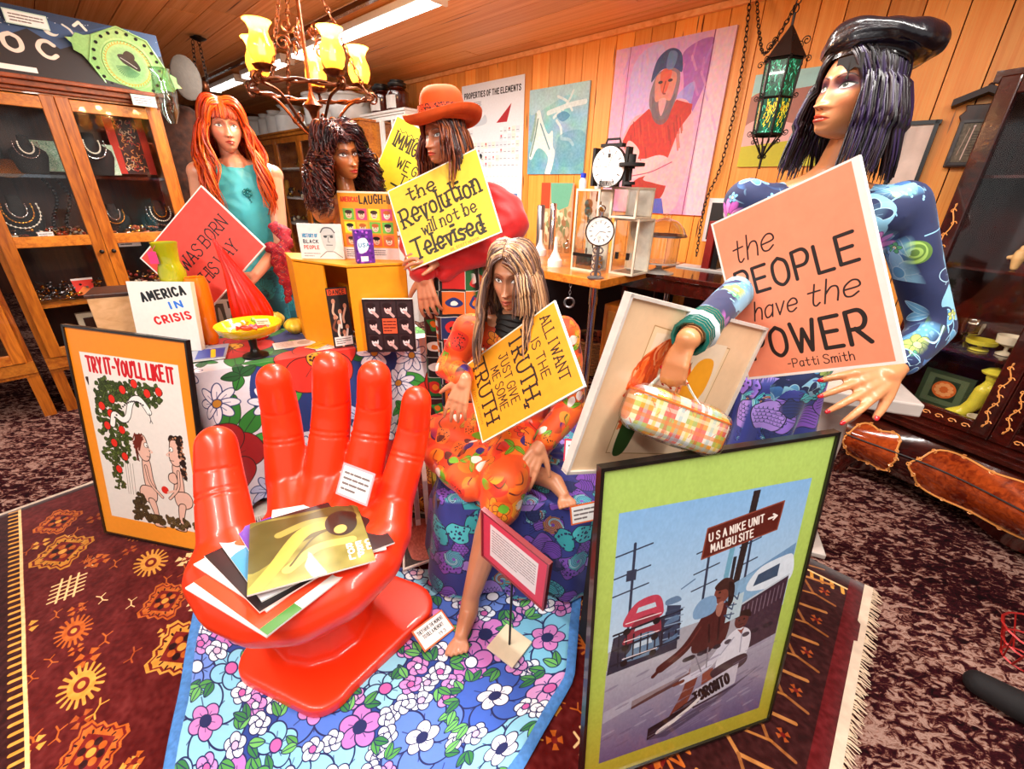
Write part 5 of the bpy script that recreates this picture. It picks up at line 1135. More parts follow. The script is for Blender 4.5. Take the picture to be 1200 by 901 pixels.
# ================================================================ BEDSPREAD ON THE RUG
BQ = [Vector(p) for p in ((-1.30, 1.30, 0), (.34, 1.32, 0), (.10, .55, 0), (-.86, .56, 0))]
def bed_fn(u, v):
    a = Vector((-1.22, 1.30, 0)).lerp(Vector((.28, 1.28, 0)), u); b_ = Vector((-.74, .38, 0)).lerp(Vector((-.12, .44, 0)), u)
    # front edge bows outwards to the rounded corners seen in the photo
    l = Vector((-1.22, 1.30, 0)).lerp(Vector((-.76, .40, 0)), v); r = Vector((.28, 1.28, 0)); r = (r.lerp(Vector((.196, .876, 0)), v/.45) if v < .45 else Vector((.196, .876, 0)).lerp(Vector((-.07, .50, 0)), (v-.45)/.55))
    p = l.lerp(r, u); p.z = .030+.0035*math.sin(u*17+v*9)+.0035*math.sin(v*21-u*6)+.002*math.sin(u*40); return p
M['bed'] = print_mat('floral_bedspread', bed_print(), .85, bump=.3, sheen=.3)
b = MB(); b.grid(bed_fn, 90, 60)
t = tag(b.build('floral_bedspread', M['bed'], None, True, solid=.010), 'blue quilted bedspread with white, pink and aqua flowers spread on the rug', 'bedspread')
el = [bed_fn(0, v/30)+Vector((-.008, 0, 0)) for v in range(31)]; er = [bed_fn(1, v/30)+Vector((.008, 0, 0)) for v in range(31)]
for E_ in (el, er): b = MB(); b.tube(E_, .020, 8, flat=.35, nrm=(1, .3, 0)); b.build('blue_binding', plain('#4a84c8', .8, var=.2, scale=60, bump=.6), t, True)

# ================================================================ HAND CHAIR
V = Vector
plast = plain('#f8340a', .36, var=.02, scale=4, name='orange_red_plastic', coat=.25)
FG = [((-.803, 1.270, .47), (-.812, 1.330, .68), (-.800, 1.318, .850), .072, .062, .056),
      ((-.672, 1.285, .48), (-.645, 1.360, .70), (-.618, 1.352, .885), .075, .066, .060),
      ((-.528, 1.260, .48), (-.492, 1.350, .70), (-.466, 1.335, .865), .072, .063, .056),
      ((-.395, 1.170, .46), (-.345, 1.290, .65), (-.318, 1.292, .800), .066, .056, .050),
      ((-.868, 1.010, .44), (-.935, 1.130, .57), (-.955, 1.185, .675), .082, .070, .062)]
mb = MB(); cr = []
for a, m_, e, r0, r1, r2 in FG:
    P_ = catmull([a, m_, e], 5); n_ = len(P_); cap(mb, [(V(p), r0+(r2-r0)*i/(n_-1)) for i, p in enumerate(P_)], 18)
heel = V((-.62, .915, .350))
for tgt, r in (((-.803, 1.270, .47), .068), ((-.672, 1.285, .48), .07), ((-.528, 1.260, .48), .068), ((-.395, 1.170, .46), .064), ((-.735, 1.28, .47), .055), ((-.60, 1.28, .47), .055), ((-.46, 1.22, .465), .055)):
    tg = V(tgt); mid = heel.lerp(tg, .5)-V((0, 0, .025)); cap(mb, [(heel, .085), (mid, .078), (tg, r)], 16)
cap(mb, [(heel, .085), (V((-.79, .93, .40)), .088), (V((-.868, 1.010, .44)), .082)], 16)
cap(mb, [(heel, .085), (V((-.47, .95, .39)), .085), (V((-.385, 1.06, .43)), .074), (V((-.395, 1.170, .46)), .066)], 16)
cap(mb, [(V((-.868, 1.010, .42)), .085), (V((-.845, .90, .41)), .080), (V((-.765, .835, .395)), .080), (V((-.66, .80, .385)), .080), (V((-.56, .81, .385)), .080), (V((-.465, .87, .395)), .078), (V((-.40, .97, .41)), .076), (V((-.385, 1.08, .43)), .070)], 18)
cap(mb, [(V((-.77, .95, .36)), .08), (V((-.62, .92, .345)), .09), (V((-.48, .98, .36)), .08)], 16)
cap(mb, [(V((-.77, 1.12, .38)), .075), (V((-.60, 1.12, .37)), .08), (V((-.45, 1.12, .38)), .07)], 16)
cap(mb, [(V((-.62, .98, .34)), .13), (V((-.63, 1.0, .22)), .105), (V((-.63, 1.01, .12)), .115), (V((-.63, 1.02, .05)), .16)], 20)
ux, uy = V((.94, -.34, 0)), V((.34, .94, 0)); bc = V((-.60, 1.015, 0))
def rrect(w, d, r, n=6):
    o = []
    for cx, cy, a0 in ((w/2-r, d/2-r, 0), (-w/2+r, d/2-r, 90), (-w/2+r, -d/2+r, 180), (w/2-r, -d/2+r, 270)):
        for k in range(n+1): a = math.radians(a0+90*k/n); o.append((cx+r*math.cos(a), cy+r*math.sin(a)))
    return o
RP = rrect(.47, .50, .10); RP = [(x*(1.12 if y > 0 else .86)+(.03 if y > 0 else 0), y) for x, y in RP]
mb.prism(RP, .030, .075, (bc, ux, uy, UP))
creases = []
for a, m_, e, r0, r1, r2 in FG:
    A_, M_, E_ = V(a), V(m_), V(e)
    for base_, q, d in ((M_, .35, E_-M_), (A_, .70, M_-A_)):
        for dq in ((0, .018) if base_ is A_ else (0,)): creases.append((base_+d*q+d.normalized()*dq, d.normalized(), (r0+r1)/2))
def crease(co):
    for p, d, r in creases:
        v = co-np.array(p); t = v@np.array(d); q = np.linalg.norm(v-np.outer(t, np.array(d)), axis=1); m_ = (np.abs(t) < .007) & (q < r*1.25) & (v[:, 1] < .0)
        dir_ = -(v-np.outer(t, np.array(d)))/np.maximum(q, 1e-6)[:, None]; co = co+dir_*((.0045*np.exp(-(t/.0035)**2))*m_)[:, None]
    return co
hc = tag(organic(mb, 'hand_chair', plast, None, .0065, 9, crease), 'giant glossy orange-red plastic chair shaped like an upright open hand', 'chair')

# records fanned on the palm
def rec_canvas(kind, seed):
    R = random.Random(seed)
    c = Canvas(1, 1, 420, '#f0eee8')
    if kind == 'olive':
        c.grad('#6c6a2c', '#8f8a38'); c.noise(.12, 10, 3); c.poly([(0, .1), (.5, .05), (.9, 0), (.9, .3), (.4, .5), (0, .75)], '#3f3c18', .75, True)
        c.line([(.06, .95), (.2, .75), (.45, .35), (.72, .28)], .11, '#b4a648', .95, True, w2=.16); c.line([(.3, .82), (.55, .62), (.85, .62)], .1, '#c2b458', .95, True); c.line([(.25, .3), (.5, .2), (.75, .22)], .09, '#a2984a', .9, True); c.line([(.32, .78), (.5, .5), (.62, .4)], .02, '#4a4418', 1, True)
        c.ell(.80, .32, .15, .21, '#241e12'); c.ell(.78, .42, .06, .07, '#c4b060', .3); c.ell(.86, .24, .1, .1, '#1e180e')
        for k, w in enumerate(('REC', 'ORD', 'LP')): c.text(w, .80, .74+.08*k, .06, .018, '#f4f0d8')
    elif kind == 'orange': c.rect(0, 0, 1, 1, '#e8401c'); c.rect(0, .9, 1, 1, '#f4f0e8'); c.rect(0, .9, .3, 1, '#3c7a30')
    elif kind == 'black': c.rect(0, 0, 1, 1, '#1c1618'); [c.text(w, .72, .16+.1*k, .07, .018, '#f0f0f0') for k, w in enumerate(('SOUL', 'FUNK'))]; c.poly([(.2, .3), (.5, .2), (.7, .5), (.4, .8)], '#3a3034', 1, True)
    elif kind == 'blue': c.rect(0, 0, 1, 1, '#e8ecef'); c.poly([(0, .3), (.5, .25), (1, .5), (1, .7), (0, .75)], '#3c90b8', 1, True); c.poly([(.1, .1), (.6, .05), (.9, .3), (.3, .3)], '#e0582c', 1, True); c.ell(.3, .5, .1, .1, '#f0b840')
    elif kind == 'purple': c.rect(0, 0, 1, 1, '#f4f2ee'); c.rect(0, 0, .4, 1, '#5838a0'); c.rect(.4, 0, .5, 1, '#e8a020'); c.text('LIVE', .55, .3, .12, .03, '#d02818')
    elif kind == 'yellow': c.rect(0, 0, 1, 1, '#f0c030'); c.rect(.05, .05, .95, .95, '#f4ead0'); c.ell(.5, .5, .3, .3, '#c03818')
    else: c.rect(0, 0, 1, 1, '#f6f3ec'); c.scribble(.1, .1, .9, .3, 2, '#8a8078'); c.rect(.1, .5, .5, .9, '#c8c0b8')
    return c
OL = [V(p) for p in ((-0.7780, 0.9965, 0.5156), (-0.5073, 1.1446, 0.4859), (-0.3676, 0.8934, 0.5064), (-0.6383, 0.7453, 0.5361))]
oc = sum(OL, V())/4; OX = (OL[1]-OL[0]).normalized(); OY = (OL[0]-OL[3]).normalized(); ON = OX.cross(OY).normalized()
if ON.z < 0: ON = -ON
recs = [('olive', 0, 0, 0, 'olive green record cover with a crouching figure, top of the fanned pile'),
        ('black', .045, .035, .16, 'black record cover directly under the olive one, white letters at its corner'),
        ('white', .05, .06, -.06, 'white record cover sticking out at the upper right of the fan'),
        ('purple', .0, .065, .30, 'record cover with a purple stripe peeking out behind the black one'),
        ('blue', -.035, .04, .36, 'white, blue and orange record cover in the middle of the fan'),
        ('black', -.06, .02, .46, 'plain black record cover fanned out to the left'),
        ('white', -.075, .03, .60, 'cream record cover left of the black ones'),
        ('orange', -.070, -.040, .58, 'orange-red record cover near the bottom of the fan'),
        ('white', -.085, -.035, .64, 'white record cover at the very bottom of the fan, nearest the thumb')]
for k, (kind, dx, dy, rot, lab) in enumerate(recs):
    c_, s_ = math.cos(rot), math.sin(rot); X = OX*c_+OY*s_; Y = OY*c_-OX*s_; ce = oc+OX*dx+OY*dy-ON*(.0062*k+.001); h = .153
    b = MB(); b.panel(ce-X*h+Y*h, ce+X*h+Y*h, ce+X*h-Y*h, ce-X*h-Y*h, .005); tag(b.build('record_cover', [print_mat('record_'+kind, rec_canvas(kind, k), .35, coat=.15), M['white']]), lab, 'record', 'record covers fanned on the hand chair')

# ================================================================ FLAT BOARDS: posters and protest signs
def board(name, C4, th, cv, label, cat, edge='#f4f2ec', rough=.5, coat=0.0, res=None, border=None, backing=None):
    TL, TR, BR, BL = [V(p) for p in C4]
    t = MB(); t.panel(TL, TR, BR, BL, th); o = t.build(name, [print_mat(name+'_print', cv, rough, coat=coat), plain(edge, .5)])
    tag(o, label, cat)
    if border:
        n = (TR-TL).cross(TL-BL).normalized(); b = MB(); col, w = border
        X = (TR-TL).normalized(); Y = (TL-BL).normalized()
        for a, c_, ax in ((TL, TR, X), (BL, BR, X), (TL, BL, Y), (TR, BR, Y)):
            d = (c_-a); l = d.length; d.normalize(); q = n.cross(d); b.box((a+c_)/2-n*(th/2-.002), (l+w, w, th+.008), (d, q, n))
        b.build('frame', plain(col, .3, coat=.3), o)
    return o
# TRY IT poster
c = Canvas(.60, 1.0, 1300, '#f28a1c'); c.grad('#ec8414', '#f8982c'); c.rect(.055, .105, .545, .90, '#e8ded4')
c.text('TRY IT-YOU\'LL LIKE IT', .085, .185, .064, .0118, '#c8101c', fit=.43, jit=.04); R = random.Random(14)
for k in range(420):
    t_ = R.random(); 
    if t_ < .55: x, y = .16+R.uniform(-.055, .055)+.03*math.sin(k), R.uniform(.28, .60)
    else: x, y = R.uniform(.12, .44), .25+R.uniform(-.035, .05)+.10*max(0, x-.3 if False else 0)
    leaf(c, x, y, .022, .42, R.uniform(0, 6.28), R.choice(('#4c5c24', '#5c6c2c', '#3c4a1c')), '#1c240c', .0022)
for k in range(70): leaf(c, .145+R.uniform(-.03, .02), R.uniform(.6, .74), .016, .4, R.uniform(0, 6.28), '#5c6428', '#1c240c', .002)
for x, y in ((.18, .30), (.245, .25), (.31, .215), (.37, .25), (.43, .235), (.16, .37), (.13, .43), (.205, .44), (.15, .51), (.195, .57), (.15, .64), (.12, .34)): c.ell(x, y, .018, .021, '#20100c'); c.ell(x, y, .016, .019, '#e02c1c')
c.line([(.16, .42), (.18, .37), (.22, .39), (.25, .37), (.28, .30), (.32, .28), (.35, .31), (.365, .335)], .030, '#20140f', 1, True); c.line([(.16, .42), (.18, .37), (.22, .39), (.25, .37), (.28, .30), (.32, .28), (.35, .31), (.365, .335)], .024, '#f0ece4', 1, True)
for k in range(16): t_ = k/16; c.ell(.18+.17*t_, .385-.09*math.sin(t_*2.2), .005, .004, '#181010')
c.line([(.365, .34), (.368, .37), (.362, .385)], .003, '#181010'); c.line([(.368, .37), (.375, .385)], .003, '#181010')
for dx in (0, .012, .025, .04): c.line([(.19+dx, .60), (.185+dx, .68), (.18+dx, .76)], .0025, '#7a6a5c', .8)
def toon(x, fl, hair_c, bust):
    sk = '#e8b8a4'; ln = '#241410'
    def P(*q): return [(x+fl*a, b_) for a, b_ in q]
    parts = [(P((-.01, .56), (.025, .57), (.03, .66), (.04, .72), (.02, .75), (-.01, .74), (-.02, .66)), 0), (P((-.03, .70), (.03, .71), (.035, .76), (.005, .79), (-.045, .77), (-.055, .73)), 0),
             (P((-.015, .77), (.02, .77), (.03, .84), (.025, .89), (.06, .905), (.0, .905), (.005, .85)), 0), (P((-.03, .46), (.015, .45), (.03, .50), (.035, .54), (.02, .57), (-.01, .57), (-.03, .53)), 0)]
    for q, _ in parts: c.poly(q, sk, 1, True); c.line(q, .004, ln, 1, True, True)
    if bust: q = P((.02, .61), (.05, .62), (.055, .65), (.03, .665), (.01, .65)); c.poly(q, sk, 1, True); c.line(q, .004, ln, 1, True, True)
    c.line(P((.0, .60), (.01, .68), (.05, .73), (.065, .745)), .016, ln, 1, True); c.line(P((.0, .60), (.01, .68), (.05, .73), (.065, .745)), .010, sk, 1, True)
    c.ell(x+fl*.02, .495, .011, .013, ln); c.ell(x+fl*.02, .495, .009, .011, '#f4f0e8'); c.ell(x+fl*.024, .497, .003, .003, ln); c.line(P((.03, .51), (.048, .525), (.03, .53)), .006, sk, 1, True); c.line(P((.015, .55), (.035, .55)), .003, ln)
    for k in range(26): a = R.uniform(0, 1); c.line(P((-.01-.02*a, .45+.01*R.random()), (-.035, .50+.06*a), (-.03-.01*R.random(), .54+.10*a*(1 if bust else .4))), .005, hair_c, 1, True)
    if bust:
        for k in range(26): c.ell(x-fl*(.02+.02*R.random()), .43+R.random()*.2, .011, .011, ln); c.ell(x-fl*(.022+.018*R.random()), .43+R.random()*.2, .007, .007, '#b07858')
toon(.30, 1, '#5c2418', False)
for k in range(24): c.line([(.29+R.uniform(-.02, .02), .455+R.uniform(-.012, .02)), (.272+R.uniform(-.02, .01), .48+R.random()*.05)], .006, '#6c2418', 1)
for k in range(34): c.ell(.475+R.uniform(-.025, .03), .445+R.uniform(-.012, .012), .009, .009, '#24140c'); c.ell(.475+R.uniform(-.025, .03), .445+R.uniform(-.012, .012), .005, .005, '#c89068')
toon(.47, -1, '#24140c', True); c.ell(.385, .705, .019, .019, '#d8281c')
c.line([(.40, .715), (.44, .70)], .012, '#e8b8a4')
for k in range(60): leaf(c, R.uniform(.20, .53), R.uniform(.86, .90), .03, .35, -R.uniform(.4, 2.7), R.choice(('#4c3c1c', '#5c4c24', '#6a5630')), '#20140c', .002)
for k in range(40): leaf(c, .23+R.uniform(-.03, .04), R.uniform(.76, .88), .026, .4, R.uniform(0, 6.28), '#4a3c20', '#1c140c', .002)
board('framed_poster', [(-1.7134,1.5699,0.9414), (-1.1859,1.4768,0.9222), (-1.2412,1.3498,0.0204), (-1.7687,1.4428,0.0396)], .012, c, 'orange poster reading TRY IT-YOU\'LL LIKE IT with cartoon figures under an apple tree', 'poster', '#20140c', .35, .2, border=('#15100e', .008))
# hitch-hiking poster
c = Canvas(.62, .95, 1500, '#b4d848'); c.grad('#b4d46c', '#b4cc58', 0, 0, .62, .6); c.grad('#b4cc58', '#c0ac30', 0, .6, .62, .95)
X0, Y0, X1, Y1 = .05, .115, .57, .885; c.rect(X0, Y0, X1, Y1, '#9cc4e8')
c.grad('#86b8e8', '#c4dcf0', X0, Y0, X1, .50); c.poly([(X0, .50), (X1, .46), (X1, Y1), (X0, Y1)], '#a8a8b4'); c.grad('#b4b4c0', '#6c5c84', X0, .56, X1, Y1)
c.poly([(.36, .40), (X1, .30), (X1, .47), (.36, .47)], '#5c88b4', .8)
def pole(x, y, h, w): 
    c.line([(x, y), (x+.003, y+h)], .007, '#2c3850')
    for q in (0.02, .08, .13): c.line([(x-w, y+q+.006), (x+w, y+q-.012)], .004, '#2c3850')
pole(.095, .20, .25, .045); pole(.30, .24, .2, .035); pole(.42, .25, .14, .03)
c.rect(.08, .27, .105, .30, '#2c3850'); c.poly([(.06, .46), (.24, .42), (.245, .55), (X0, .575)], '#2a2c40'); 
for q in range(3): c.poly([(.09+.01*q, .40+.055*q), (.12, .365+.055*q), (.17, .36+.055*q), (.19, .40+.055*q), (.18, .43+.055*q), (.09, .435+.055*q)], ('#c04058', '#8c3040', '#6484a4')[q], 1, True); c.poly([(.12, .385+.055*q), (.165, .38+.055*q), (.17, .395+.055*q), (.115, .40+.055*q)], '#c0d4e4')
c.poly([(.20, .40), (.24, .41), (.25, .52), (.2, .53)], '#303c58', 1)
for q in range(5): c.line([(.20, .42+.022*q), (.25, .42+.022*q)], .004, '#88a0bc')
c.line([(.27, .34), (.235, .36)], .004, '#5878a0'); 
c.rect(.375, .30, .385, .62, '#20242c'); c.poly([(.36, .26), (.375, .26), (.36, .56), (.345, .56)], '#6ca8c4'); c.poly([(.40, .12), (.42, .12), (.395, .62), (.375, .62)], '#2a2020')
c.poly([(.34, .40), (.52, .34), (.57, .36), (.57, .48), (.45, .50)], '#88b4d8', .9); c.poly([(.44, .42), (.46, .36), (.53, .335), (.57, .34), (.57, .42)], '#dce8f4', 1, True); c.poly([(.455, .41), (.465, .375), (.53, .355), (.53, .395)], '#38506c', 1)
c.poly([(.43, .46), (X1, .40), (X1, .60), (.43, .64)], '#3c2838'); c.line([(.43, .46), (X1, .40)], .006, '#c0ccd8')
for q in range(10): c.line([(.44+.013*q, .47-.005*q), (.44+.013*q, .52-.005*q)], .003, '#7c6878')
c.poly([(.285, .20), (.50, .165), (.495, .245), (.28, .285)], '#5a1c14'); c.line([(.285, .20), (.50, .165), (.495, .245), (.28, .285)], .004, '#8c4434', closed=True)
c.text('U S A NIKE UNIT', .295, .238, .022, .0042, '#f4ece4', rot=-.155, fit=.155); c.text('MALIBU SITE', .305, .270, .022, .0042, '#f4ece4', rot=-.155, fit=.12); c.line([(.462, .208), (.485, .204)], .006, '#f4ece4'); c.line([(.474, .197), (.486, .204), (.477, .213)], .005, '#f4ece4')
c.poly([(.13, .69), (.33, .64), (.33, .66), (.13, .72)], '#5a3a3c')
# standing figure in dark jacket
c.line([(.32, .61), (.30, .72), (.27, .80)], .036, '#7a3c30', 1, True); c.line([(.35, .61), (.36, .70), (.35, .77)], .034, '#8a4838', 1, True); c.poly([(.295, .56), (.385, .555), (.375, .66), (.33, .65), (.30, .67)], '#a09ca8', 1)
c.poly([(.315, .46), (.375, .44), (.40, .48), (.39, .575), (.30, .585), (.295, .52)], '#4c1c1c', 1, True); c.line([(.32, .48), (.27, .56), (.205, .605)], .028, '#4c1c1c', 1, True); c.line([(.205, .605), (.185, .625)], .012, '#4a1814')
c.ell(.36, .405, .024, .034, '#7c4034'); c.poly([(.335, .38), (.36, .36), (.39, .375), (.395, .43), (.385, .45), (.375, .40), (.345, .395)], '#3c201c', 1, True)
# seated figure in white shirt
c.poly([(.40, .57), (.44, .54), (.48, .57), (.475, .65), (.41, .67), (.38, .66)], '#dcdce8', 1, True); c.line([(.40, .58), (.35, .65), (.28, .675)], .026, '#d0d0e0', 1, True); c.line([(.28, .675), (.255, .68)], .012, '#6c3428'); c.ell(.44, .515, .022, .028, '#60302c'); c.poly([(.415, .505), (.43, .485), (.46, .485), (.468, .51), (.44, .50)], '#281614', 1, True)
c.poly([(.37, .67), (.47, .64), (.48, .68), (.40, .71)], '#3a2430', 1, True)
c.poly([(.325, .72), (.46, .67), (.46, .745), (.325, .795)], '#c4c0d0'); c.text('TORONTO', .335, .775, .042, .0085, '#1c1418', rot=-.35, fit=.112)
c.poly([(.19, .815), (.25, .795), (.34, .74), (.33, .785), (.26, .83), (.19, .86)], '#241820', 1); c.poly([(.22, .835), (.30, .79), (.345, .755), (.34, .775), (.28, .82), (.23, .85)], '#e8e0e0', 1, True); c.line([(.33, .79), (.46, .755)], .008, '#3a2c3c')
# carrier framework, windows, folds and shadows of the photograph
for q in range(9): c.line([(.075+.02*q, .455+.004*q), (.078+.02*q, .555-.006*q)], .004, '#141828')
for q in range(3): c.line([(.06, .452+.048*q), (.245, .425+.045*q)], .006, '#141828'); c.ell(.095, .45+.05*q, .010, .010, '#0c0c14'); c.ell(.175, .44+.05*q, .010, .010, '#0c0c14'); c.line([(.09, .425+.055*q), (.185, .418+.055*q)], .003, '#f0e4e8')
for q in range(5): c.poly([(.195+.008*q, .385+.03*q), (.225+.004*q, .378+.03*q), (.238, .395+.03*q), (.2, .40+.03*q)], ('#5c7ca0', '#30405c')[q % 2], .9, True)
for q in range(14): x = R.uniform(.28, .57); c.ell(x, .60-(x-.28)*.16, .012, .008, '#241c28', 0, .8)
c.poly([(.28, .44), (.30, .41), (.34, .41), (.345, .46), (.29, .47)], '#7ca4cc', 1, True); c.poly([(.385, .43), (.43, .42), (.43, .50), (.385, .51)], '#b8d0dc'); c.text('442', .408, .50, .03, .004, '#385070', rot=-1.5)
c.line([(.335, .50), (.345, .56)], .006, '#2c0c10', 1, True); c.line([(.365, .48), (.372, .56)], .006, '#2c0c10', 1, True); c.line([(.31, .50), (.28, .55), (.23, .59)], .005, '#6c302c', .9, True); c.poly([(.35, .44), (.37, .435), (.366, .48), (.352, .47)], '#b07868', .9, True)
c.ell(.352, .402, .004, .003, '#281410'); c.line([(.346, .418), (.356, .42)], .003, '#401410'); c.poly([(.375, .375), (.395, .39), (.398, .44), (.386, .455), (.38, .41)], '#201010', 1, True); c.line([(.31, .60), (.335, .66)], .004, '#7c7884'); c.line([(.345, .58), (.35, .65)], .004, '#7c7884')
c.line([(.45, .56), (.455, .63)], .004, '#a4a4b8'); c.line([(.425, .57), (.39, .62)], .004, '#a4a4b8', 1, True); c.poly([(.432, .545), (.445, .55), (.455, .542), (.448, .565)], '#8c4c40', 1); c.ell(.432, .515, .003, .003, '#180c0c'); c.ell(.448, .513, .003, .003, '#180c0c'); c.line([(.434, .53), (.446, .529)], .003, '#301010')
c.poly([(.19, .86), (.33, .80), (.44, .76), (.55, .70), (.40, .80), (.25, .87)], '#3c3448', .6); c.poly([(X0, .70), (.28, .63), (.30, .65), (X0, .74)], '#c8c8d4', .5)
for q in range(40): x, y = R.uniform(X0, .54), R.uniform(.60, .87); c.ell(x, y, .02, .004, R.choice(('#c4c4d4', '#584c6c')), -.3, .35)
for q in range(30): x, y = R.uniform(X0+.02, X1-.05), R.uniform(.62, .87); c.line([(x, y), (x+.06, y-.018)], .003, '#8c84a0', .6)
c.noise(.02, 150, 9)
board('framed_poster', [(0.1805,0.7063,0.9538), (0.7626,0.8790,0.9506), (0.7894,0.7714,0.0284), (0.2073,0.5987,0.0316)], .012, c, 'lime-bordered poster photo of two hitchhikers under a U S A NIKE UNIT sign', 'poster', '#20140c', .3, .25, border=('#15120f', .008))
PS = {}
c = Canvas(.40, .478, 800, '#f06050'); e = .006; 
c.rect(0, 0, .4, .478, '#f4ece4'); c.rect(e, e, .4-e, .478-e, '#e8483c'); c.noise(.02, 20)
c.text('I WAS BORN', .035, .155, .056, .0062, '#181212', fit=.33, jit=.03); c.text('THIS WAY', .06, .255, .056, .0062, '#181212', fit=.27, jit=.03)
# rotated text: the board hangs on its corner, letters rise to the right
c2 = Canvas(.40, .478, 900, '#f4ece4'); c2.rect(e, e, .4-e, .478-e, '#e8483c')
PS['born'] = c
def signboard(name, C4, cv, label, th=.008): return board(name, C4, th, cv, label, 'sign', '#f6f4ee', .55)
# the lettering runs from the lower left edge to the upper right edge: relabel the corners so the left corner is the top left
BO = [EYE+(V(p)-EYE)*.955 for p in [(-1.5114,2.2550,1.4361), (-1.2212,2.1829,1.1704), (-1.5500,2.0889,0.8369), (-1.8401,2.1610,1.1027)]]
c = Canvas(.478, .40, 900, '#f4ece4'); c.rect(e, e, .478-e, .4-e, '#e8483c'); c.noise(.015, 20)
c.text('I WAS BORN', .085, .205, .062, .0062, '#181212', fit=.345, jit=.03, slant=.05, serif=.004); c.text('THIS WAY', .11, .315, .060, .0062, '#181212', fit=.27, jit=.03, slant=.05, serif=.004)
signboard('protest_sign', [BO[3], BO[0], BO[1], BO[2]], c, 'coral red diamond-hung sign reading I WAS BORN THIS WAY')
c = Canvas(.43, .363, 1000, '#f6f2e0'); c.rect(.005, .005, .425, .358, '#f0c436'); c.noise(.012, 20)
INK = '#22220e'
c.text('the', .085, .085, .055, .008, INK, rot=-.03, wid=1.0, jit=.04, serif=.005); c.text('Revolution', .03, .185, .085, .010, INK, rot=-.05, fit=.365, jit=.10, serif=.007)
c.text('will not be', .105, .245, .052, .0065, INK, rot=-.03, fit=.25, jit=.08, serif=.003); c.text('Televised', .045, .335, .078, .011, INK, rot=-.03, fit=.315, jit=.10, serif=.008); c.text('GIL SCOTT HERON', .20, .352, .010, .0018, '#5a5420', fit=.13)
signboard('protest_sign', [(-0.5589,2.0330,1.4324), (-0.1672,1.9807,1.6020), (-0.0550,1.8245,1.2947), (-0.4466,1.8768,1.1251)], c, 'yellow sign hand-lettered the Revolution will not be Televised')
c = Canvas(.36, .446, 900, '#f4f2dc'); c.rect(.004, .004, .356, .442, '#d4d42a'); c.noise(.012, 20)
c.line([(.04+.016*k, .045+(.014 if k % 2 else 0)) for k in range(12)], .004, INK); c.text('IMMIGRANTS', .035, .125, .062, .009, INK, fit=.29, jit=.04, serif=.004); c.text('WE GET', .09, .205, .045, .006, INK, fit=.17, jit=.05); c.text('THE', .13, .27, .045, .006, INK, jit=.05); c.text('Job', .09, .36, .075, .009, INK, jit=.04, serif=.006); c.text('DONE', .06, .43, .05, .007, INK, fit=.22)
signboard('protest_sign', [(-0.5813,2.3998,1.7626), (-0.2654,2.3237,1.6075), (-0.4688,2.2837,1.2131), (-0.7846,2.3598,1.3682)], c, 'lime yellow sign reading IMMIGRANTS WE GET, half behind the Revolution sign')
c = Canvas(.29, .425, 1000, '#f6f0dc'); c.rect(.005, .005, .285, .42, '#ee9c18'); c.noise(.015, 20); IK = '#241408'
c.text('ALL I WANT', .025, .068, .036, .0045, IK, fit=.215, jit=.04, serif=.003); c.text('IS THE', .075, .125, .032, .004, IK, fit=.13, jit=.04); c.text('TRUTH,', .02, .205, .058, .0075, IK, fit=.235, jit=.03, serif=.006)
c.text('JUST GIVE', .05, .262, .034, .004, IK, fit=.175, jit=.05); c.text('ME SOME', .075, .310, .034, .004, IK, fit=.15, jit=.05); c.text('TRUTH', .02, .385, .058, .0075, IK, fit=.22, jit=.03, serif=.006); c.text('JOHN LENNON', .10, .408, .009, .0014, '#8a6010', fit=.13)
signboard('protest_sign', [(0.1208,1.2799,1.1524), (0.2000,1.0729,0.9654), (-0.0928,1.2100,0.6896), (-0.1720,1.4170,0.8767)], c, 'orange-yellow sign reading ALL I WANT IS THE TRUTH held by the seated mannequin')
c = Canvas(.36, .463, 1200, '#f6f0ea'); c.rect(.006, .005, .345, .456, '#fa9470'); c.noise(.008, 12); IK = '#1c100e'
c.text('the', .04, .135, .062, .0042, IK, rot=-.08, wid=.9, slant=.25); c.text('PEOPLE', .035, .225, .068, .0085, IK, rot=-.02, fit=.285, jit=.05); c.text('have', .06, .300, .05, .004, IK, rot=-.03, fit=.11, slant=.3); c.text('the', .195, .298, .055, .004, IK, rot=-.05, fit=.11, slant=.3)
c.text('POWER', .035, .405, .075, .010, IK, rot=-.01, fit=.275, jit=.04); c.text('-Patti Smith', .12, .442, .022, .0024, IK, fit=.15)
E0 = EYE
signboard('protest_sign', [E0+(V(p)-E0)*.90 for p in ((0.5607,1.3273,1.3733), (0.7345,1.0572,1.5359), (0.8620,0.8906,1.1229), (0.6882,1.1607,0.9603))], c, 'large peach sign hand-lettered the PEOPLE have the POWER', .012)

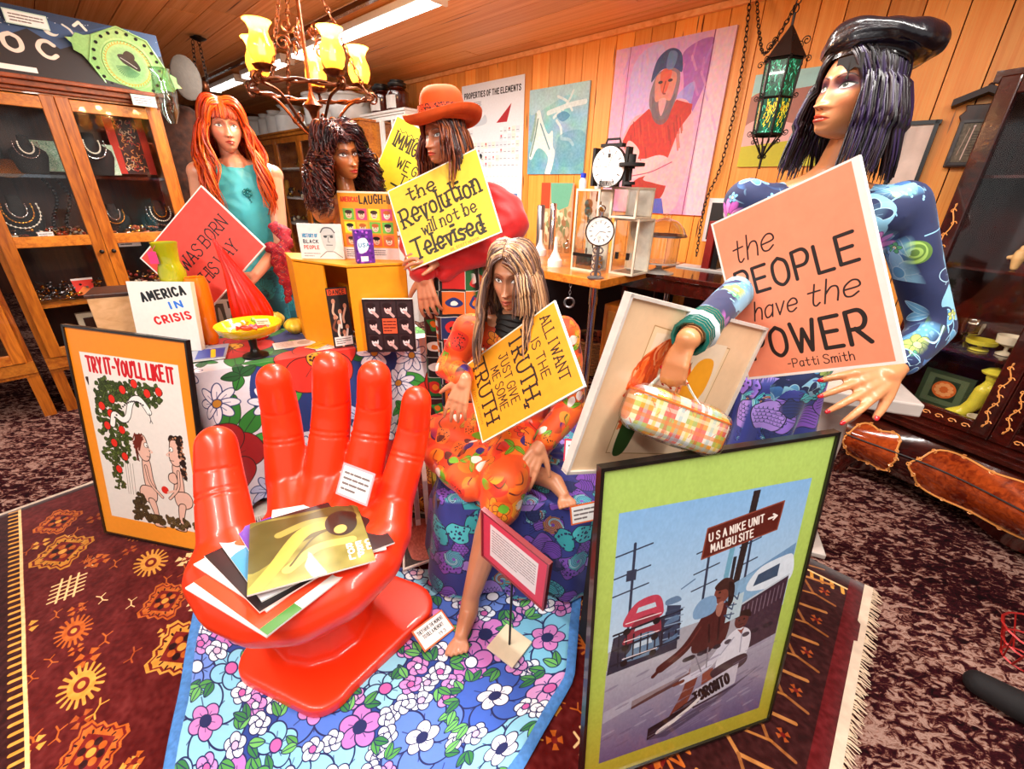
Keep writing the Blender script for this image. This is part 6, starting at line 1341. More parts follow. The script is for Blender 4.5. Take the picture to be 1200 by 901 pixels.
# ================================================================ TABLE WITH FLORAL CLOTH
TZ = .75
TX = V((.84, .545, 0)).normalized(); TY = V((-TX.y, TX.x, 0)); TO = V((-.96, 1.78, 0))+TX*.12      # front edge direction, depth direction, middle of the front edge
TL_, TD = 1.02, .47
def tp_(x, y, z=TZ): p = TO+TX*x+TY*y; return V((p.x, p.y, z))
th = thing('display_table', 'folding table hidden under the poppy-print cloth', 'table', tp_(0, TD/2, 0))
MB().box(tp_(0, TD/2, TZ-.025), (TL_, TD, .03), (TX, TY, UP)).build('table_top', M['darkwood'], th)
for sx in (-1, 1):
    for sy in (.04, TD-.04): MB().tube([tp_(sx*(TL_/2-.05), sy, .0), tp_(sx*(TL_/2-.05), sy, TZ-.04)], .015, 8).build('leg', M['steel'], th)
OUT = rrect(TL_+.02, TD+.02, .05, 8); 
def resample(P, n):
    P = [V((a, b_, 0)) for a, b_ in P]; P.append(P[0]); L_ = [0]
    for i in range(len(P)-1): L_.append(L_[-1]+(P[i+1]-P[i]).length)
    o = []
    for k in range(n):
        d = L_[-1]*k/n; i = max(j for j in range(len(P)-1) if L_[j] <= d+1e-9); f_ = (d-L_[i])/(L_[i+1]-L_[i]); o.append(P[i].lerp(P[i+1], f_))
    return o, L_[-1]
RS, PER = resample(OUT, 240)
def cloth_pt(k, v):
    p = RS[k % 240]; nn = (RS[(k+1) % 240]-RS[(k-1) % 240]); nn = V((nn.y, -nn.x, 0)).normalized()
    if v <= 1: q = p*v; z = TZ+.004; uvp = q
    else:
        t_ = v-1; fold = (.010+.05*t_)*(1+math.sin(k*2*math.pi/240*17+2*math.sin(k*.11))*.8)*min(1, t_*4); q = p+nn*(fold*.9); z = TZ+.004-t_*.66; uvp = p+nn*t_*.66
    w = tp_(q.x, q.y+TD/2, z); return w, uvp
vv = [0.02, .3, .6, .85, .97, 1.0, 1.02, 1.05, 1.1, 1.2, 1.3, 1.4, 1.5, 1.6, 1.7, 1.8, 1.9, 2.0]
b = MB(); vs = []; UVs = []
for v in vv:
    for k in range(240): w, uvp = cloth_pt(k, v); vs.append(w); UVs.append(((uvp.x+1.15)/2.4, (uvp.y+1.15)/2.4))
fs = [(j*240+k, (j+1)*240+k, (j+1)*240+(k+1) % 240, j*240+(k+1) % 240) for j in range(len(vv)-1) for k in range(240)]
b._add(vs, fs, 0, [[UVs[i] for i in f] for f in fs]); b._add([vs[k] for k in range(240)], [tuple(range(240))], 0, [[UVs[k] for k in range(240)]])
M['tablecloth'] = print_mat('poppy_tablecloth', table_print(), .7, bump=.2, sheen=.2)
tag(b.build('tablecloth', M['tablecloth'], None, True), 'white cloth printed with big red poppies and green leaves draped over the display table', 'tablecloth')
# light fringed rug edge under the table
b = MB(); R = random.Random(8); q0, q1 = onz(268, 578, 0), onz(318, 572, 0)
p0_ = tp_(-.45, -.08, .03); p1_ = tp_(.1, -.08, .03); d_ = (p1_-p0_); L_ = d_.length; d_.normalize(); b.box((p0_+p1_)/2+TY*.06+UP*.005, (L_, .12, .02), (d_, TY, UP))
q = 0
while q < L_: p = p0_+d_*q; b.tube([p+UP*.01, p-TY*R.uniform(.03, .05)+d_*R.uniform(-.01, .01)], .0025, 4); q += .009
tag(b.build('fringed_mat', plain('#e4dccf', .9, bump=.3), None), 'cream fringed mat on the floor between the hand chair fingers and the table', 'mat')

def stand(name, bl, br, tl, z, th_, cv, label, cat, lean=.0, edge='#f2efe8', group=None, rough=.45, extra=None):
    """upright flat item standing on height z: bottom corners from the photo, height from its top left"""
    A_, B_ = onz(*bl, z), onz(*br, z); h = at(tl[0], tl[1], A_.y).z-z; X = (B_-A_).normalized(); n = X.cross(UP)*1.0
    back = -n if n.y < 0 else n; T = UP*h*math.cos(lean)+back*h*math.sin(lean)
    b = MB(); A_ = A_+UP*.001; B_ = B_+UP*.001; b.panel(A_+T, B_+T, B_, A_, th_); o = b.build(name, [print_mat(name+'_print', cv, rough, coat=.1), plain(edge, .5)]); return tag(o, label, cat, group), A_, B_, T
S = .756
cr_ = tp_(-.69, .42, 0); t = thing('wooden_crate', 'plain wooden crate behind the orange poster carrying the books and the pale box', 'crate', cr_)
for k in range(6): MB().box(tp_(-.69, .42, .063+k*.125), (.32, .50, .118), (TX, TY, UP)).build('slat', M['darkwood'], t, bevel=.003)
# books and box at the left
c = Canvas(.214, .313, 600, '#ece6dc'); c.text('AMERICA', .045, .085, .035, .0085, '#141418', rot=-.22, fit=.15); c.text('IN', .135, .115, .026, .0075, '#2c74d8', rot=-.2, fit=.04); c.text('CRISIS', .075, .185, .03, .0075, '#d81c20', rot=-.22, fit=.125)
k_ = [V(p) for p in ((-1.6806,1.9091,1.0308), (-1.5155,2.0395,0.9909), (-1.4490,1.8762,0.7321), (-1.6141,1.7458,0.7719))]
dz = .760-min(p.z for p in k_); k_ = [EYE+(p-EYE)*((CAM_H-.775)/(CAM_H-.752)) for p in k_]
A_, B_ = onz(165, 413, S), onz(237, 413, S); h = at(159, 333, A_.y).z-S; nb = (B_-A_).normalized(); bk_ = UP.cross(nb); T = UP*h+bk_*.05
b = MB(); b.panel(A_+T, B_+T, B_, A_, .028); tag(b.build('white_book', [print_mat('crisis_cover', c, .4, coat=.2), M['cream']]), 'white book reading AMERICA IN CRISIS standing at the left of the table', 'book')
bx = V(((A_+B_)/2+bk_*.17)); c0 = onz(150, 352, .955); b = MB()
wc_ = tp_(-.70, .575, 0); t = thing('wooden_box', 'pale wooden box behind the AMERICA IN CRISIS book', 'box', V((wc_.x, wc_.y, S)))
axb = (TX, TY, UP); MB().box(V((wc_.x, wc_.y, S+.115)), (.26, .18, .23), axb, 0).build('body', wood('pale_box', '#e0b080', '#c08c58', None, 'X'), t, bevel=.004); MB().box(V((wc_.x, wc_.y, S+.238)), (.27, .19, .016), axb).build('lid', M['darkwood'], t, bevel=.003)
BT = S+.247
def vase(name, label, x, yb, z, prof, mat, n=28, Y=None):
    p = onz(x, yb, z) if Y is None else at(x, yb, Y); return tag(MB().lathe(prof, p+UP*.0005, n).build(name, mat, None, True), label, 'vase'), p
olive = plain('#a8a814', .12, var=.15, coat=.6, scale=8)
pv = at(205, 330, wc_.y-.02); pv.z = BT; t = thing('olive_vase', 'olive green glass vase with a pink tag standing on the wooden box', 'vase', pv)
hv = at(203, 284, pv.y).z-BT; rv = .052
MB().lathe([(rv*.8, 0), (rv*.95, hv*.1), (rv*1.0, hv*.4), (rv*.82, hv*.55), (rv*.75, hv*.62), (rv*.85, hv*.85), (rv*.95, hv), (rv*.88, hv*.99), (rv*.7, hv*.6)], pv, 28).build('vase_body', olive, t, True)
b = MB(); q = pv+V((-.02, -rv*1.05, hv*.72)); b.box(q, (.032, .002, .05), (V((1, .2, 0)).normalized(), V((-.2, 1, 0)).normalized(), UP)); b.tube([q+UP*.025, pv+V((0, -rv*.9, hv*.97))], .001, 4); b.build('pink_tag', plain('#e83c7c', .5), t)
p = onz(249, 402, S); ho = at(245, 325, p.y).z-S; r = .048
tag(MB().lathe([(r*.55, 0), (r*.6, .01), (r*.85, ho*.3), (r*1.0, ho*.65), (r*.98, ho*.9), (r*.8, ho), (r*.72, ho*.99), (r*.8, ho*.8)], p, 28).build('orange_vase', plain('#f07810', .15, coat=.6, var=.12, scale=6), None, True), 'smooth glossy orange vase beside the AMERICA IN CRISIS book', 'vase')
p = onz(303, 396, S); hg = at(276, 276, p.y).z-S; b = MB()
def gourd(u, v):
    a = u*2*math.pi; z = v*hg; r_ = float(np.interp(v, (0, .06, .15, .28, .42, .55, .67, .78, .88, .96, 1), (.5, .78, .96, 1, .86, .64, .45, .30, .18, .09, .02)))*.082
    r_ = r_*(1+.07*math.cos(a*13+v*2)); bend = -.095*max(0, v-.25)**1.4*1.4; return p+TX*bend+V((math.cos(a)*r_, math.sin(a)*r_, z))
b.grid(gourd, 104, 44, closeu=True, uv=False); tag(b.build('gourd_vase', plain('#d41c08', .12, coat=.7, var=.06), None, True, sharp=3.1), 'tall ribbed red teardrop vase with a pointed bent tip', 'vase')
c = Canvas(.38, .28, 300, '#f2eee8'); c.rect(.03, .04, .17, .25, '#6a6460'); c.poly([(.08, .23), (.09, .1), (.11, .08), (.125, .12), (.13, .23)], '#d8d4d0', 1, True); c.rect(.22, .02, .32, .09, '#2a2424'); c.ell(.27, .05, .03, .02, '#d84828'); c.ell(.26, .18, .03, .04, '#484040'); c.ell(.26, .17, .02, .025, '#e8e0d8'); c.line([(.3, .22), (.35, .25)], .006)
stand('photo_card', (252, 384), (288, 382), (250, 352), S, .003, c, 'small card with two black and white photos leaning before the red vase', 'card')
# yellow compote
p = onz(300, 417, S); t = thing('yellow_compote', 'yellow footed dish with a black stem holding wrapped sweets', 'dish', p); zc = at(297, 388, p.y).z-S
MB().lathe([(.052, 0), (.05, .008), (.02, .022), (.014, .04), (.018, zc*.75), (.03, zc*.8)], p, 28).build('stem', M['black'], t, True)
MB().lathe([(.02, zc*.78), (.08, zc*.86), (.118, zc*1.05), (.128, zc*1.3), (.122, zc*1.28), (.11, zc*1.08), (.02, zc*.9), (.001, zc*.9)], p, 36).build('bowl', plain('#f0c818', .15, coat=.6, var=.05), t, True)
R = random.Random(31); cm_ = [plain(x, .3) for x in ('#e06080', '#78b030', '#d8a020', '#e8e0d8', '#a83020')]
cand = [('pink', 0), ('green', 1), ('amber', 2), ('white', 3), ('red', 4)]
for k in range(5):
    a = k*1.26; r_ = .045; q = p+V((math.cos(a)*r_, math.sin(a)*r_, zc*1.12+.012+.004*R.random())); b = MB(); d = V((math.cos(a*2), math.sin(a*2), .15)).normalized(); nm, mi = cand[k % 5]
    b.ball(q, .018, 6, 0, (1.4, .8, .7), (d, d.cross(UP).normalized(), UP)); 
    for e_ in (-1, 1): b.tube([q+d*e_*.022, q+d*e_*.038], [.004, .012], 6)
    tag(b.build('sweet', cm_[mi], None, True), nm+' wrapped sweet lying in the yellow footed dish', 'sweet', 'wrapped sweets in the yellow dish')
card(p+V((.075, -.02, zc*1.42)), .05, .028, ((1, .3, 0), (0, -.35, 1)), 'tiny white card at the right rim of the yellow dish', lines=2)
for (x, yb, r, lab) in ((322, 384, .055, 'yellow ribbed ceramic pot just behind the footed dish'), (347, 390, .05, 'second yellow ceramic pot, tucked against the orange riser')):
    p = onz(x, yb, S); b = MB(); b.grid(lambda u, v: p+V((math.cos(u*6.283)*r*math.sin(.35+v*2.3)*(1+.05*math.cos(u*6.283*9)), math.sin(u*6.283)*r*math.sin(.35+v*2.3)*(1+.05*math.cos(u*6.283*9)), v*r*1.5)), 54, 14, closeu=True, uv=False); b.lathe([(r*.34, 0), (.001, .002)], p, 12); b.lathe([(r*.44, r*1.45), (.001, r*1.3)], p, 12)
    tag(b.build('yellow_pot', plain('#ecd03c', .2, coat=.5), None, True), lab, 'pot', 'yellow ceramic pots')
# magazines lying flat at the front left
for k, (x, y, rot, col, lab) in enumerate(((205, 424, .2, '#dcd4c8', 'white magazine lying flat under the AMERICA IN CRISIS book'), (222, 420, -.1, '#98a0b0', 'grey-blue magazine lying on the white one'))):
    p = onz(x, y, S+.006*k)+UP*.003+TY*.05; c = Canvas(.3, .22, 260, col); c.scribble(.02, .02, .2, .1, 3); c.rect(.18, .06, .29, .2, '#34489c'); c.line([(.24, .08), (.25, .19)], .02, '#f0c020'); X = (TX*math.cos(rot)+TY*math.sin(rot)); Y = UP.cross(X)
    b = MB(); b.panel(p-X*.14+Y*.1, p+X*.14+Y*.1, p+X*.14-Y*.1, p-X*.14-Y*.1, .005); tag(b.build('magazine', [print_mat('mag', c, .4), M['white']]), lab, 'magazine')
# orange riser made of boards
orb = plain('#f09c10', .45, var=.04)
RA_, RB_ = onz(360, 398, S), onz(391, 394, S); RC_, RD2 = onz(419, 412, S), onz(482, 404, S)
ztop = at(345, 304, RA_.y).z; RA_t = at(340, 305, RA_.y)
t = thing('display_riser', 'bright orange open-fronted display riser in the middle of the table', 'riser', (RA_+RD2)/2)
mb1 = lambda a, b_, th_=.008: MB().box((a+b_)/2+UP*((ztop-S)/2-.004), ((b_-a).length, th_, ztop-S-.01), ((b_-a).normalized(), UP.cross((b_-a).normalized()), UP))
a1 = V((RA_.x, RA_.y, S)); b1 = V((RC_.x, RC_.y, S)); c1_ = V((RD2.x, RD2.y, S))
bkL = a1+TY*.22; bkR = c1_+TY*.20
mb1(a1, b1.lerp(a1, .42)).build('side_board', orb, t); mb1(b1, c1_).build('front_board', orb, t); mb1(bkL, bkR).build('back_board', orb, t); mb1(a1, bkL).build('end_board', orb, t); mb1(c1_, bkR).build('end_board', orb, t)
b = MB(); pl_ = [a1, b1, c1_, bkR, bkL]; pts = [(q.x, q.y) for q in pl_]; cx_ = sum(q[0] for q in pts)/5; cy_ = sum(q[1] for q in pts)/5; pts = [(cx_+(x-cx_)*1.03, cy_+(y-cy_)*1.03) for x, y in pts]; b.prism(pts, ztop-.004, ztop+.004); b.build('top_board', orb, t)
RZ = ztop+.005
c = Canvas(.2, .45, 500, '#1c1412'); c.rect(.01, .01, .19, .055, '#d84818'); c.text('DANCE', .03, .048, .03, .006, '#181010', fit=.14); 
for k in range(7): x, y = R.uniform(.04, .16), .1+.04*k; c.ell(x, y, .018, .02, '#c88868'); c.line([(x, y+.02), (x+R.uniform(-.03, .03), y+.08), (x+R.uniform(-.03, .03), y+.12)], .02, R.choice(('#e0b090', '#804830', '#f0e0d0')), 1, True)
c.rect(.015, .37, .19, .44, '#f0ece4'); c.scribble(.03, .38, .17, .43, 3)
q = b1.lerp(a1, .22)+TY*.03; hh = .26; b = MB(); b.panel(q-TX*.045+UP*(hh+.02), q+TX*.045+UP*(hh+.02), q+TX*.045+UP*.006-TY*.01, q-TX*.045+UP*.006-TY*.01, .004); tag(b.build('dance_poster', [print_mat('dance', c), M['black']]), 'narrow dark poster of dancers standing inside the orange riser', 'poster')
# things on the riser
c = Canvas(.5, .42, 420, '#e8e6e0'); c.noise(.02, 14); 
for (x, y, w_, h_) in ((.27, .07, .15, .3),):
    c.poly([(.26, .1), (.3, .04), (.38, .04), (.42, .1), (.42, .24), (.38, .32), (.31, .32), (.27, .24)], '#c8ccc8', 1, True); c.line([(.29, .14), (.40, .13)], .006, '#303438'); c.ell(.31, .15, .02, .014, '#404448'); c.ell(.38, .15, .02, .014, '#404448'); c.line([(.345, .15), (.335, .21), (.355, .215)], .005, '#404448', 1, True); c.line([(.31, .25), (.38, .25)], .008, '#404448'); c.line([(.26, .1), (.3, .05), (.38, .05), (.42, .1)], .014, '#585c60', 1, True); c.line([(.22, .4), (.3, .33), (.39, .33), (.48, .4)], .008, '#505458')
for j, (w_, col) in enumerate((('HISTORY OF', '#3c8cb8'), ('BLACK', '#203040'), ('PEOPLE', '#d84838'))): c.text(w_, .05, .16+.07*j, .04, .009, col, fit=.17)
c.scribble(.04, .34, .22, .40, 2, '#88888c')
stand('portrait_book', (354, 303), (404, 304), (351, 262), RZ, .012, c, 'white book with a drawn portrait of a man in glasses on the riser', 'book')
c = Canvas(.66, .78, 700, '#f09a1c'); c.rect(0, 0, .66, .02, '#f4e8c8'); c.text('AMERICAS', .03, .115, .05, .012, '#d83018', fit=.2); c.text('LAUGH-IN', .25, .13, .085, .016, '#1c1814', fit=.38, jit=.1)
RR_ = random.Random(4)
for j in range(3):
    for i in range(4):
        x, y = .04+i*.15, .19+j*.15; c.rect(x, y, x+.13, y+.13, RR_.choice(('#e8e030', '#70b840', '#f07040', '#e04c78', '#f0b430'))); c.ell(x+.065, y+.07, .038, .045, RR_.choice(('#f0d0b0', '#e8c8a0', '#f8e8d0'))); c.ell(x+.065, y+.04, .042, .022, RR_.choice(('#402818', '#c06020', '#181410'))); c.ell(x+.052, y+.068, .006, .006, '#181010'); c.ell(x+.078, y+.068, .006, .006, '#181010'); c.line([(x+.05, y+.095), (x+.08, y+.095)], .006, '#b02018')
c.rect(0, .64, .66, .78, '#f0e4e0'); c.scribble(.03, .66, .5, .76, 4)
stand('comic_magazine', (405, 303), (468, 305), (405, 224), RZ, .004, c, 'orange LAUGH-IN magazine with rows of cartoon faces, standing on the riser', 'magazine')
c = Canvas(.22, .38, 300, '#5c1c90'); 
for k in range(40): c.ell(RR_.uniform(0, .22), RR_.uniform(0, .38), .014, .014, RR_.choice(('#8c3cc0', '#401070', '#c060d8')))
c.poly([(.03, .12), (.12, .09), (.16, .16), (.13, .24), (.04, .26)], '#e0f0f8', 1, True); c.text('USA', .04, .19, .04, .008, '#2080b0'); c.rect(.05, .3, .14, .36, '#f0f0f0')
o, A_, B_, T = stand('purple_box', (419, 309), (440, 308), (415, 270), RZ, .05, c, 'small purple patterned box in front of the LAUGH-IN magazine', 'box', edge='#5c1c90')
c = Canvas(.26, .26, 500, '#141014'); 
for j in range(3):
    for i in range(3):
        x, y = .012+i*.082, .012+j*.08
        if i == 1 and j == 1: continue
        c.rect(x, y, x+.074, y+.074, '#2c2428'); c.ell(x+.034, y+.034, .018, .024, '#f0c8c0' if (i+j) % 2 else '#e8e4e4'); c.ell(x+.03, y+.018, .024, .013, '#100c10'); c.ell(x+.028, y+.032, .004, .003, '#181418'); c.ell(x+.041, y+.032, .004, .003, '#181418'); c.line([(x+.028, y+.046), (x+.04, y+.046)], .003, '#902020'); c.line([(x+.04, y+.05), (x+.06, y+.07)], .014, '#d8b0a8')
c.rect(.094, .092, .168, .166, '#f06038'); c.scribble(.1, .1, .162, .16, 4, '#301010')
stand('picture_book', (431, 413), (488, 412), (426, 351), S, .022, c, 'square black book with rows of pale faces round an orange block, right of the table', 'book')
b = MB(); q = onz(372, 405, S+.004)+UP*.002; X = V((.95, -.3, 0)).normalized(); Y = UP.cross(X); c = Canvas(.16, .26, 200, '#f0b820'); c.scribble(.02, .03, .14, .22, 5, '#302008'); b.panel(q-X*.035+Y*.045, q+X*.035+Y*.045, q+X*.035-Y*.045, q-X*.035-Y*.045, .002); tag(b.build('flyer', [print_mat('flyer', c), M['white']]), 'small yellow-orange flyer lying before the orange riser', 'flyer')
for k, (x, y, lab) in enumerate(((392, 404, 'open booklet with pink pictures lying inside the riser front'), (345, 403, 'pale leaflet lying left of the yellow flyer'))):
    q = onz(x, y, S)+UP*(.002); c = Canvas(.3, .2, 240, '#ece4dc'); c.scribble(.02, .02, .14, .18, 5, '#a09890'); c.ell(.22, .1, .05, .06, '#e05848' if k == 0 else '#c8b8a8'); X = TX; Y = TY; b = MB(); b.panel(q-X*.09+Y*.05, q+X*.09+Y*.05, q+X*.09-Y*.05, q-X*.09-Y*.05, .002); tag(b.build('leaflet', [print_mat('leaflet', c), M['white']]), lab, 'leaflet')

# ================================================================ MARBLE PEDESTAL
PC = V((1.30, 1.23, 0)); PZ = .80
cnr = onz(1085, 475, PZ)
t = thing('marble_pedestal', 'white marble pedestal with a square top and turned column, right of the lime poster', 'pedestal', PC)
marb = plain('#cfc4bc', .25, var=.22, scale=5, coat=.4, name='marble'); X = V((.93, -.36, 0)).normalized(); Y = UP.cross(X)
ctr = V((cnr.x, cnr.y, 0))-X*.19+Y*.17; PC = ctr; t.location = PC
MB().box(V((ctr.x, ctr.y, PZ-.025)), (.38, .34, .05), (X, Y, UP)).build('top_slab', marb, t, bevel=.006)
MB().lathe([(.10, 0), (.10, .04), (.07, .07), (.05, .1), (.055, .3), (.06, .5), (.055, .60), (.075, .63), (.085, .655), (.06, .68), (.07, .70), (.11, .715), (.13, .735), (.12, .75)], ctr+UP*.02, 32).build('column', marb, t, True)
MB().box(ctr+UP*.012, (.24, .24, .024), (X, Y, UP)).build('foot_slab', marb, t, bevel=.004)

# ================================================================ MARQUETRY CABINET (right)
E1 = V((.44, -.90, 0)).normalized(); EN = V((-.90, -.44, 0)).normalized(); MO = onz(985, 548, 0)
def MC(t_, off, z): p = MO+E1*t_+EN*off; return V((p.x, p.y, z))
AXM = (E1, EN, UP); ML = 1.44; MD = .36
def mpx(x, y, off=0): d = ray(x, y); q = MO+EN*off; p = EYE+d*((q-EYE).dot(EN)/d.dot(EN)); return (p-MO).dot(E1), p.z
t = thing('marquetry_cabinet', 'glossy dark mahogany vitrine with floral inlay on a swollen drawer base', 'cabinet', MC(ML/2, -MD/2, 0))
zb0, zb1 = .10, .41
# bombe base: profile swells outwards
def bombe(u, v):
    tt = u*ML; a = math.sin(math.pi*min(1, max(0, v)))*.10; sw_ = .035*math.cos(u*math.pi*2*1.5+.4); z = zb0+(zb1-zb0)*v-(.06*math.cos(u*2*math.pi*2) if v < .001 else 0)
    return MC(tt+(-.06 if u == 0 else 0)*a/.1, .02+a+sw_*math.sin(math.pi*v), z)
b = MB(); b.grid(bombe, 60, 16, uv=False); b.box(MC(ML/2, -MD/2, (zb0+zb1)/2), (ML, MD, zb1-zb0-.02), AXM); b.build('base', M['mahog'], t, True)
b = MB(); b.box(MC(ML/2, -MD/2+.03, zb1+.012), (ML+.06, MD+.10, .028), AXM); b.box(MC(ML/2, -MD/2+.02, zb1+.034), (ML+.03, MD+.06, .018), AXM); b.build('ledge', M['mahog'], t, bevel=.006)
for x in (.05, ML-.05):
    b = MB(); b.tube([MC(x, .0, .15), MC(x-.02, .04, .10), MC(x-.03, .03, .05), MC(x-.04, .05, .0)], [.05, .04, .026, .028], 8); b.build('leg', M['mahog'], t, True)
    MB().tube([MC(x, -MD+.04, .14), MC(x, -MD+.04, 0)], [.03, .022], 8).build('leg', M['mahog'], t)
def inlay_panel(u0, u1, v0, v1, nm='inlay_panel'):
    R = random.Random(int(u0*100)); uc, vc = (u0+u1)/2, (v0+v1)/2; ru, rv_ = (u1-u0)/2, (v1-v0)/2; N_ = 64; ring = []
    for k in range(N_):
        a = 2*math.pi*k/N_; sq = (abs(math.cos(a))**4+abs(math.sin(a))**4)**-.25; w = 1+.06*math.cos(a*6); ring.append((uc+ru*math.cos(a)*sq*w, vc+rv_*math.sin(a)*sq*w))
    def bp(u, v, o=.0): q = bombe(min(1, max(.001, u)), min(.99, max(.01, v))); return q+EN*o
    b = MB(); vs_ = []; 
    for j in range(7): vs_ += [bp(uc+(x-uc)*j/6, vc+(y-vc)*j/6, .004) for x, y in ring]
    fs_ = [(j*N_+k, (j+1)*N_+k, (j+1)*N_+(k+1) % N_, j*N_+(k+1) % N_) for j in range(6) for k in range(N_)]; b._add(vs_, fs_); p_ = b.build(nm, M['burl'], t, True, sharp=3.1)
    s = MB(); pts = [bp(x, y, .006) for x, y in ring]; s.tube(pts, .0045, 5, closed=True)
    for k in range(0, N_, 4):
        c_ = pts[k]; s.tube([c_+E1*.012*math.cos(q*.9+k)*(1-q/12)+UP*.012*math.sin(q*.9+k)*(1-q/12)+EN*.002 for q in range(8)], .0028, 4)
    stuff(s.build('inlay_scroll', M['inlay'], p_, True))
inlay_panel(.02, .17, .12, .82); inlay_panel(.22, .56, .08, .86); inlay_panel(.62, .96, .08, .86)
b = MB()
for k in range(40):
    u = .01+.98*k/39; p1, p2 = bombe(min(.995, u), .58), bombe(min(.999, u+.025), .58)
    b.tube([p1+EN*.008, p2+EN*.008], .004, 4)
stuff(b.build('drawer_seam', M['black'], t))
# glazed upper body
zu0, zu1 = zb1+.045, 1.92; nD = 3; dw = ML/nD; off0 = -.03
b = MB(); b.box(MC(.015, -MD/2-.02, (zu0+zu1)/2), (.03, MD-.06, zu1-zu0), AXM); b.box(MC(ML-.015, -MD/2-.02, (zu0+zu1)/2), (.03, MD-.06, zu1-zu0), AXM); b.box(MC(ML/2, -MD/2-.02, zu1), (ML+.04, MD, .04), AXM); b.box(MC(ML/2, -MD+.02, (zu0+zu1)/2), (ML-.06, .015, zu1-zu0), AXM); b.build('upper_body', M['mahog'], t)
for z in (.795, 1.17, 1.55): MB().box(MC(ML/2, -MD/2-.02, z), (ML-.07, MD-.12, .012), AXM).build('shelf', M['mahog'], t)
for i in range(nD):
    x = i*dw; b = MB()
    for q in (x+.035, x+dw-.035): b.box(MC(q, off0+.0, (zu0+zu1)/2), (.068, .03, zu1-zu0), AXM)
    d = b.build('door', M['mahog'], t, bevel=.006)
    for z in (zu0+.035, zu1-.035): MB().box(MC(x+dw/2, off0, z), (dw-.136, .028, .068), AXM).build('rail', M['mahog'], d, bevel=.005)
    MB().box(MC(x+dw/2, off0-.004, (zu0+zu1)/2), (dw-.136, .004, zu1-zu0-.136), AXM).build('glass_pane', M['glass'], d)
    s = MB()
    for q in (x+.035, x+dw-.035):
        for (za, zb_) in ((zu0+.06, zu0+.36), (zu0+.62, zu0+.98)):
            pts = [MC(q+.010*math.sin(j*1.3), off0+.017, za+(zb_-za)*j/14) for j in range(15)]; s.tube(pts, .003, 4)
            for j in range(1, 14, 2): s.tube([pts[j]+E1*.012*math.cos(a)*(1-a/9)+UP*.010*math.sin(a)*(1-a/9) for a in range(6)], .0024, 4)
            s.ball(pts[0], .008, 6, 0, (1, .3, 1)); s.ball(pts[-1], .007, 6, 0, (1, .3, 1))
    for j in range(7): c_ = MC(x+.09+(dw-.18)*j/6, off0+.016, zu0+.035); s.tube([c_+E1*.018*math.cos(a)*(1-a/9)+UP*.012*math.sin(a)*(1-a/9) for a in range(7)], .0026, 4)
    stuff(s.build('inlay_scroll', M['inlay'], d, True))
# its contents
yel = plain('#e0d040', .3, var=.1); fg = MC(.62, -.14, zu0+.002)
tx, tz = mpx(1155, 445, -.14); fg = MC(tx, -.15, zu0+.002)
t = thing('yellow_figurine', 'yellow ceramic kneeling figurine in the lower compartment of the dark vitrine', 'figurine', fg); b = MB(); k_ = 1.0
cap(b, [(fg+UP*.03+E1*-.03, .028), (fg+UP*.10, .030), (fg+UP*.17+E1*.01, .034)]); cap(b, [(fg+UP*.17+E1*.01, .03), (fg+UP*.22+E1*.02, .022)]); b.ball(fg+UP*.245+E1*.02, .028, 8); cap(b, [(fg+UP*.18, .018), (fg+UP*.20+E1*.07+EN*.03, .016), (fg+UP*.12+E1*.10+EN*.04, .013), (fg+UP*.06+E1*.09, .013)]); cap(b, [(fg+UP*.05+E1*-.02, .03), (fg+UP*.03-E1*.06+EN*.03, .024), (fg+UP*.02-E1*.02+EN*.06, .02)])
o = organic(b, 'body', yel, t, .005, 2); MB().lathe([(.045, .26), (.05, .268), (.03, .285), (.001, .295)], fg+E1*.02, 18).build('hat', yel, t, True)
c = Canvas(1, 1, 240, '#38442c'); c.rect(.1, .1, .9, .9, '#5c6848'); c.rect(.24, .2, .76, .76, '#2c3824'); c.ell(.5, .48, .24, .24, '#d8682c'); 
for k in range(9): c.ell(.5+.14*math.cos(k*.7), .48+.14*math.sin(k*.7), .06, .05, '#f0a060')
tx, tz = mpx(1112, 440, -.2); q = MC(tx, -.22, zu0+.003); b = MB(); b.panel(q-E1*.10+UP*.19, q+E1*.10+UP*.19, q+E1*.10, q-E1*.10, .012)
b2 = tag(b.build('framed_tile', [print_mat('tile', c, .3), M['blackmat']]), 'green framed tile with an orange flower beside the yellow figurine', 'tile')
tx, tz = mpx(1185, 318, -.14); q = MC(tx, -.15, 1.178); b = MB(); cap(b, [(q+UP*.012, .014), (q+UP*.05, .022), (q+UP*.07, .02)]); cap(b, [(q+UP*.07, .012), (q+UP*.095, .01)]); cap(b, [(q+UP*.06, .01), (q+UP*.07+E1*.03, .009)]); cap(b, [(q+UP*.06, .01), (q+UP*.05-E1*.03, .009)]); tag(organic(b, 'ivory_figurine', plain('#e8b878', .4), None, .003, 2), 'small ivory seated figurine on the upper shelf of the dark vitrine', 'figurine')
cg = thin_glass('cut_glass', (.85, .75, .65), .35)
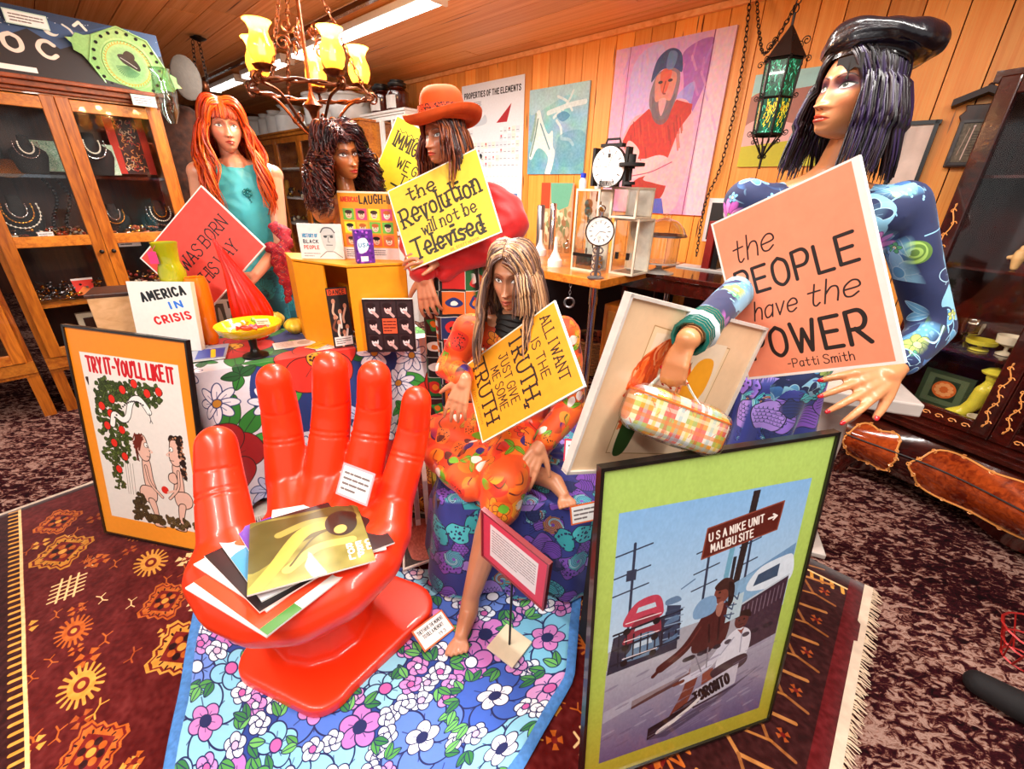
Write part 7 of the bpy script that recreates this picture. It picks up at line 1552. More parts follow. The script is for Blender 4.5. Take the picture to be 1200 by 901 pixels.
for k, (x, y, z, h, r, m_, lab) in enumerate(((1128, 400, 1.03, .13, .055, cg, 'cut glass goblet on the middle shelf of the dark vitrine'), (1150, 396, 1.03, .05, .06, yel, 'shallow yellow-green footed dish beside the cut glass goblet'), (1180, 398, 1.03, .09, .05, M['cream'], 'white cup at the right of the middle vitrine shelf'), (1095, 408, 1.03, .10, .02, M['steel'], 'thin silver ornament at the left of the middle vitrine shelf'), (1165, 470, zu0+.003, .06, .05, M['cream'], 'pale dish below the yellow figurine'))):
    tx, tz = mpx(x, y, -.15); q = MC(tx, -.16-(.02*k if k < 4 else -.06), z if z > 1 else z); q.z = z if z != 1.03 else 0.803
    tag(MB().lathe([(r*.6, 0), (r*.6, .006), (r*.15, h*.2), (r*.15, h*.4), (r*.9, h*.6), (r, h), (r*.9, h), (r*.7, h*.65), (.001, h*.5)], q, 20).build('glassware', m_, None, True), lab, 'glassware')

# ================================================================ MANNEQUIN TOOLS
def sstep(a, b, x): t = np.clip((x-a)/(b-a), 0, 1); return t*t*(3-2*t)
def head_points(nu=110, nv=120):
    """face grid, y forward, z up, metres; origin at eye level in the middle of the head"""
    u = np.linspace(-1, 1, nu, endpoint=False); phi = math.pi*np.sign(u)*np.abs(u)**1.55
    v = np.linspace(0, 1, nv); e = -math.pi/2+math.pi*(v+.085*np.sin(2*math.pi*v))
    PH, E = np.meshgrid(phi, e)
    ce = np.cos(E); ce = np.where(E < 0, np.abs(ce)**.72, np.abs(ce)**.95)
    cp = np.cos(PH); sp = np.sin(PH)
    cp2 = np.sign(cp)*np.abs(cp)**.95
    x = .074*sp*ce; y = np.where(cp > 0, .088, .100)*cp2*ce; z = np.where(E > 0, .112, .112)*np.sin(E)
    k = sstep(-.005, -.108, z); fr = sstep(-.02, .05, y)
    x = x*(1-.36*k); y = y+k*(.016+.018*fr); y = np.where(y < -.01, y*(1-.42*k)+.01*k, y)
    y = y-.006*sstep(.05, .11, z)*fr
    g = lambda cx, cz, sx, sz: np.exp(-((np.abs(x)-cx)/sx)**2/2-((z-cz)/sz)**2/2)*fr
    d = np.zeros_like(x)
    d += .0045*g(.016, .020, .020, .007)                 # brow
    d -= .0115*g(.031, .001, .0125, .0095)               # sockets
    d += .0052*g(.031, -.001, .0085, .0062)              # lids
    d -= .004*g(.012, .002, .006, .010)
    nz = np.clip((.012-z)/.056, 0, 1)*sstep(-.0545, -.0455, z)
    d += (.004+.0175*nz**1.25)*np.exp(-(x/(.0062+.0045*nz))**2/2)*fr*(z < .02)*sstep(.022, .006, z)
    d += .0085*g(.0105, -.0435, .0048, .0048)            # wings
    d -= .0032*g(0, -.0555, .0035, .0045)                # philtrum
    mw = np.exp(-(x/.0165)**4)*fr
    d += .0085*mw*np.exp(-((z+.0655)/.0046)**2/2); d += .0095*np.exp(-(x/.0145)**4)*fr*np.exp(-((z+.0765)/.0050)**2/2)
    d -= .0058*mw*np.exp(-((z+.0705)/.0016)**2/2)
    d -= .003*g(0, -.0865, .015, .0045); d += .0085*g(0, -.101, .016, .011)
    d += .0050*g(.043, -.028, .016, .014); d -= .0040*g(.040, -.062, .014, .016); d -= .003*g(.066, .015, .01, .02)
    y = y+d
    return x, y, z
HX = head_points()
def face_canvas(skin, lip, iris='#5a4a30', brow='#6a3c20', shadow='#8a6050', blush='#e08a70', liner='#20140e', look=0.0, brow_up=0.0, heavy=1.0):
    c = Canvas(.24, .30, 900, skin); X = lambda x: x+.12; Z = lambda z: .15-z
    for s in (-1, 1):
        c.ell(X(s*.045), Z(-.035), .022, .018, blush, 0, .35, soft=.9); c.ell(X(s*.031), Z(.006), .022, .014, shadow, 0, .75*heavy, soft=.7)
        c.ell(X(s*.014), Z(-.01), .004, .014, shadow, 0, .3, soft=.9)
        eye = [(X(s*.0165), Z(-.0035)), (X(s*.023), Z(.0035)), (X(s*.031), Z(.0062)), (X(s*.040), Z(.0045)), (X(s*.047), Z(.0005)), (X(s*.040), Z(-.0045)), (X(s*.030), Z(-.0062)), (X(s*.022), Z(-.0055))]
        c.poly(eye, '#e8e2da', 1, True); c.ell(X(s*.031+look), Z(.0008), .0056, .0056, iris); c.ell(X(s*.031+look), Z(.0008), .0028, .0028, '#0a0806'); c.ell(X(s*.031+look-.0015), Z(.003), .0011, .0011, '#ffffff')
        c.line([(X(s*.0165), Z(-.0035)), (X(s*.023), Z(.0042)), (X(s*.031), Z(.0070)), (X(s*.041), Z(.0052)), (X(s*.050), Z(.0015))], .0024*heavy, liner, smooth=True)
        c.line([(X(s*.048), Z(0)), (X(s*.040), Z(-.0055)), (X(s*.030), Z(-.0072)), (X(s*.022), Z(-.0062))], .0011*heavy, liner, .7, smooth=True)
        c.line([(X(s*.022), Z(.0105)), (X(s*.031), Z(.0125)), (X(s*.043), Z(.0095))], .0010, liner, .5, smooth=True)
        c.line([(X(s*.013), Z(.0185)), (X(s*.026), Z(.0235+brow_up)), (X(s*.040), Z(.0225+brow_up)), (X(s*.050), Z(.0155))], .0036, brow, .85, smooth=True, w2=.0014)
        c.ell(X(s*.0062), Z(-.0505), .0032, .0018, '#5a2a1c', 0, .9)
    c.poly([(X(-.0225), Z(-.0705)), (X(-.012), Z(-.0655)), (X(-.005), Z(-.0618)), (X(0), Z(-.0632)), (X(.005), Z(-.0618)), (X(.012), Z(-.0655)), (X(.0225), Z(-.0705)), (X(.012), Z(-.0785)), (X(0), Z(-.0815)), (X(-.012), Z(-.0785))], lip, 1)
    c.line([(X(-.022), Z(-.0705)), (X(-.008), Z(-.0700)), (X(0), Z(-.0710)), (X(.008), Z(-.0700)), (X(.022), Z(-.0705))], .0012, '#4a1410', .9, smooth=True)
    return c
def skin_mat(name, col, canvas=None):
    if canvas is None: return plain(col, .38, var=.05, scale=14, name=name, coat=.12)
    return print_mat(name, canvas, .36, coat=.12)
def hmat(pos, yaw, pitch=0.0, roll=0.0, s=1.0):
    """yaw 0 looks towards -Y (the camera); positive yaw turns to +X"""
    Rm = Matrix.Rotation(yaw, 4, 'Z') @ Matrix.Rotation(math.pi, 4, 'Z') @ Matrix.Rotation(pitch, 4, 'X') @ Matrix.Rotation(roll, 4, 'Y')
    return Matrix.Translation(pos) @ Rm @ Matrix.Scale(s, 4)
def head_mesh(Mh, mats):
    x, y, z = HX; nv, nu = x.shape; P = np.stack([x, y, z, np.ones_like(x)], -1).reshape(-1, 4) @ np.array(Mh).T
    b = MB(); vs = [tuple(p[:3]) for p in P]; fs = []; uvs = []
    U = (x+.12)/.24; V = (z+.15)/.30
    for j in range(nv-1):
        for i in range(nu):
            i2 = (i+1) % nu; q = [(j, i2), (j, i), (j+1, i), (j+1, i2)]
            fs.append([a*nu+b_ for a, b_ in q]); 
            if y[j, i] > -.02: uvs.append([(float(U[a, b_]), float(V[a, b_])) for a, b_ in q])
            else: uvs.append([(.5, .93)]*4)
    b._add(vs, fs, 0, uvs)
    for s in (-1, 1):                                     # ears
        c = Mh @ Vector((s*.074, -.008, -.012)); ax = [(Mh.to_3x3() @ Vector(q)).normalized() for q in ((1, 0, 0), (0, 1, 0), (0, 0, 1))]
        b.ball(c, .030*Mh.to_scale()[0], 8, 0, (.28, .6, 1.0), ax)
        for f in range(len(b.f)-8*10, len(b.f)):
            if f >= 0 and f not in b.uv: b.uv[f] = [(.5, .93)]*len(b.f[f])
    return b
def hand(mb, wrist, d, n, s=1.0, side=1, curl=.35, spread=.16, thumb=.9, curls=None):
    """palm and five separate fingers; d = direction the hand points, n = back-of-hand normal, side = which side the thumb leaves"""
    w = Vector(wrist); d = Vector(d).normalized(); n = Vector(n); n = (n-d*n.dot(d)).normalized(); x = d.cross(n).normalized()*side
    pl = .088*s; cap(mb, [(w, .024*s), (w+d*.02*s, .025*s)], 10)
    for k in range(4):
        o = x*(.027-.018*k)*s; cap(mb, [(w+d*.012*s+o*.55, .0155*s), (w+d*pl*.95+o*1.15+n*.002*s, .0105*s)], 10)
    L_ = [.082, .092, .085, .066]; tips = []
    for k in range(4):
        o = x*(.030-.020*k)*s; a = (1.5-k)*spread; fd = (d*math.cos(a)+x*math.sin(a)).normalized(); p = w+d*pl+o*1.1; c_ = curls[k] if curls else curl*(1+.12*k)
        pts = [(p-fd*.008*s, .0098*s)]; ang = c_*.5
        for j, fr_ in enumerate((.44, .31, .25)):
            dd = (fd*math.cos(ang)-n*math.sin(ang)).normalized(); p = p+dd*L_[k]*fr_*s; pts.append((p, (.0090, .0080, .0064)[j]*s)); ang += c_
        cap(mb, pts, 10); tips.append((pts[-1][0], dd, n, .0064*s))
    p = w+d*.018*s+x*.020*s; td = (d*math.cos(thumb)+x*math.sin(thumb)).normalized(); pts = [(p, .015*s)]
    for j, l in enumerate((.036, .030, .024)):
        p = p+(td*math.cos(.3*j*curl*2)-n*(.15+.2*j*curl)).normalized()*l*s; pts.append((p, (.0125, .0098, .0076)[j]*s)); td = (td+d*.18).normalized()
    cap(mb, pts, 10); tips.append((p, td, n, .0076*s)); return tips
def nails(tips, mat, parent):
    for p, d, n, r in tips:
        b = MB(); nn = (n-d*n.dot(d)).normalized(); b.ball(p+nn*r*.55+d*r*.15, r*.95, 6, 0, (1.25, .8, .42), (d, nn.cross(d), nn)); b.build('fingernail', mat, parent, True)
def join_head(body, hb, mats):
    h = hb.build('h', mats[1:2], None, True); ho = h.location.copy(); n0 = len(body.data.materials)
    for q in mats[1:2]: body.data.materials.append(q)
    h.data.polygons.foreach_set('material_index', [0]*len(h.data.polygons))
    if not body.data.uv_layers: body.data.uv_layers.new(name='UVMap')
    bpy.context.view_layer.update()
    with bpy.context.temp_override(active_object=body, object=body, selected_objects=[body, h], selected_editable_objects=[body, h]): bpy.ops.object.join()
def hair(parent, Mh, mats, n=320, length=.40, phi0=58, wave=.012, freq=26, vol=1.06, curl=0.0, rad=.0055, bangs=None, fwd=.03, seed=1, partx=0.0, spread=.02, front_len=None, cover=None, side_len=None, name='hair', cross=0):
    R = random.Random(seed); b = MB(); RX, RY, RZ = .079, .100, .119
    def sk(phi, e, k):
        ce = math.cos(e)**.9; return Vector((RX*k*math.sin(phi)*ce, (RY*k if math.cos(phi) < 0 else .094*k)*math.cos(phi)*ce-.002, RZ*k*math.sin(e)-.004))
    # cap under the strands
    gv = []; nu = 40; nv = 12; base = len(b.v); fs = []
    for j in range(nv):
        for i in range(nu):
            phi = -math.pi+2*math.pi*i/nu; lo = -.25 if abs(phi) > 1.45 else (.98 if bangs is None else bangs)
            if 1.05 < abs(phi) <= 1.45: lo = .35
            e = lo+(math.pi/2-.001-lo)*j/(nv-1); gv.append(Mh @ sk(phi, max(-.3, e), 1.005))
    for j in range(nv-1):
        for i in range(nu): i2 = (i+1) % nu; fs.append((j*nu+i, j*nu+i2, (j+1)*nu+i2, (j+1)*nu+i))
    b._add(gv, fs, 0)
    up_ = Mh.to_3x3().inverted() @ Vector((0, 0, 1)); up_.normalize()
    def strand(phi, lay, L_, e_end, is_bang=False):
        pts = []; ph = R.uniform(0, 6.28); fq = freq*R.uniform(.8, 1.2); k = 1.02+lay*(vol-1.0)
        if is_bang:
            for i in range(9): t = i/8; pts.append(sk(phi, math.radians(86)*(1-t)+e_end*t, 1.03+lay*.05))
        else:
            m_ = math.radians(50+(abs(math.degrees(phi))-phi0)/(180-phi0)*85+R.uniform(-10, 14)); A = Vector((.04*(1 if phi > 0 else -1), math.cos(m_), math.sin(m_))).normalized()
            B_ = Vector((math.sin(phi)*math.cos(e_end), math.cos(phi)*math.cos(e_end), math.sin(e_end))); om = max(.05, A.angle(B_))
            for i in range(10):
                t = i/9; d_ = (A*math.sin((1-t)*om)+B_*math.sin(t*om))/math.sin(om); bulge = 1+.07*math.sin(t*math.pi); kk = (1.01+(k-1.01)*min(1, t*2.2))*bulge
                p = Vector((RX*kk*d_.x, (RY if d_.y < 0 else .094)*kk*d_.y-.002, RZ*kk*d_.z-.002)); p.x += partx*(1-t)**2; pts.append(p)
        if not is_bang:
            last = pts[-1]; out = Vector((math.sin(phi), math.cos(phi), 0)); nst = 22 if curl else 14
            for i in range(1, nst+1):
                q = i/nst; z = L_*q; w = wave*min(1, q*3)*math.sin(ph+z*fq); w2 = wave*min(1, q*3)*math.cos(ph*1.3+z*fq*.8)
                o = out*(spread*math.sin(q*1.8)+ (.010 if q < .5 else 0)); f_ = Vector((0, 1 if math.cos(phi) > -.15 else -1, 0))*fwd*sstep(.08, .25, z)
                tx = Vector((math.cos(phi), -math.sin(phi), 0)); pts.append(last-up_*z+o+f_+out*w+tx*w2)
        if curl:
            q = []; 
            for i, p in enumerate(pts):
                a = ph+i*1.25; q.append(p+Vector((math.cos(a), math.sin(a), math.sin(a*1.3)*.6))*curl*min(1, .35+i/14))
            pts = [Vector(p) for p in catmull([tuple(p) for p in q], 3)]
        n_ = len(pts); r_ = rad*R.uniform(.75, 1.3); rr = [r_*(1 if i < n_*.65 else 1-.85*(i-n_*.65)/(n_*.35)) for i in range(n_)]
        s_ = Mh.to_scale()[0]; P = [Mh @ p for p in pts]; o_ = (P[4]-Mh.translation).normalized()
        b.tube(P, [q*s_ for q in rr], 4 if not curl else 3, R.randrange(len(mats)), cap=False, flat=.6, nrm=o_)
    for i in range(n):
        phi = math.radians(R.uniform(phi0, 180))*R.choice((-1, 1)); lay = R.random()
        L_ = length*R.uniform(.86, 1.03)
        if front_len and abs(phi) < math.radians(phi0+30): L_ = front_len*R.uniform(.9, 1.05)
        if side_len: L_ *= side_len[0] if phi > 0 else side_len[1]
        strand(phi, lay, L_, R.uniform(-.05, .25))
    if bangs:
        for i in range(int(n*.34)):
            phi = math.radians(R.uniform(-phi0-6, phi0+6)); strand(phi, R.random(), 0, R.uniform(bangs-.06, bangs+.08), True)
    if cover:                                            # lock falling across the face: (phi from, phi to, count, length)
        for i in range(cover[2]): strand(math.radians(R.uniform(cover[0], cover[1])), 1+R.random()*.6, cover[3]*R.uniform(.9, 1.05), R.uniform(.15, .3))
    o = b.build(name, mats, parent, True, sharp=3.2); return stuff(o) if False else o
def skirt(parent, top, bot, mat, nf=14, amp=.03, name='skirt', seed=0, nz=24, uvs=3.0):
    """top/bot = (centre, rx, ry, rotation) ; pleated cloth"""
    b = MB(); (c0, rx0, ry0, a0), (c1, rx1, ry1, a1) = top, bot; c0 = Vector(c0); c1 = Vector(c1)
    def fn(u, v):
        a = u*2*math.pi; t = v; rx = rx0+(rx1-rx0)*t; ry = ry0+(ry1-ry0)*t; k = 1+amp*t*math.sin(nf*a+seed+1.5*math.sin(2*a))/max(rx, .05); rr = a0+(a1-a0)*t
        p = Vector((math.cos(a)*rx*k, math.sin(a)*ry*k, 0)); p.rotate(Matrix.Rotation(rr, 3, 'Z')); return c0.lerp(c1, t)+p
    b.grid(fn, 96, nz, closeu=True); return b.build(name, mat, parent, True, sharp=3.2, solid=.004)

# ================================================================ THE FIVE MANNEQUINS
def figure(name, label, foot, mats, neck, parts, Mh, hands=(), legs=(), voxel=.005, nailm=None, group='shop mannequins in wigs'):
    t = thing('mannequin', label, 'mannequin', V(foot), group); mb = MB()
    c = Mh.translation; s = Mh.to_scale()[0]; R3_ = Mh.to_3x3()
    cap(mb, [(c+R3_ @ V((0, -.028, -.055)), .044*s), (c+R3_ @ V((0, -.030, -.095)), .043*s), (V(neck), .050*s)], 16)
    for p in parts: cap(mb, [(V(a), r) for a, r in p], 14)
    tips = []
    for h in hands: tips += hand(mb, **h)
    body = organic(mb, 'body', mats[0], t, voxel, 3); join_head(body, head_mesh(Mh, mats), mats)
    if nailm: nails(tips, nailm, body)
    return t, body
def garment(name, parts, mat, parent, voxel=.010, smooth=5, wr=0.0, freq=40, seed=0):
    mb = MB()
    for p in parts: cap(mb, [(V(a), r) for a, r in p], 16)
    def fn(co):
        if not wr: return co
        a = co*freq; d = np.sin(a[:, 0]+1.7*np.sin(a[:, 2]*.7+seed))*np.cos(a[:, 2]*.9+a[:, 1]*.8+seed); return co+np.stack([d*wr, d*wr, 0*d], 1)
    return organic(mb, name, mat, parent, voxel, smooth, fn)
def dirv(a, b): return (V(b)-V(a)).normalized()
R = random.Random(77)

# ---- beret mannequin (right)
skP = '#cf8656'; mP = [skin_mat('skin_p', skP), skin_mat('face_p', '', face_canvas(skP, '#c03c1c', '#4a5a50', '#3a2018', '#5a3048', '#e87850', heavy=1.5, look=.002))]
hc_ = at(1004, 106, 1.20); MP = hmat(hc_, math.radians(-74), .02, 0, .89)
shL, shR = V((.625, 1.28, 1.435)), V((.955, 1.165, 1.435)); nk = V((.795, 1.23, 1.475))
elR, wrR = at(1092, 385, 1.10), at(1046, 436, 1.00); hR = at(965, 474, .93)
elL, wrL = at(884, 324, 1.25), at(806, 398, .82); hL = at(788, 438, .80)
bf = plain('#101818', .5)
tP, bP = figure('mannequin', 'mannequin with long dark hair, black leather beret and blue floral dress', (.82, 1.24, 0), mP, nk,
    [[(nk, .05), (shL+V((.05, 0, -.02)), .05), (shL, .045)], [(nk, .05), (shR-V((.05, 0, .02)), .05), (shR, .045)], [(nk, .06), (V((.80, 1.24, 1.33)), .10), (V((.81, 1.26, 1.12)), .10), (V((.82, 1.26, .93)), .13)],
     [(shR, .042), (elR, .034), (wrR, .024)], [(shL, .042), (elL, .034), (wrL, .024)], [(V((.77, 1.25, .92)), .08), (V((.78, 1.25, .5)), .055), (V((.78, 1.25, .08)), .035), (V((.76, 1.16, .03)), .028)], [(V((.88, 1.24, .92)), .08), (V((.88, 1.25, .5)), .055), (V((.88, 1.25, .08)), .035), (V((.87, 1.16, .03)), .028)]],
    MP, hands=[dict(wrist=wrR, d=hR-wrR, n=V((-.05, -.75, .65)), s=1.12, side=-1, curl=.16, spread=.15, thumb=.7), dict(wrist=wrL, d=hL-wrL, n=V((-.7, -.6, .2)), s=.66, side=1, curl=.5, spread=.04, thumb=.4)], nailm=plain('#b8101c', .15, coat=.6))
dress = psychedelic(21, '#14204c', ('#14204c', '#182858', '#5a9cc8', '#88c0dc', '#3c70b0', '#14204c'), '#88c0dc', n=30, big=.15, stem='#68a8d0', line='#b0d8e8')
R7 = random.Random(4)
for k in range(9):
    x, y = R7.uniform(.08, .92), R7.uniform(.08, .92); t_ = k % 3
    if t_ == 0:
        for q in range(11): a = q*.571; dress.ell(x+math.cos(a)*.055, y+math.sin(a)*.055, .05, .022, '#a03c98', a); dress.ell(x+math.cos(a)*.055, y+math.sin(a)*.055, .046, .018, '#d868d0' if q % 2 else '#e890dc', a)
    elif t_ == 1: flower(dress, x, y, .065, 7, '#a8bc60', '#d8d890', R7, '#3c5c28', .003)
    else: 
        for q in range(5): dress.ell(x, y, .07-.013*q, .06-.011*q, ('#587c30', '#98bc58')[q % 2], q)
for k in range(22):
    x, y = R7.uniform(0, 1), R7.uniform(0, 1); flower(dress, x, y, .028, 5, R7.choice(('#c0cc60', '#78b8e0', '#58b878', '#88c0dc')), '#e8e0a0', R7, '#182858', .002)
    dress.line([(x, y), (x+R7.uniform(-.1, .1), y+.06), (x+R7.uniform(-.1, .1), y+.12)], .006, '#88bcd8', 1, True)
M['dressP'] = print_mat('blue_floral_jersey', dress, .75, 'OBJ', 2.1, sheen=.1, loc=(.1, .2, .35))
garment('dress', [[(nk+V((0, .005, -.045)), .062), (shL+V((.04, 0, -.02)), .068), (shL, .060)], [(nk+V((0, .005, -.045)), .062), (shR-V((.04, 0, .02)), .068), (shR, .060)],
    [(V((.77, 1.235, 1.36)), .105), (V((.77, 1.24, 1.28)), .115), (V((.80, 1.26, 1.10)), .115), (V((.81, 1.26, .95)), .15)], [(V((.86, 1.21, 1.35)), .09), (V((.86, 1.23, 1.2)), .09), (V((.85, 1.25, 1.0)), .12)],
    [(shR, .060), (shR.lerp(elR, .5), .052), (elR, .050), (elR.lerp(wrR, .75), .040)], [(shL, .058), (shL.lerp(elL, .5), .052), (elL, .047), (elL.lerp(wrL, .86), .036)]], M['dressP'], tP, .009, 5, .0025, 30)
mer = Canvas(1, 1, 1000, '#2c3484'); R8 = random.Random(6)
for k in range(44):
    x, y = R8.uniform(0, 1), R8.uniform(0, 1); co = R8.choice(('#7c4cb4', '#8c68cc', '#30a0a8', '#5468c8', '#48b8c0', '#a080d0', '#1c2860', '#6c3ca8')); r_ = R8.uniform(.06, .13); m_ = 9
    pp = [(x+math.cos(a*.698)*r_*R8.uniform(.6, 1.1), y+math.sin(a*.698)*r_*R8.uniform(.6, 1.1)) for a in range(m_)]; mer.poly(pp, co, 1, True); mer.line(pp, .006, '#0c1030', 1, True, True)
    st = k % 4
    if st == 0:
        for j in range(5):
            for i in range(6): xx = x+(i-2.5+.5*(j % 2))*.028; yy = y+(j-2)*.024; mer.line([(xx-.014, yy), (xx-.010, yy+.014), (xx+.010, yy+.014), (xx+.014, yy)], .004, '#141c50', 1, True)
    elif st == 1:
        for j in range(7): q = [(x+(.02+.012*i_)*math.cos(j*.9+i_*.7), y+(.02+.012*i_)*math.sin(j*.9+i_*.7)) for i_ in range(6)]; mer.line(q, .012, R8.choice(('#48b8c0', '#a0e0e0', '#c07c38')), 1, True); mer.line(q, .003, '#101840', 1, True)
    elif st == 2:
        for j in range(22): mer.ell(x+R8.uniform(-.08, .08), y+R8.uniform(-.08, .08), .008, .008, '#141c50'); 
    else:
        for j in range(6): mer.line([(x-.08, y+.02*j-.05), (x, y+.02*j-.07), (x+.08, y+.02*j-.05)], .004, '#101840', 1, True)
M['mermaid'] = print_mat('purple_teal_print', mer, .7, 'OBJ', 2.2, sheen=.2, loc=(.3, .1, .2))
skirt(tP, (V((.815, 1.26, .98)), .150, .140, 0), (V((.74, 1.24, .04)), .17, .20, 0), M['mermaid'], 11, .10)
hbl = [plain('#180c14', .36, var=.1), plain('#2c1a40', .34, var=.1), plain('#0c080c', .36), plain('#241018', .36)]
hair(tP, MP, hbl, 520, .205, 50, .005, 14, 1.08, 0, .0048, None, .02, 3, spread=.03)
# beret
bm = MB(); Rm = MP.to_3x3().normalized(); ex, ey, ez = Rm @ V((1, 0, 0)), Rm @ V((0, 1, 0)), Rm @ V((0, 0, 1)); bc_ = MP.translation+ez*.066-ey*.010
tz_ = (ez*.97-ey*.16+ex*.05).normalized(); tx_ = ey.cross(tz_).normalized(); ty_ = tz_.cross(tx_)
def beret(u, v):
    a = u*2*math.pi; pr = catmull([(.078, -.022), (.080, -.010), (.098, -.002), (.112, .012), (.112, .028), (.096, .044), (.055, .052), (.004, .052)], 6); i = v*(len(pr)-1); r_, h = pr[int(round(i))]
    r_ *= 1+.02*math.sin(a*5+1)*(v > .3)+.012*math.sin(a*11)*(v > .25); d_ = tx_*math.cos(a)*r_+ty_*math.sin(a)*r_*1.03; sh = -ty_*.020*(v > .2)*min(1, (v-.2)*4) if v > .2 else V((0, 0, 0))
    return bc_+d_+tz_*(h+.008*math.sin(a*3+v*5)*(.3 < v < .8))+sh
bm.grid(beret, 72, 43, closeu=True, uv=False); bo = bm.build('beret', plain('#0c0a12', .28, var=.3, scale=34, bump=1.0, coat=.35), tP, True, sharp=3.1)
b = MB()
for (da, w0, l0) in ((.078, .016, .045), (.058, .014, .030)):
    q = bc_+ey*.080-ez*.012+ex*(-.010 if da == .078 else -.040); b.prism([(-w0, 0), (w0, 0), (w0*1.1, -l0), (0, -l0*.8), (-w0*1.3, -l0)], 0, .002, (q, ex, ez, ey), 0)
b.build('beret_ribbon', M['blackmat'], bo)
b = MB(); 
for k in range(9): c = elL.lerp(wrL, .80+.022*k); d = dirv(elL, wrL); x_, y_ = frame(d); b.tube([c+(x_*math.cos(q*.52)+y_*math.sin(q*.52))*.035 for q in range(12)], .005, 5, closed=True)
b.build('teal_bracelet', plain('#0c6c60', .25, coat=.4), tP, True)
b = MB(); c = elL.lerp(wrL, .9); b.tube([c+(x_*math.cos(q*.52)+y_*math.sin(q*.52))*.041 for q in range(12)], .008, 5, closed=True, flat=.4); b.build('white_cuff', plain('#d0dce0', .3), tP, True)

# ---- red-haired mannequin (left)
skR = '#e09a78'; mR = [skin_mat('skin_r', skR), skin_mat('face_r', '', face_canvas(skR, '#c85848', '#3c5048', '#8a4020', '#a86858', '#f08878', heavy=1.0))]
hc_ = at(263, 149, 2.42); MR = hmat(hc_, math.radians(38), 0, 0, .98); yr = math.radians(30); rx_ = V((math.cos(yr), math.sin(yr), 0)); fw = V((math.sin(yr), -math.cos(yr), 0))
nk = hc_+V((0, .02, -.175)); sR, sL = nk+rx_*.165-UP*.03, nk-rx_*.165-UP*.03
el, wrt = at(330, 286, 2.40), at(300, 322, 2.22); hd = at(276, 342, 2.16)
tR, bR = figure('mannequin', 'mannequin with long wavy red hair, bangs and a sleeveless turquoise blouse', (hc_.x, hc_.y, 0), mR, nk,
    [[(nk, .05), (sR, .05)], [(nk, .05), (sL, .05)], [(nk, .07), (nk-UP*.16, .10), (nk-UP*.38, .09), (nk-UP*.55, .12)], [(sR, .045), (el, .036), (wrt, .026)], [(sL, .045), (sL-UP*.28-rx_*.04, .036), (sL-UP*.50-rx_*.04, .027)],
     [(nk-UP*.58-rx_*.06, .08), (V((hc_.x-.05, hc_.y, .5)), .05), (V((hc_.x-.05, hc_.y, .06)), .035)], [(nk-UP*.58+rx_*.06, .08), (V((hc_.x+.07, hc_.y, .5)), .05), (V((hc_.x+.07, hc_.y, .06)), .035)]],
    MR, hands=[dict(wrist=wrt, d=hd-wrt, n=V((.2, -.6, .7)), s=1.0, side=1, curl=.4)])
teal = print_mat('turquoise_cloth', Canvas(1, 1, 64, '#40b8c4'), .45, 'OBJ', 2, sheen=.3)
gR = garment('blouse', [[(nk+UP*.015, .054), (nk-UP*.02, .058)], [(nk-UP*.07, .10), (nk-UP*.2+fw*.015, .112), (nk-UP*.38, .10), (nk-UP*.52, .13)], [(nk-UP*.03, .062), (sR-rx_*.04, .062)], [(nk-UP*.03, .062), (sL+rx_*.04, .062)], [(nk-UP*.08+rx_*.05, .095), (nk-UP*.2+rx_*.055, .098), (nk-UP*.36+rx_*.03, .09), (nk-UP*.50+rx_*.04, .12)], [(nk-UP*.08-rx_*.05, .095), (nk-UP*.2-rx_*.055, .098), (nk-UP*.36-rx_*.03, .09), (nk-UP*.50-rx_*.04, .12)]], teal, tR, .009, 4, .005, 60)
tb = plain('#0c7c80', .15, coat=.6); b = MB(); q = nk+fw*.115-UP*.115+rx_*.03
for k in range(9): a = k*.7; b.ball(q+rx_*math.cos(a)*.016*(k > 0)+UP*math.sin(a)*.016*(k > 0), .007, 6)
for k in range(3): b.ball(q-UP*(.024+.009*k)+rx_*.004*k, .0045, 5)
b.build('bead_brooch', tb, gR, True)
tpc = psychedelic(9, '#0c5c6c', ('#0c5c6c', '#14788c', '#1c9098', '#083c50'), '#041c28', n=30, line='#041c28', stem='#1c98a0')
skirt(tR, (nk-UP*.50, .15, .13, yr), (V((hc_.x, hc_.y, .08)), .20, .19, yr), print_mat('teal_print', tpc, .6, 'OBJ', 3), 10, .05)
hr = [plain('#b83408', .38), plain('#d85010', .36), plain('#882004', .4), plain('#e87020', .36)]
hair(tR, MR, hr, 480, .40, 50, .022, 19, 1.30, 0, .0058, .30, .05, 5, spread=.045)
scf = Canvas(1, 1, 300, '#a81c30'); R9 = random.Random(2)
for k in range(90): x, y = R9.uniform(0, 1), R9.uniform(0, 1); scf.line([(x, y), (x+.1*math.sin(k), y+.06)], .02, R9.choice(('#e85848', '#702030', '#d88860', '#38506c', '#d03050')), 1)
sm_ = print_mat('red_scarf', scf, .7, 'OBJ', 8); mbp = []
e2 = at(331, 275, 2.18)
garment('scarf', [[(at(323, 266, 2.36), .030), (at(332, 272, 2.36), .034), (at(336, 286, 2.34), .032), (at(328, 297, 2.32), .034), (at(318, 290, 2.32), .03)], [(at(336, 300, 2.32), .032), (at(339, 325, 2.31), .026), (at(337, 352, 2.31), .018)], [(at(325, 305, 2.30), .03), (at(331, 330, 2.28), .018)]], sm_, tR, .008, 2, .006, 90)

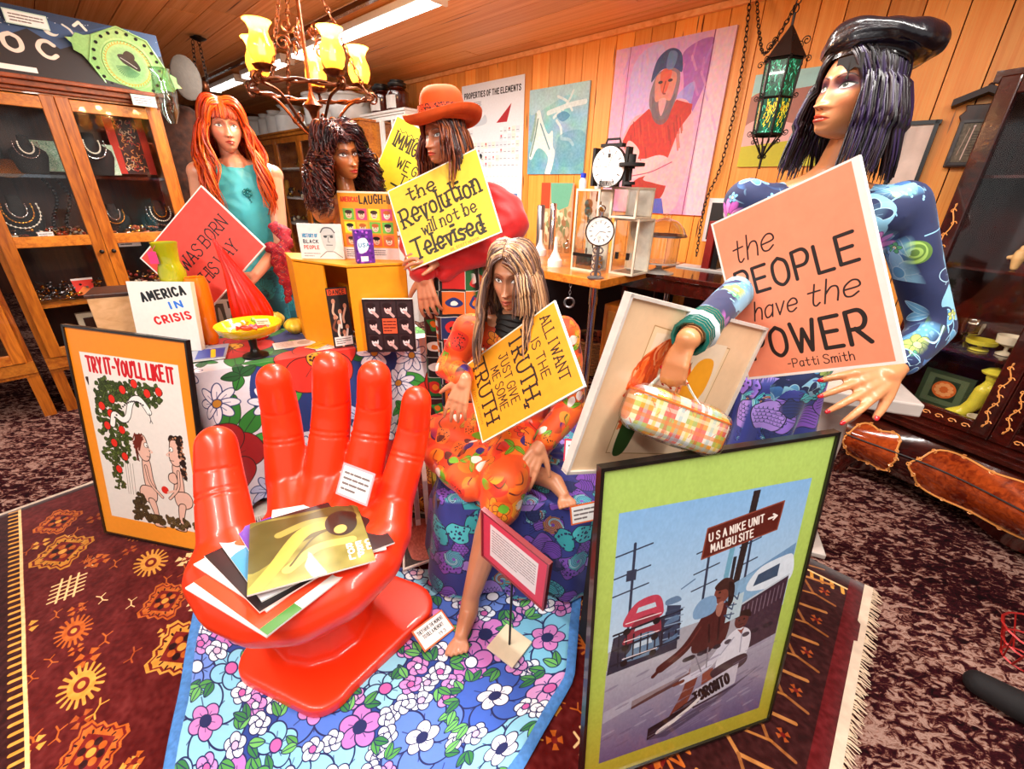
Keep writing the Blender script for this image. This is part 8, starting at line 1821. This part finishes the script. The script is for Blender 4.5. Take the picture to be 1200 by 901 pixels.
# ---- curly-haired bust on the riser
skC = '#b46c38'; mC = [skin_mat('skin_c', skC), skin_mat('face_c', '', face_canvas(skC, '#b82c20', '#2c1c10', '#2c140c', '#60301c', '#c86038', heavy=1.3))]
hc_ = at(400, 180, 2.14); MCm = hmat(hc_, math.radians(48), -.08, .14, .88); nk = hc_+V((.0, .02, -.20)); yr = math.radians(40); rx_ = V((math.cos(yr), math.sin(yr), 0))
tC, bC = figure('mannequin', 'curly dark-haired mannequin head and shoulders behind the books on the orange riser', (hc_.x, hc_.y+.02, RZ), mC, nk,
    [[(nk, .05), (nk+rx_*.12-UP*.04, .05)], [(nk, .05), (nk-rx_*.12-UP*.04, .05)], [(nk-UP*.02, .08), (V((nk.x, nk.y, RZ+.08)), .085)]], MCm)
hcu = [plain('#301018', .3), plain('#50201c', .3), plain('#1c0a0c', .3), plain('#682c20', .32)]
hair(tC, MCm, hcu, 640, .26, 54, .0, 20, 1.5, .016, .0042, .52, .0, 8, spread=.07)

# ---- mannequin in the orange felt hat
skH = '#c47c58'; mH = [skin_mat('skin_h', skH), skin_mat('face_h', '', face_canvas(skH, '#c04028', '#3c2818', '#4a2414', '#7c4830', '#e07858'))]
hc_ = at(520, 160, 2.06); MHm = hmat(hc_, math.radians(-34), -.05, .08, .92); nk = hc_+V((.02, .03, -.20)); sL, sR = nk+V((-.17, .0, -.03)), nk+V((.17, .03, -.03))
elL, wrL = at(484, 288, 2.05), at(497, 322, 1.93); hL = at(503, 362, 1.90); elR, wrR = at(598, 262, 2.05), at(516, 306, 1.94); hR_ = at(490, 300, 1.90)
tH, bH = figure('mannequin', 'mannequin in an orange felt hat and red bell-sleeved top, holding the Revolution sign', (-.22, 2.12, 0), mH, nk,
    [[(nk, .05), (sL, .05)], [(nk, .05), (sR, .05)], [(nk, .07), (nk-UP*.16, .10), (nk-UP*.4, .09), (nk-UP*.55, .12)], [(sL, .045), (elL, .034), (wrL, .024)], [(sR, .045), (elR, .034), (wrR, .024)], [(V((-.28, 2.12, .9)), .08), (V((-.28, 2.12, .06)), .04)], [(V((-.14, 2.12, .9)), .08), (V((-.14, 2.12, .06)), .04)]],
    MHm, hands=[dict(wrist=wrL, d=hL-wrL, n=V((-.2, -.9, .2)), s=1.15, side=1, curl=.35, spread=.08), dict(wrist=wrR, d=hR_-wrR, n=V((0, -.6, .8)), s=1.0, side=-1, curl=.5)], voxel=.0045)
redc = plain('#c80c0c', .6, var=.1, sheen=.3, name='red_cloth')
garment('red_top', [[(nk+UP*-.02, .058), (sL, .062)], [(nk+UP*-.02, .058), (sR, .065)], [(nk-UP*.08, .12), (nk-UP*.22, .13)], [(sL, .062), (elL, .06), (elL.lerp(wrL, .9), .058)], [(sR, .065), (sR.lerp(elR, .5)+V((.03, 0, 0)), .075), (elR, .085), (elR.lerp(wrR, .5)-UP*.03, .075), (elR.lerp(wrR, .9), .055)],
    [(elR, .07), (at(575, 290, 2.0), .07), (at(535, 308, 1.97), .05), (at(522, 322, 1.96), .035)]], redc, tH, .010, 4, .006, 45)
pt = Canvas(1, 1, 800, '#14100e'); R9 = random.Random(13)
for j in range(4):
    for i in range(4):
        x, y = i*.25+R9.uniform(-.02, .02), j*.25+R9.uniform(-.02, .02); pt.rect(x, y, x+.23, y+.23, R9.choice(('#c81c14', '#3c0c10', '#102050', '#1c5c28', '#d86418', '#14100e'))); pt.line([(x, y), (x+.23, y), (x+.23, y+.23)], .008, '#d8d4c8', .9)
        pt.poly([(x+.12+math.cos(a*.9)*.09*R9.uniform(.5, 1.1), y+.12+math.sin(a*.9)*.08*R9.uniform(.5, 1.1)) for a in range(7)], R9.choice(('#e87818', '#c81c14', '#288838', '#182c6c', '#f0ece0', '#d8a018')), 1, True)
        pt.poly([(x+.12+math.cos(a*1.2)*.05*R9.uniform(.5, 1.1), y+.12+math.sin(a*1.2)*.04*R9.uniform(.5, 1.1)) for a in range(5)], R9.choice(('#e87818', '#c81c14', '#101010', '#f0ece0')), 1, True)
skirt(tH, (nk+V((.0, .01, -.20)), .155, .15, 0), (V((-.20, 2.10, .05)), .19, .18, 0), print_mat('patchwork_print', pt, .6, 'OBJ', 2.2), 9, .06)
hh_ = [plain('#5c2418', .32), plain('#8c4424', .32), plain('#34140e', .34), plain('#a85c30', .34)]
hair(tH, MHm, hh_, 380, .24, 60, .010, 18, 1.15, 0, .0055, None, .01, 10, spread=.03, cover=(-56, -38, 16, .14), partx=.02)
b = MB(); Rm = MHm.to_3x3().normalized(); ex, ey, ez = Rm @ V((1, 0, 0)), Rm @ V((0, 1, 0)), Rm @ V((0, 0, 1)); hb_ = hc_+ez*.050-ey*.012
hp = catmull([(.085, .004), (.130, .000), (.158, .012), (.166, .030), (.162, .033), (.128, .012), (.098, .012), (.096, .03), (.092, .07), (.082, .105), (.06, .126), (.03, .122), (.004, .116)], 5)
def hatf(u, v):
    a = u*2*math.pi; r_, h = hp[int(round(v*(len(hp)-1)))]; br = (r_ > .12); lift = .016*math.cos(2*a)*br; return hb_+ex*math.cos(a)*r_*.93+ey*math.sin(a)*r_*1.04+ez*(h*.98+lift)
b.grid(hatf, 60, len(hp), closeu=True, uv=False); ho = b.build('felt_hat', plain('#cc4a06', .85, var=.08, bump=.1), tH, True, sharp=3.1)
b = MB(); b.grid(lambda u, v: hb_+ex*math.cos(u*6.2832)*(.0945+.002*math.sin(v*3.1))+ey*math.sin(u*6.2832)*.1060+ez*(.028+v*.030), 60, 5, closeu=True, uv=False)
lp = Canvas(1, 1, 300, '#c84818'); [lp.ell(R9.uniform(0, 1), R9.uniform(0, 1), .03, .018, '#180c08', R9.uniform(0, 3)) for _ in range(260)]; b.build('leopard_band', print_mat('leopard', lp, .7, 'OBJ', 9), ho, True)

# ---- seated mannequin on the draped plinth
skS = '#cc8862'; mS = [skin_mat('skin_s', skS), skin_mat('face_s', '', face_canvas(skS, '#c06450', '#3c2c20', '#6a4028', '#80503c', '#e08868', heavy=1.1))]
hc_ = at(602, 322, 1.40); MSm = hmat(hc_, math.radians(-18), -.12, .03, .88); nk = hc_+V((.012, .035, -.175)); sL, sR = nk+V((-.165, .03, -.035)), nk+V((.165, .03, -.035))
hip = V((.02, 1.60, .53)); kL, kR = V((-.335, 1.50, .53)), V((-.02, 1.165, .535)); aL = V((.13, 1.31, .485)); aR = V((-.128, 1.10, .115))
elL, wrL = at(527, 430, 1.46), at(545, 444, 1.33); hL = at(533, 482, 1.29); elR, wrR = at(668, 478, 1.46), at(633, 522, 1.27); hR_ = at(612, 562, 1.20)
tS, bS = figure('mannequin', 'seated barefoot mannequin with long streaked blonde hair and orange floral dress', (.05, 1.45, .45), mS, nk,
    [[(nk, .048), (sL, .046)], [(nk, .048), (sR, .046)], [(nk, .07), (nk+V((0, .06, -.16)), .10), (hip+UP*.05, .12)], [(hip+V((-.07, -.02, 0)), .09), (kL, .062), (kL.lerp(aL, .5)-UP*.01, .05), (aL, .034)], [(hip+V((.06, -.02, 0)), .09), (kR, .058), (kR.lerp(aR, .45)+V((0, .015, 0)), .052), (aR, .032)],
     [(aR, .032), (V((-.135, 1.075, .065)), .034), (V((-.152, .99, .055)), .024)], [(aL, .034), (V((.165, 1.275, .49)), .032), (V((.192, 1.225, .475)), .021)],
     [(sL, .044), (elL, .033), (wrL, .023)], [(sR, .044), (elR, .033), (wrR, .023)]]+[[(V((-.152, .99, .052)), .018), (V((-.158+.0145*(k-2), .955, .046)), .0095), (V((-.162+.0155*(k-2), .930+.004*abs(k-1), .044)), .0090-.0006*k)] for k in range(5)]+[[(V((.192, 1.225, .472)), .016), (V((.20+.0125*(k-2), 1.195+.002*k, .466)), .0085), (V((.203+.0135*(k-2), 1.172+.005*k, .463)), .0080-.0005*k)] for k in range(5)],
    MSm, hands=[dict(wrist=wrL, d=hL-wrL, n=V((-.3, -.9, .1)), s=.92, side=1, curl=.25, spread=.08), dict(wrist=wrR, d=hR_-wrR, n=V((.1, -.75, .6)), s=.95, side=-1, curl=.3, spread=.08)], voxel=.0042)
of = psychedelic(33, '#e85010', ('#f06c10', '#f08c14', '#e8380c', '#f4a020', '#d82c10', '#f07818', '#e85010'), '#20100c', n=46, big=.13, stem='#6cb020', line='#601808')
R9 = random.Random(5)
for k in range(30): x, y = R9.uniform(0, 1), R9.uniform(0, 1); of.poly([(x+math.cos(a*1.05)*.05*R9.uniform(.4, 1), y+math.sin(a*1.05)*.05*R9.uniform(.4, 1)) for a in range(6)], R9.choice(('#2c1470', '#481c14', '#f4ece0', '#5c1410', '#70b428')), 1, True)
M['orange'] = print_mat('orange_floral', of, .6, 'OBJ', 2.1, sheen=.1)
garment('dress', [[(nk-UP*.03, .056), (sL, .062)], [(nk-UP*.03, .056), (sR, .062)], [(nk+V((0, .01, -.07)), .10), (nk+V((0, .05, -.25)), .115), (hip+UP*.06, .15)], [(sL, .06), (elL, .052), (elL.lerp(wrL, .8), .040)], [(sR, .06), (elR, .062), (elR.lerp(wrR, .85), .045)],
    [(hip+V((-.08, 0, .0)), .12), (kL.lerp(hip, .5)+UP*.02, .105), (kL+V((.02, 0, .0)), .088), (V((-.20, 1.42, .51)), .075)], [(hip+V((.08, 0, 0)), .12), (V((.02, 1.36, .56)), .105), (kR+V((.0, .02, .005)), .080), (kR+V((-.01, -.01, -.06)), .070)],
    [(V((-.12, 1.36, .51)), .085), (V((-.05, 1.22, .50)), .07)], [(V((-.26, 1.40, .50)), .07), (V((-.14, 1.24, .49)), .055)]], M['orange'], tS, .009, 4, .005, 38)
b = MB(); 
for k in range(4): c_ = nk+V((0, -.004, .035-.018*k)); b.tube([c_+V((math.cos(q*.4)*(.056+.004*k), math.sin(q*.4)*(.056+.004*k), .004*math.sin(q*1.9+k))) for q in range(16)], .014, 6, closed=True)
b.build('neck_scarf', plain('#1c1410', .7, var=.6, scale=60), tS, True)
hs_ = [plain('#b08058', .34), plain('#6c4834', .36), plain('#503a34', .36), plain('#d0a478', .34), plain('#8c6c60', .36)]
hair(tS, MSm, hs_, 480, .32, 46, .009, 16, 1.15, 0, .0048, None, .04, 12, spread=.035, cover=(-54, -24, 46, .13), partx=.015)
for k_, col in ((0, 0),): pass
b = MB(); b.tube([wrR+V((math.cos(q*.8)*.025, math.sin(q*.8)*.02, math.sin(q*.8)*.014)) for q in range(8)], .0015, 4, closed=True); b.build('bracelet', M['gold'], tS)

# ================================================================ DRAPED PLINTH UNDER THE SEATED MANNEQUIN
PLC = V((.13, 1.55, 0)); PW, PD, PHt = .80, .64, .435
t = tag(MB().box(PLC+UP*(PHt-.01)/2, (PW-.02, PD-.02, PHt-.01)).build('plinth', M['darkwood']), 'low wooden plinth hidden under the purple and teal cloth', 'plinth')
RS2, _ = resample(rrect(PW, PD, .06, 6), 200)
def drape(k, v):
    p = RS2[k % 200]; nn = RS2[(k+1) % 200]-RS2[(k-1) % 200]; nn = V((nn.y, -nn.x, 0)).normalized()
    if v <= 1: return PLC+p*v+UP*(PHt+.004*math.sin(p.x*30)*math.sin(p.y*25))
    t_ = v-1; fl = .05*t_+.020*(1+math.sin(k*.42+1.3*math.sin(k*.09)))*min(1, t_*3); q = p+nn*fl; return PLC+V((q.x, q.y, 0))+UP*max(.046+.004*math.sin(k), PHt-t_*(PHt-.042))
vv = [.02, .25, .5, .75, .9, 1.0, 1.04, 1.1, 1.2, 1.35, 1.5, 1.65, 1.8, 1.92, 2.0]; b = MB(); vs = [drape(k, v) for v in vv for k in range(200)]
b._add(vs, [(j*200+k, (j+1)*200+k, (j+1)*200+(k+1) % 200, j*200+(k+1) % 200) for j in range(len(vv)-1) for k in range(200)]); b._add(vs[:200], [tuple(range(200))])
tag(b.build('printed_cloth', M['mermaid'], None, True, sharp=3.1), 'purple, teal and navy printed cloth draped over the plinth to the floor', 'cloth')
# box carrying the framed drawing, behind the lime poster
tag(MB().box((.46, 1.00, .40), (.36, .20, .72), (V((.92, .39, 0)), V((-.39, .92, 0)), UP)).build('support_box', M['blackmat']), 'black box behind the lime poster carrying the framed drawing', 'box')
# framed drawing
AK = .93; AC = [EYE+(V(p)-EYE)*AK for p in ((0.2303,0.8550,1.2658), (0.6546,1.0857,1.1365), (0.5540,1.0465,0.7367), (0.1297,0.8158,0.8661))]
c = Canvas(.50, .42, 1000, '#e8c49c'); c.noise(.02, 10); c.poly([(.10, .05), (.39, .07), (.38, .38), (.10, .37)], '#ecd0a8'); c.line([(.10, .05), (.39, .07), (.38, .38), (.10, .37)], .0025, '#b08858', closed=True); c.grad('#ecd8bc', '#e8ccaa', .115, .065, .375, .37)
R = random.Random(3)
for k in range(220):
    a = R.uniform(-3.3, .5); x, y = .19+.075*math.cos(a), .15+.08*math.sin(a); c.line([(x, y), (x+R.uniform(-.03, .02), y+.03), (x+R.uniform(-.03, .01), y+.07)], .006, R.choice(('#e85818', '#f08040', '#c83c10', '#f4a070')), .85, True)
for k in range(130): x = .135+R.uniform(-.022, .03); y = R.uniform(.13, .27); c.line([(x, y), (x+R.uniform(-.02, .02), y+.04)], .007, R.choice(('#e04c10', '#f07030', '#c84018')), .85)
c.poly([(.18, .14), (.23, .13), (.25, .2), (.21, .24), (.18, .2)], '#ecd4bc', 1, True); c.poly([(.12, .27), (.16, .24), (.17, .30), (.155, .37), (.12, .37)], '#2c4c20', 1, True); c.poly([(.29, .12), (.35, .11), (.36, .19), (.32, .24), (.27, .23)], '#f0a020', .95, True); c.poly([(.25, .25), (.31, .28), (.33, .34), (.27, .31)], '#58783c', .9, True); c.line([(.27, .12), (.26, .2), (.30, .3)], .003, '#8c6c4c', 1, True)
t = board('framed_drawing', AC, .012, c, 'framed crayon drawing of a red-haired woman leaning beside the beret mannequin', 'picture', '#d8d4d0', .3, .3, border=('#d8cfc6', .007))
# plaid bag
bc_ = at(792, 492, .80); X = (at(850, 512, .82)-at(735, 470, .80)).normalized(); Yd = ray(792, 492).normalized(); Yd = (Yd-X*Yd.dot(X)).normalized(); Z = X.cross(Yd)
if Z.z < 0: Z = -Z
c = Canvas(1, .6, 700, '#f0b048')
for i in range(11):
    for j in range(7): c.rect(i*.1, j*.1, i*.1+.1, j*.1+.1, ('#f0a030', '#f4e0b0', '#e87060', '#f0e8d8', '#b8c060')[(i+j*2) % 5])
for i in range(11): c.rect(i*.1+.03, 0, i*.1+.06, .6, ('#e8582c', '#a8c4c8', '#f0c830')[i % 3], .55)
for j in range(7): c.rect(0, j*.1+.03, 1, j*.1+.06, ('#f08030', '#a8c4d0', '#f4e8d0')[j % 3], .6)
for k in range(60): x, y = R.uniform(0, 1), R.uniform(0, .6); c.line([(x, y), (x+R.uniform(-.03, .03), y+.03)], .006, '#e85838', .7)
t = thing('plaid_bag', 'orange, yellow and white plaid bag in clear plastic hanging from the mannequin\'s hand', 'bag', bc_-UP*.06)
def se(x, e_=.35): return math.copysign(abs(x)**e_, x)
def bagf(u, v):
    a = u*2*math.pi; ph = (v-.5)*math.pi*.998; ce = se(math.cos(ph), .4); return bc_+X*.120*se(math.cos(a), .45)*ce+Yd*.035*se(math.sin(a), .7)*ce+Z*.050*se(math.sin(ph), .5)
b = MB(); b.grid(bagf, 60, 24, uv=False, closeu=True)
for f in range(len(b.f)): b.uv[f] = [(((b.v[i]-bc_).dot(X)/.26+.5), ((b.v[i]-bc_).dot(Z)/.16+.5)) for i in b.f[f]]
b.build('bag_body', print_mat('plaid', c, .6, bump=.3), t, True, sharp=3.1)
b = MB(); b.grid(lambda u, v: bc_+(bagf(u, v)-bc_)*1.04+Z*.004*math.sin(u*40)*math.cos(v*14), 60, 24, uv=False, closeu=True); b.build('plastic_wrap', thin_glass('clear_plastic', (1, 1, 1), .16), t, True, sharp=3.1)
b = MB(); hp_ = hL = at(789, 428, .86)
b.tube([tuple(q) for q in catmull([tuple(at(833, 494, .80)), tuple(at(812, 462, .80)), tuple(at(796, 432, .83)), tuple(at(786, 420, .85)), tuple(at(778, 436, .84)), tuple(at(752, 462, .80))], 6)], .006, 6, flat=.4); b.build('strap', plain('#dce4dc', .4, var=.2, scale=60), t, True)
b = MB(); b.tube([bagf(u/40, .62) + (bagf(u/40, .62)-bc_)*.02 for u in range(40)], .0025, 4, closed=True); b.build('piping', plain('#e87830', .5), t, True)

# pink framed notice on a thin stand
PS_ = [EYE+(V(p)-EYE)*1.2 for p in ((-0.0675,0.8728,0.7010), (0.0952,0.7271,0.6746), (0.0926,0.7579,0.4889), (-0.0702,0.9036,0.5154))]
pc_ = sum(PS_, V())/4; bp_ = onz(597, 757, .04); t = thing('notice_stand', 'pink-bordered notice in a frame on a thin black stand with a square base', 'sign stand', V((bp_.x, bp_.y, .04)))
c = Canvas(.264, .226, 500, '#e0405c'); c.rect(.035, .035, .229, .191, '#f2eeec'); c.scribble(.045, .05, .22, .165, 9, '#8c8484')
b = MB(); b.panel(*PS_, .010); b.build('notice', [print_mat('notice', c, .4), M['mahog']], t)
n_ = (PS_[1]-PS_[0]).cross(PS_[0]-PS_[3]).normalized(); b = MB()
for a, q in ((PS_[0], PS_[1]), (PS_[3], PS_[2]), (PS_[0], PS_[3]), (PS_[1], PS_[2])): d = (q-a).normalized(); b.box((a+q)/2-n_*.004, ((q-a).length+.006, .007, .016), (d, n_.cross(d), n_))
b.build('frame', plain('#8c3038', .3), t)
b = MB(); mid = (PS_[2]+PS_[3])/2; b.tube([V((bp_.x, bp_.y, .05)), mid-n_*.004], .004, 8); b.build('pole', M['black'], t, True)
MB().box(V((bp_.x, bp_.y, .045)), (.11, .11, .008), (V((.8, -.6, 0)), V((.6, .8, 0)), UP)).build('base_plate', M['cream'], t, bevel=.001)
# small caption cards
def flatcard(px, py, z, w, h, rot, label, col, tilt=.25, Y=None, lines=3, cvs=None, yaw=0):
    p = onz(px, py, z) if Y is None else at(px, py, Y); X = V((math.cos(rot), math.sin(rot), 0)); B_ = UP.cross(X); Z = (B_*math.cos(tilt)+UP*math.sin(tilt)); e = .07*h*10
    c = cvs or Canvas(w*10, h*10, 260, col)
    if cvs is None: c.rect(e, e, w*10-e, h*10-e, '#f6f3f0'); c.scribble(w*1.3, h*1.8, w*8.8, h*8.4, lines, '#4a3c3c', seed=int(px))
    b = MB(); b.panel(p-X*w/2+Z*h/2, p+X*w/2+Z*h/2, p+X*w/2-Z*h/2, p-X*w/2-Z*h/2, .003); return tag(b.build('caption_card', [print_mat('caption', c, .5), plain(col, .5)]), label, 'card')
c = Canvas(.15, .10, 400, '#e87030'); c.rect(.006, .006, .144, .094, '#f6f2ee'); c.text('THEY HAVE THE MOMENT', .014, .034, .015, .0019, '#181414', fit=.12); c.text('TO KILL A MEMORY', .026, .058, .015, .0019, '#181414', fit=.095); c.text('1983', .085, .084, .012, .0018, '#181414', fit=.03)
flatcard(508, 738, .06, .125, .082, .78, 'orange-edged caption card lying by the seated mannequin\'s bare foot', '#e87030', .25, cvs=c)
flatcard(683, 529, .5, .105, .064, -.10, 'crimson-edged caption card standing before the framed drawing', '#c8304c', 1.25, 1.02)
flatcard(686, 601, .4, .10, .06, .32, 'orange-edged caption card on the purple cloth at the lime poster\'s edge', '#e87030', 1.2, 1.06)
flatcard(416, 567, .5, .135, .105, -.45, 'white caption card with pink edge on the hand chair below the ring finger', '#f0a8b0', 1.05, 1.13, 4)
# books and record at the left of the plinth
for k, (x, col, h, th_, lab) in enumerate(((497, '#2c64b0', .27, .035, 'white book with a blue cover panel standing by the red chair fingers'), (510, '#b8a0a0', .26, .022, 'thin greyish book standing next to the blue-panelled one'), (519, '#e8e4d8', .255, .02, 'cream book third in the standing row'), (527, '#c8bc38', .25, .015, 'yellow-spined book last in the standing row'))):
    p = V((-.475+.042*k, 1.60+.01*k, 0)); b = MB(); X = V((.25, -.97, 0)).normalized(); Y = V((.97, .25, 0)); p.z = .035
    b.box(p+UP*h/2, (.19, th_, h), (X, Y, UP), 0); b.box(p+UP*h*.5-Y*0+X*.096, (.003, th_*.8, h*.6), (X, Y, UP), 1); tag(b.build('book', [M['white'] if k != 3 else plain(col, .5), plain(col, .4)]), lab, 'book', 'books standing beside the plinth')
c = Canvas(1, 1, 400, '#e8e0d4'); c.rect(.04, .04, .96, .96, '#2c1410'); c.poly([(.12, .2), (.5, .12), (.9, .18), (.94, .6), (.7, .9), (.3, .92), (.08, .6)], '#d0705c', 1, True); c.noise(.08, 40, 4)
q0, q1, q2, q3 = onz(472, 596, .05), onz(524, 604, .05), onz(538, 645, .05), onz(472, 668, .05); b = MB(); b.panel(q0, q1, q2, q3, .008); tag(b.build('record_sleeve', [print_mat('sleeve', c, .4), M['white']]), 'record sleeve with a rough pink bowl shape lying flat by the red chair base', 'record')
# odds and ends at the right edge
p = onz(1188, 842, .0); b = MB(); cap(b, [(p+V((-.05, .08, .04)), .038), (p+V((.0, .02, .045)), .045), (p+V((.08, -.05, .04)), .042)]); tag(organic(b, 'dark_slipper', plain('#140e10', .8, bump=.5), None, .008, 3), 'dark slipper on the patterned carpet at the lower right edge', 'shoe')
p = onz(1196, 775, .0); b = MB()
for k in range(11): a = k*.571; b.tube([p+V((.05*math.cos(a), .05*math.sin(a), .004)), p+V((.09*math.cos(a+.3), .09*math.sin(a+.3), .13))], .0032, 4)
for z, r_ in ((.006, .05), (.07, .07), (.13, .09)): b.tube([p+V((r_*math.cos(q*.42), r_*math.sin(q*.42), z)) for q in range(15)], .004, 4, closed=True)
tag(b.build('wire_basket', plain('#a81c18', .4, .3)), 'red wire basket on the carpet at the right edge of the photo', 'basket')
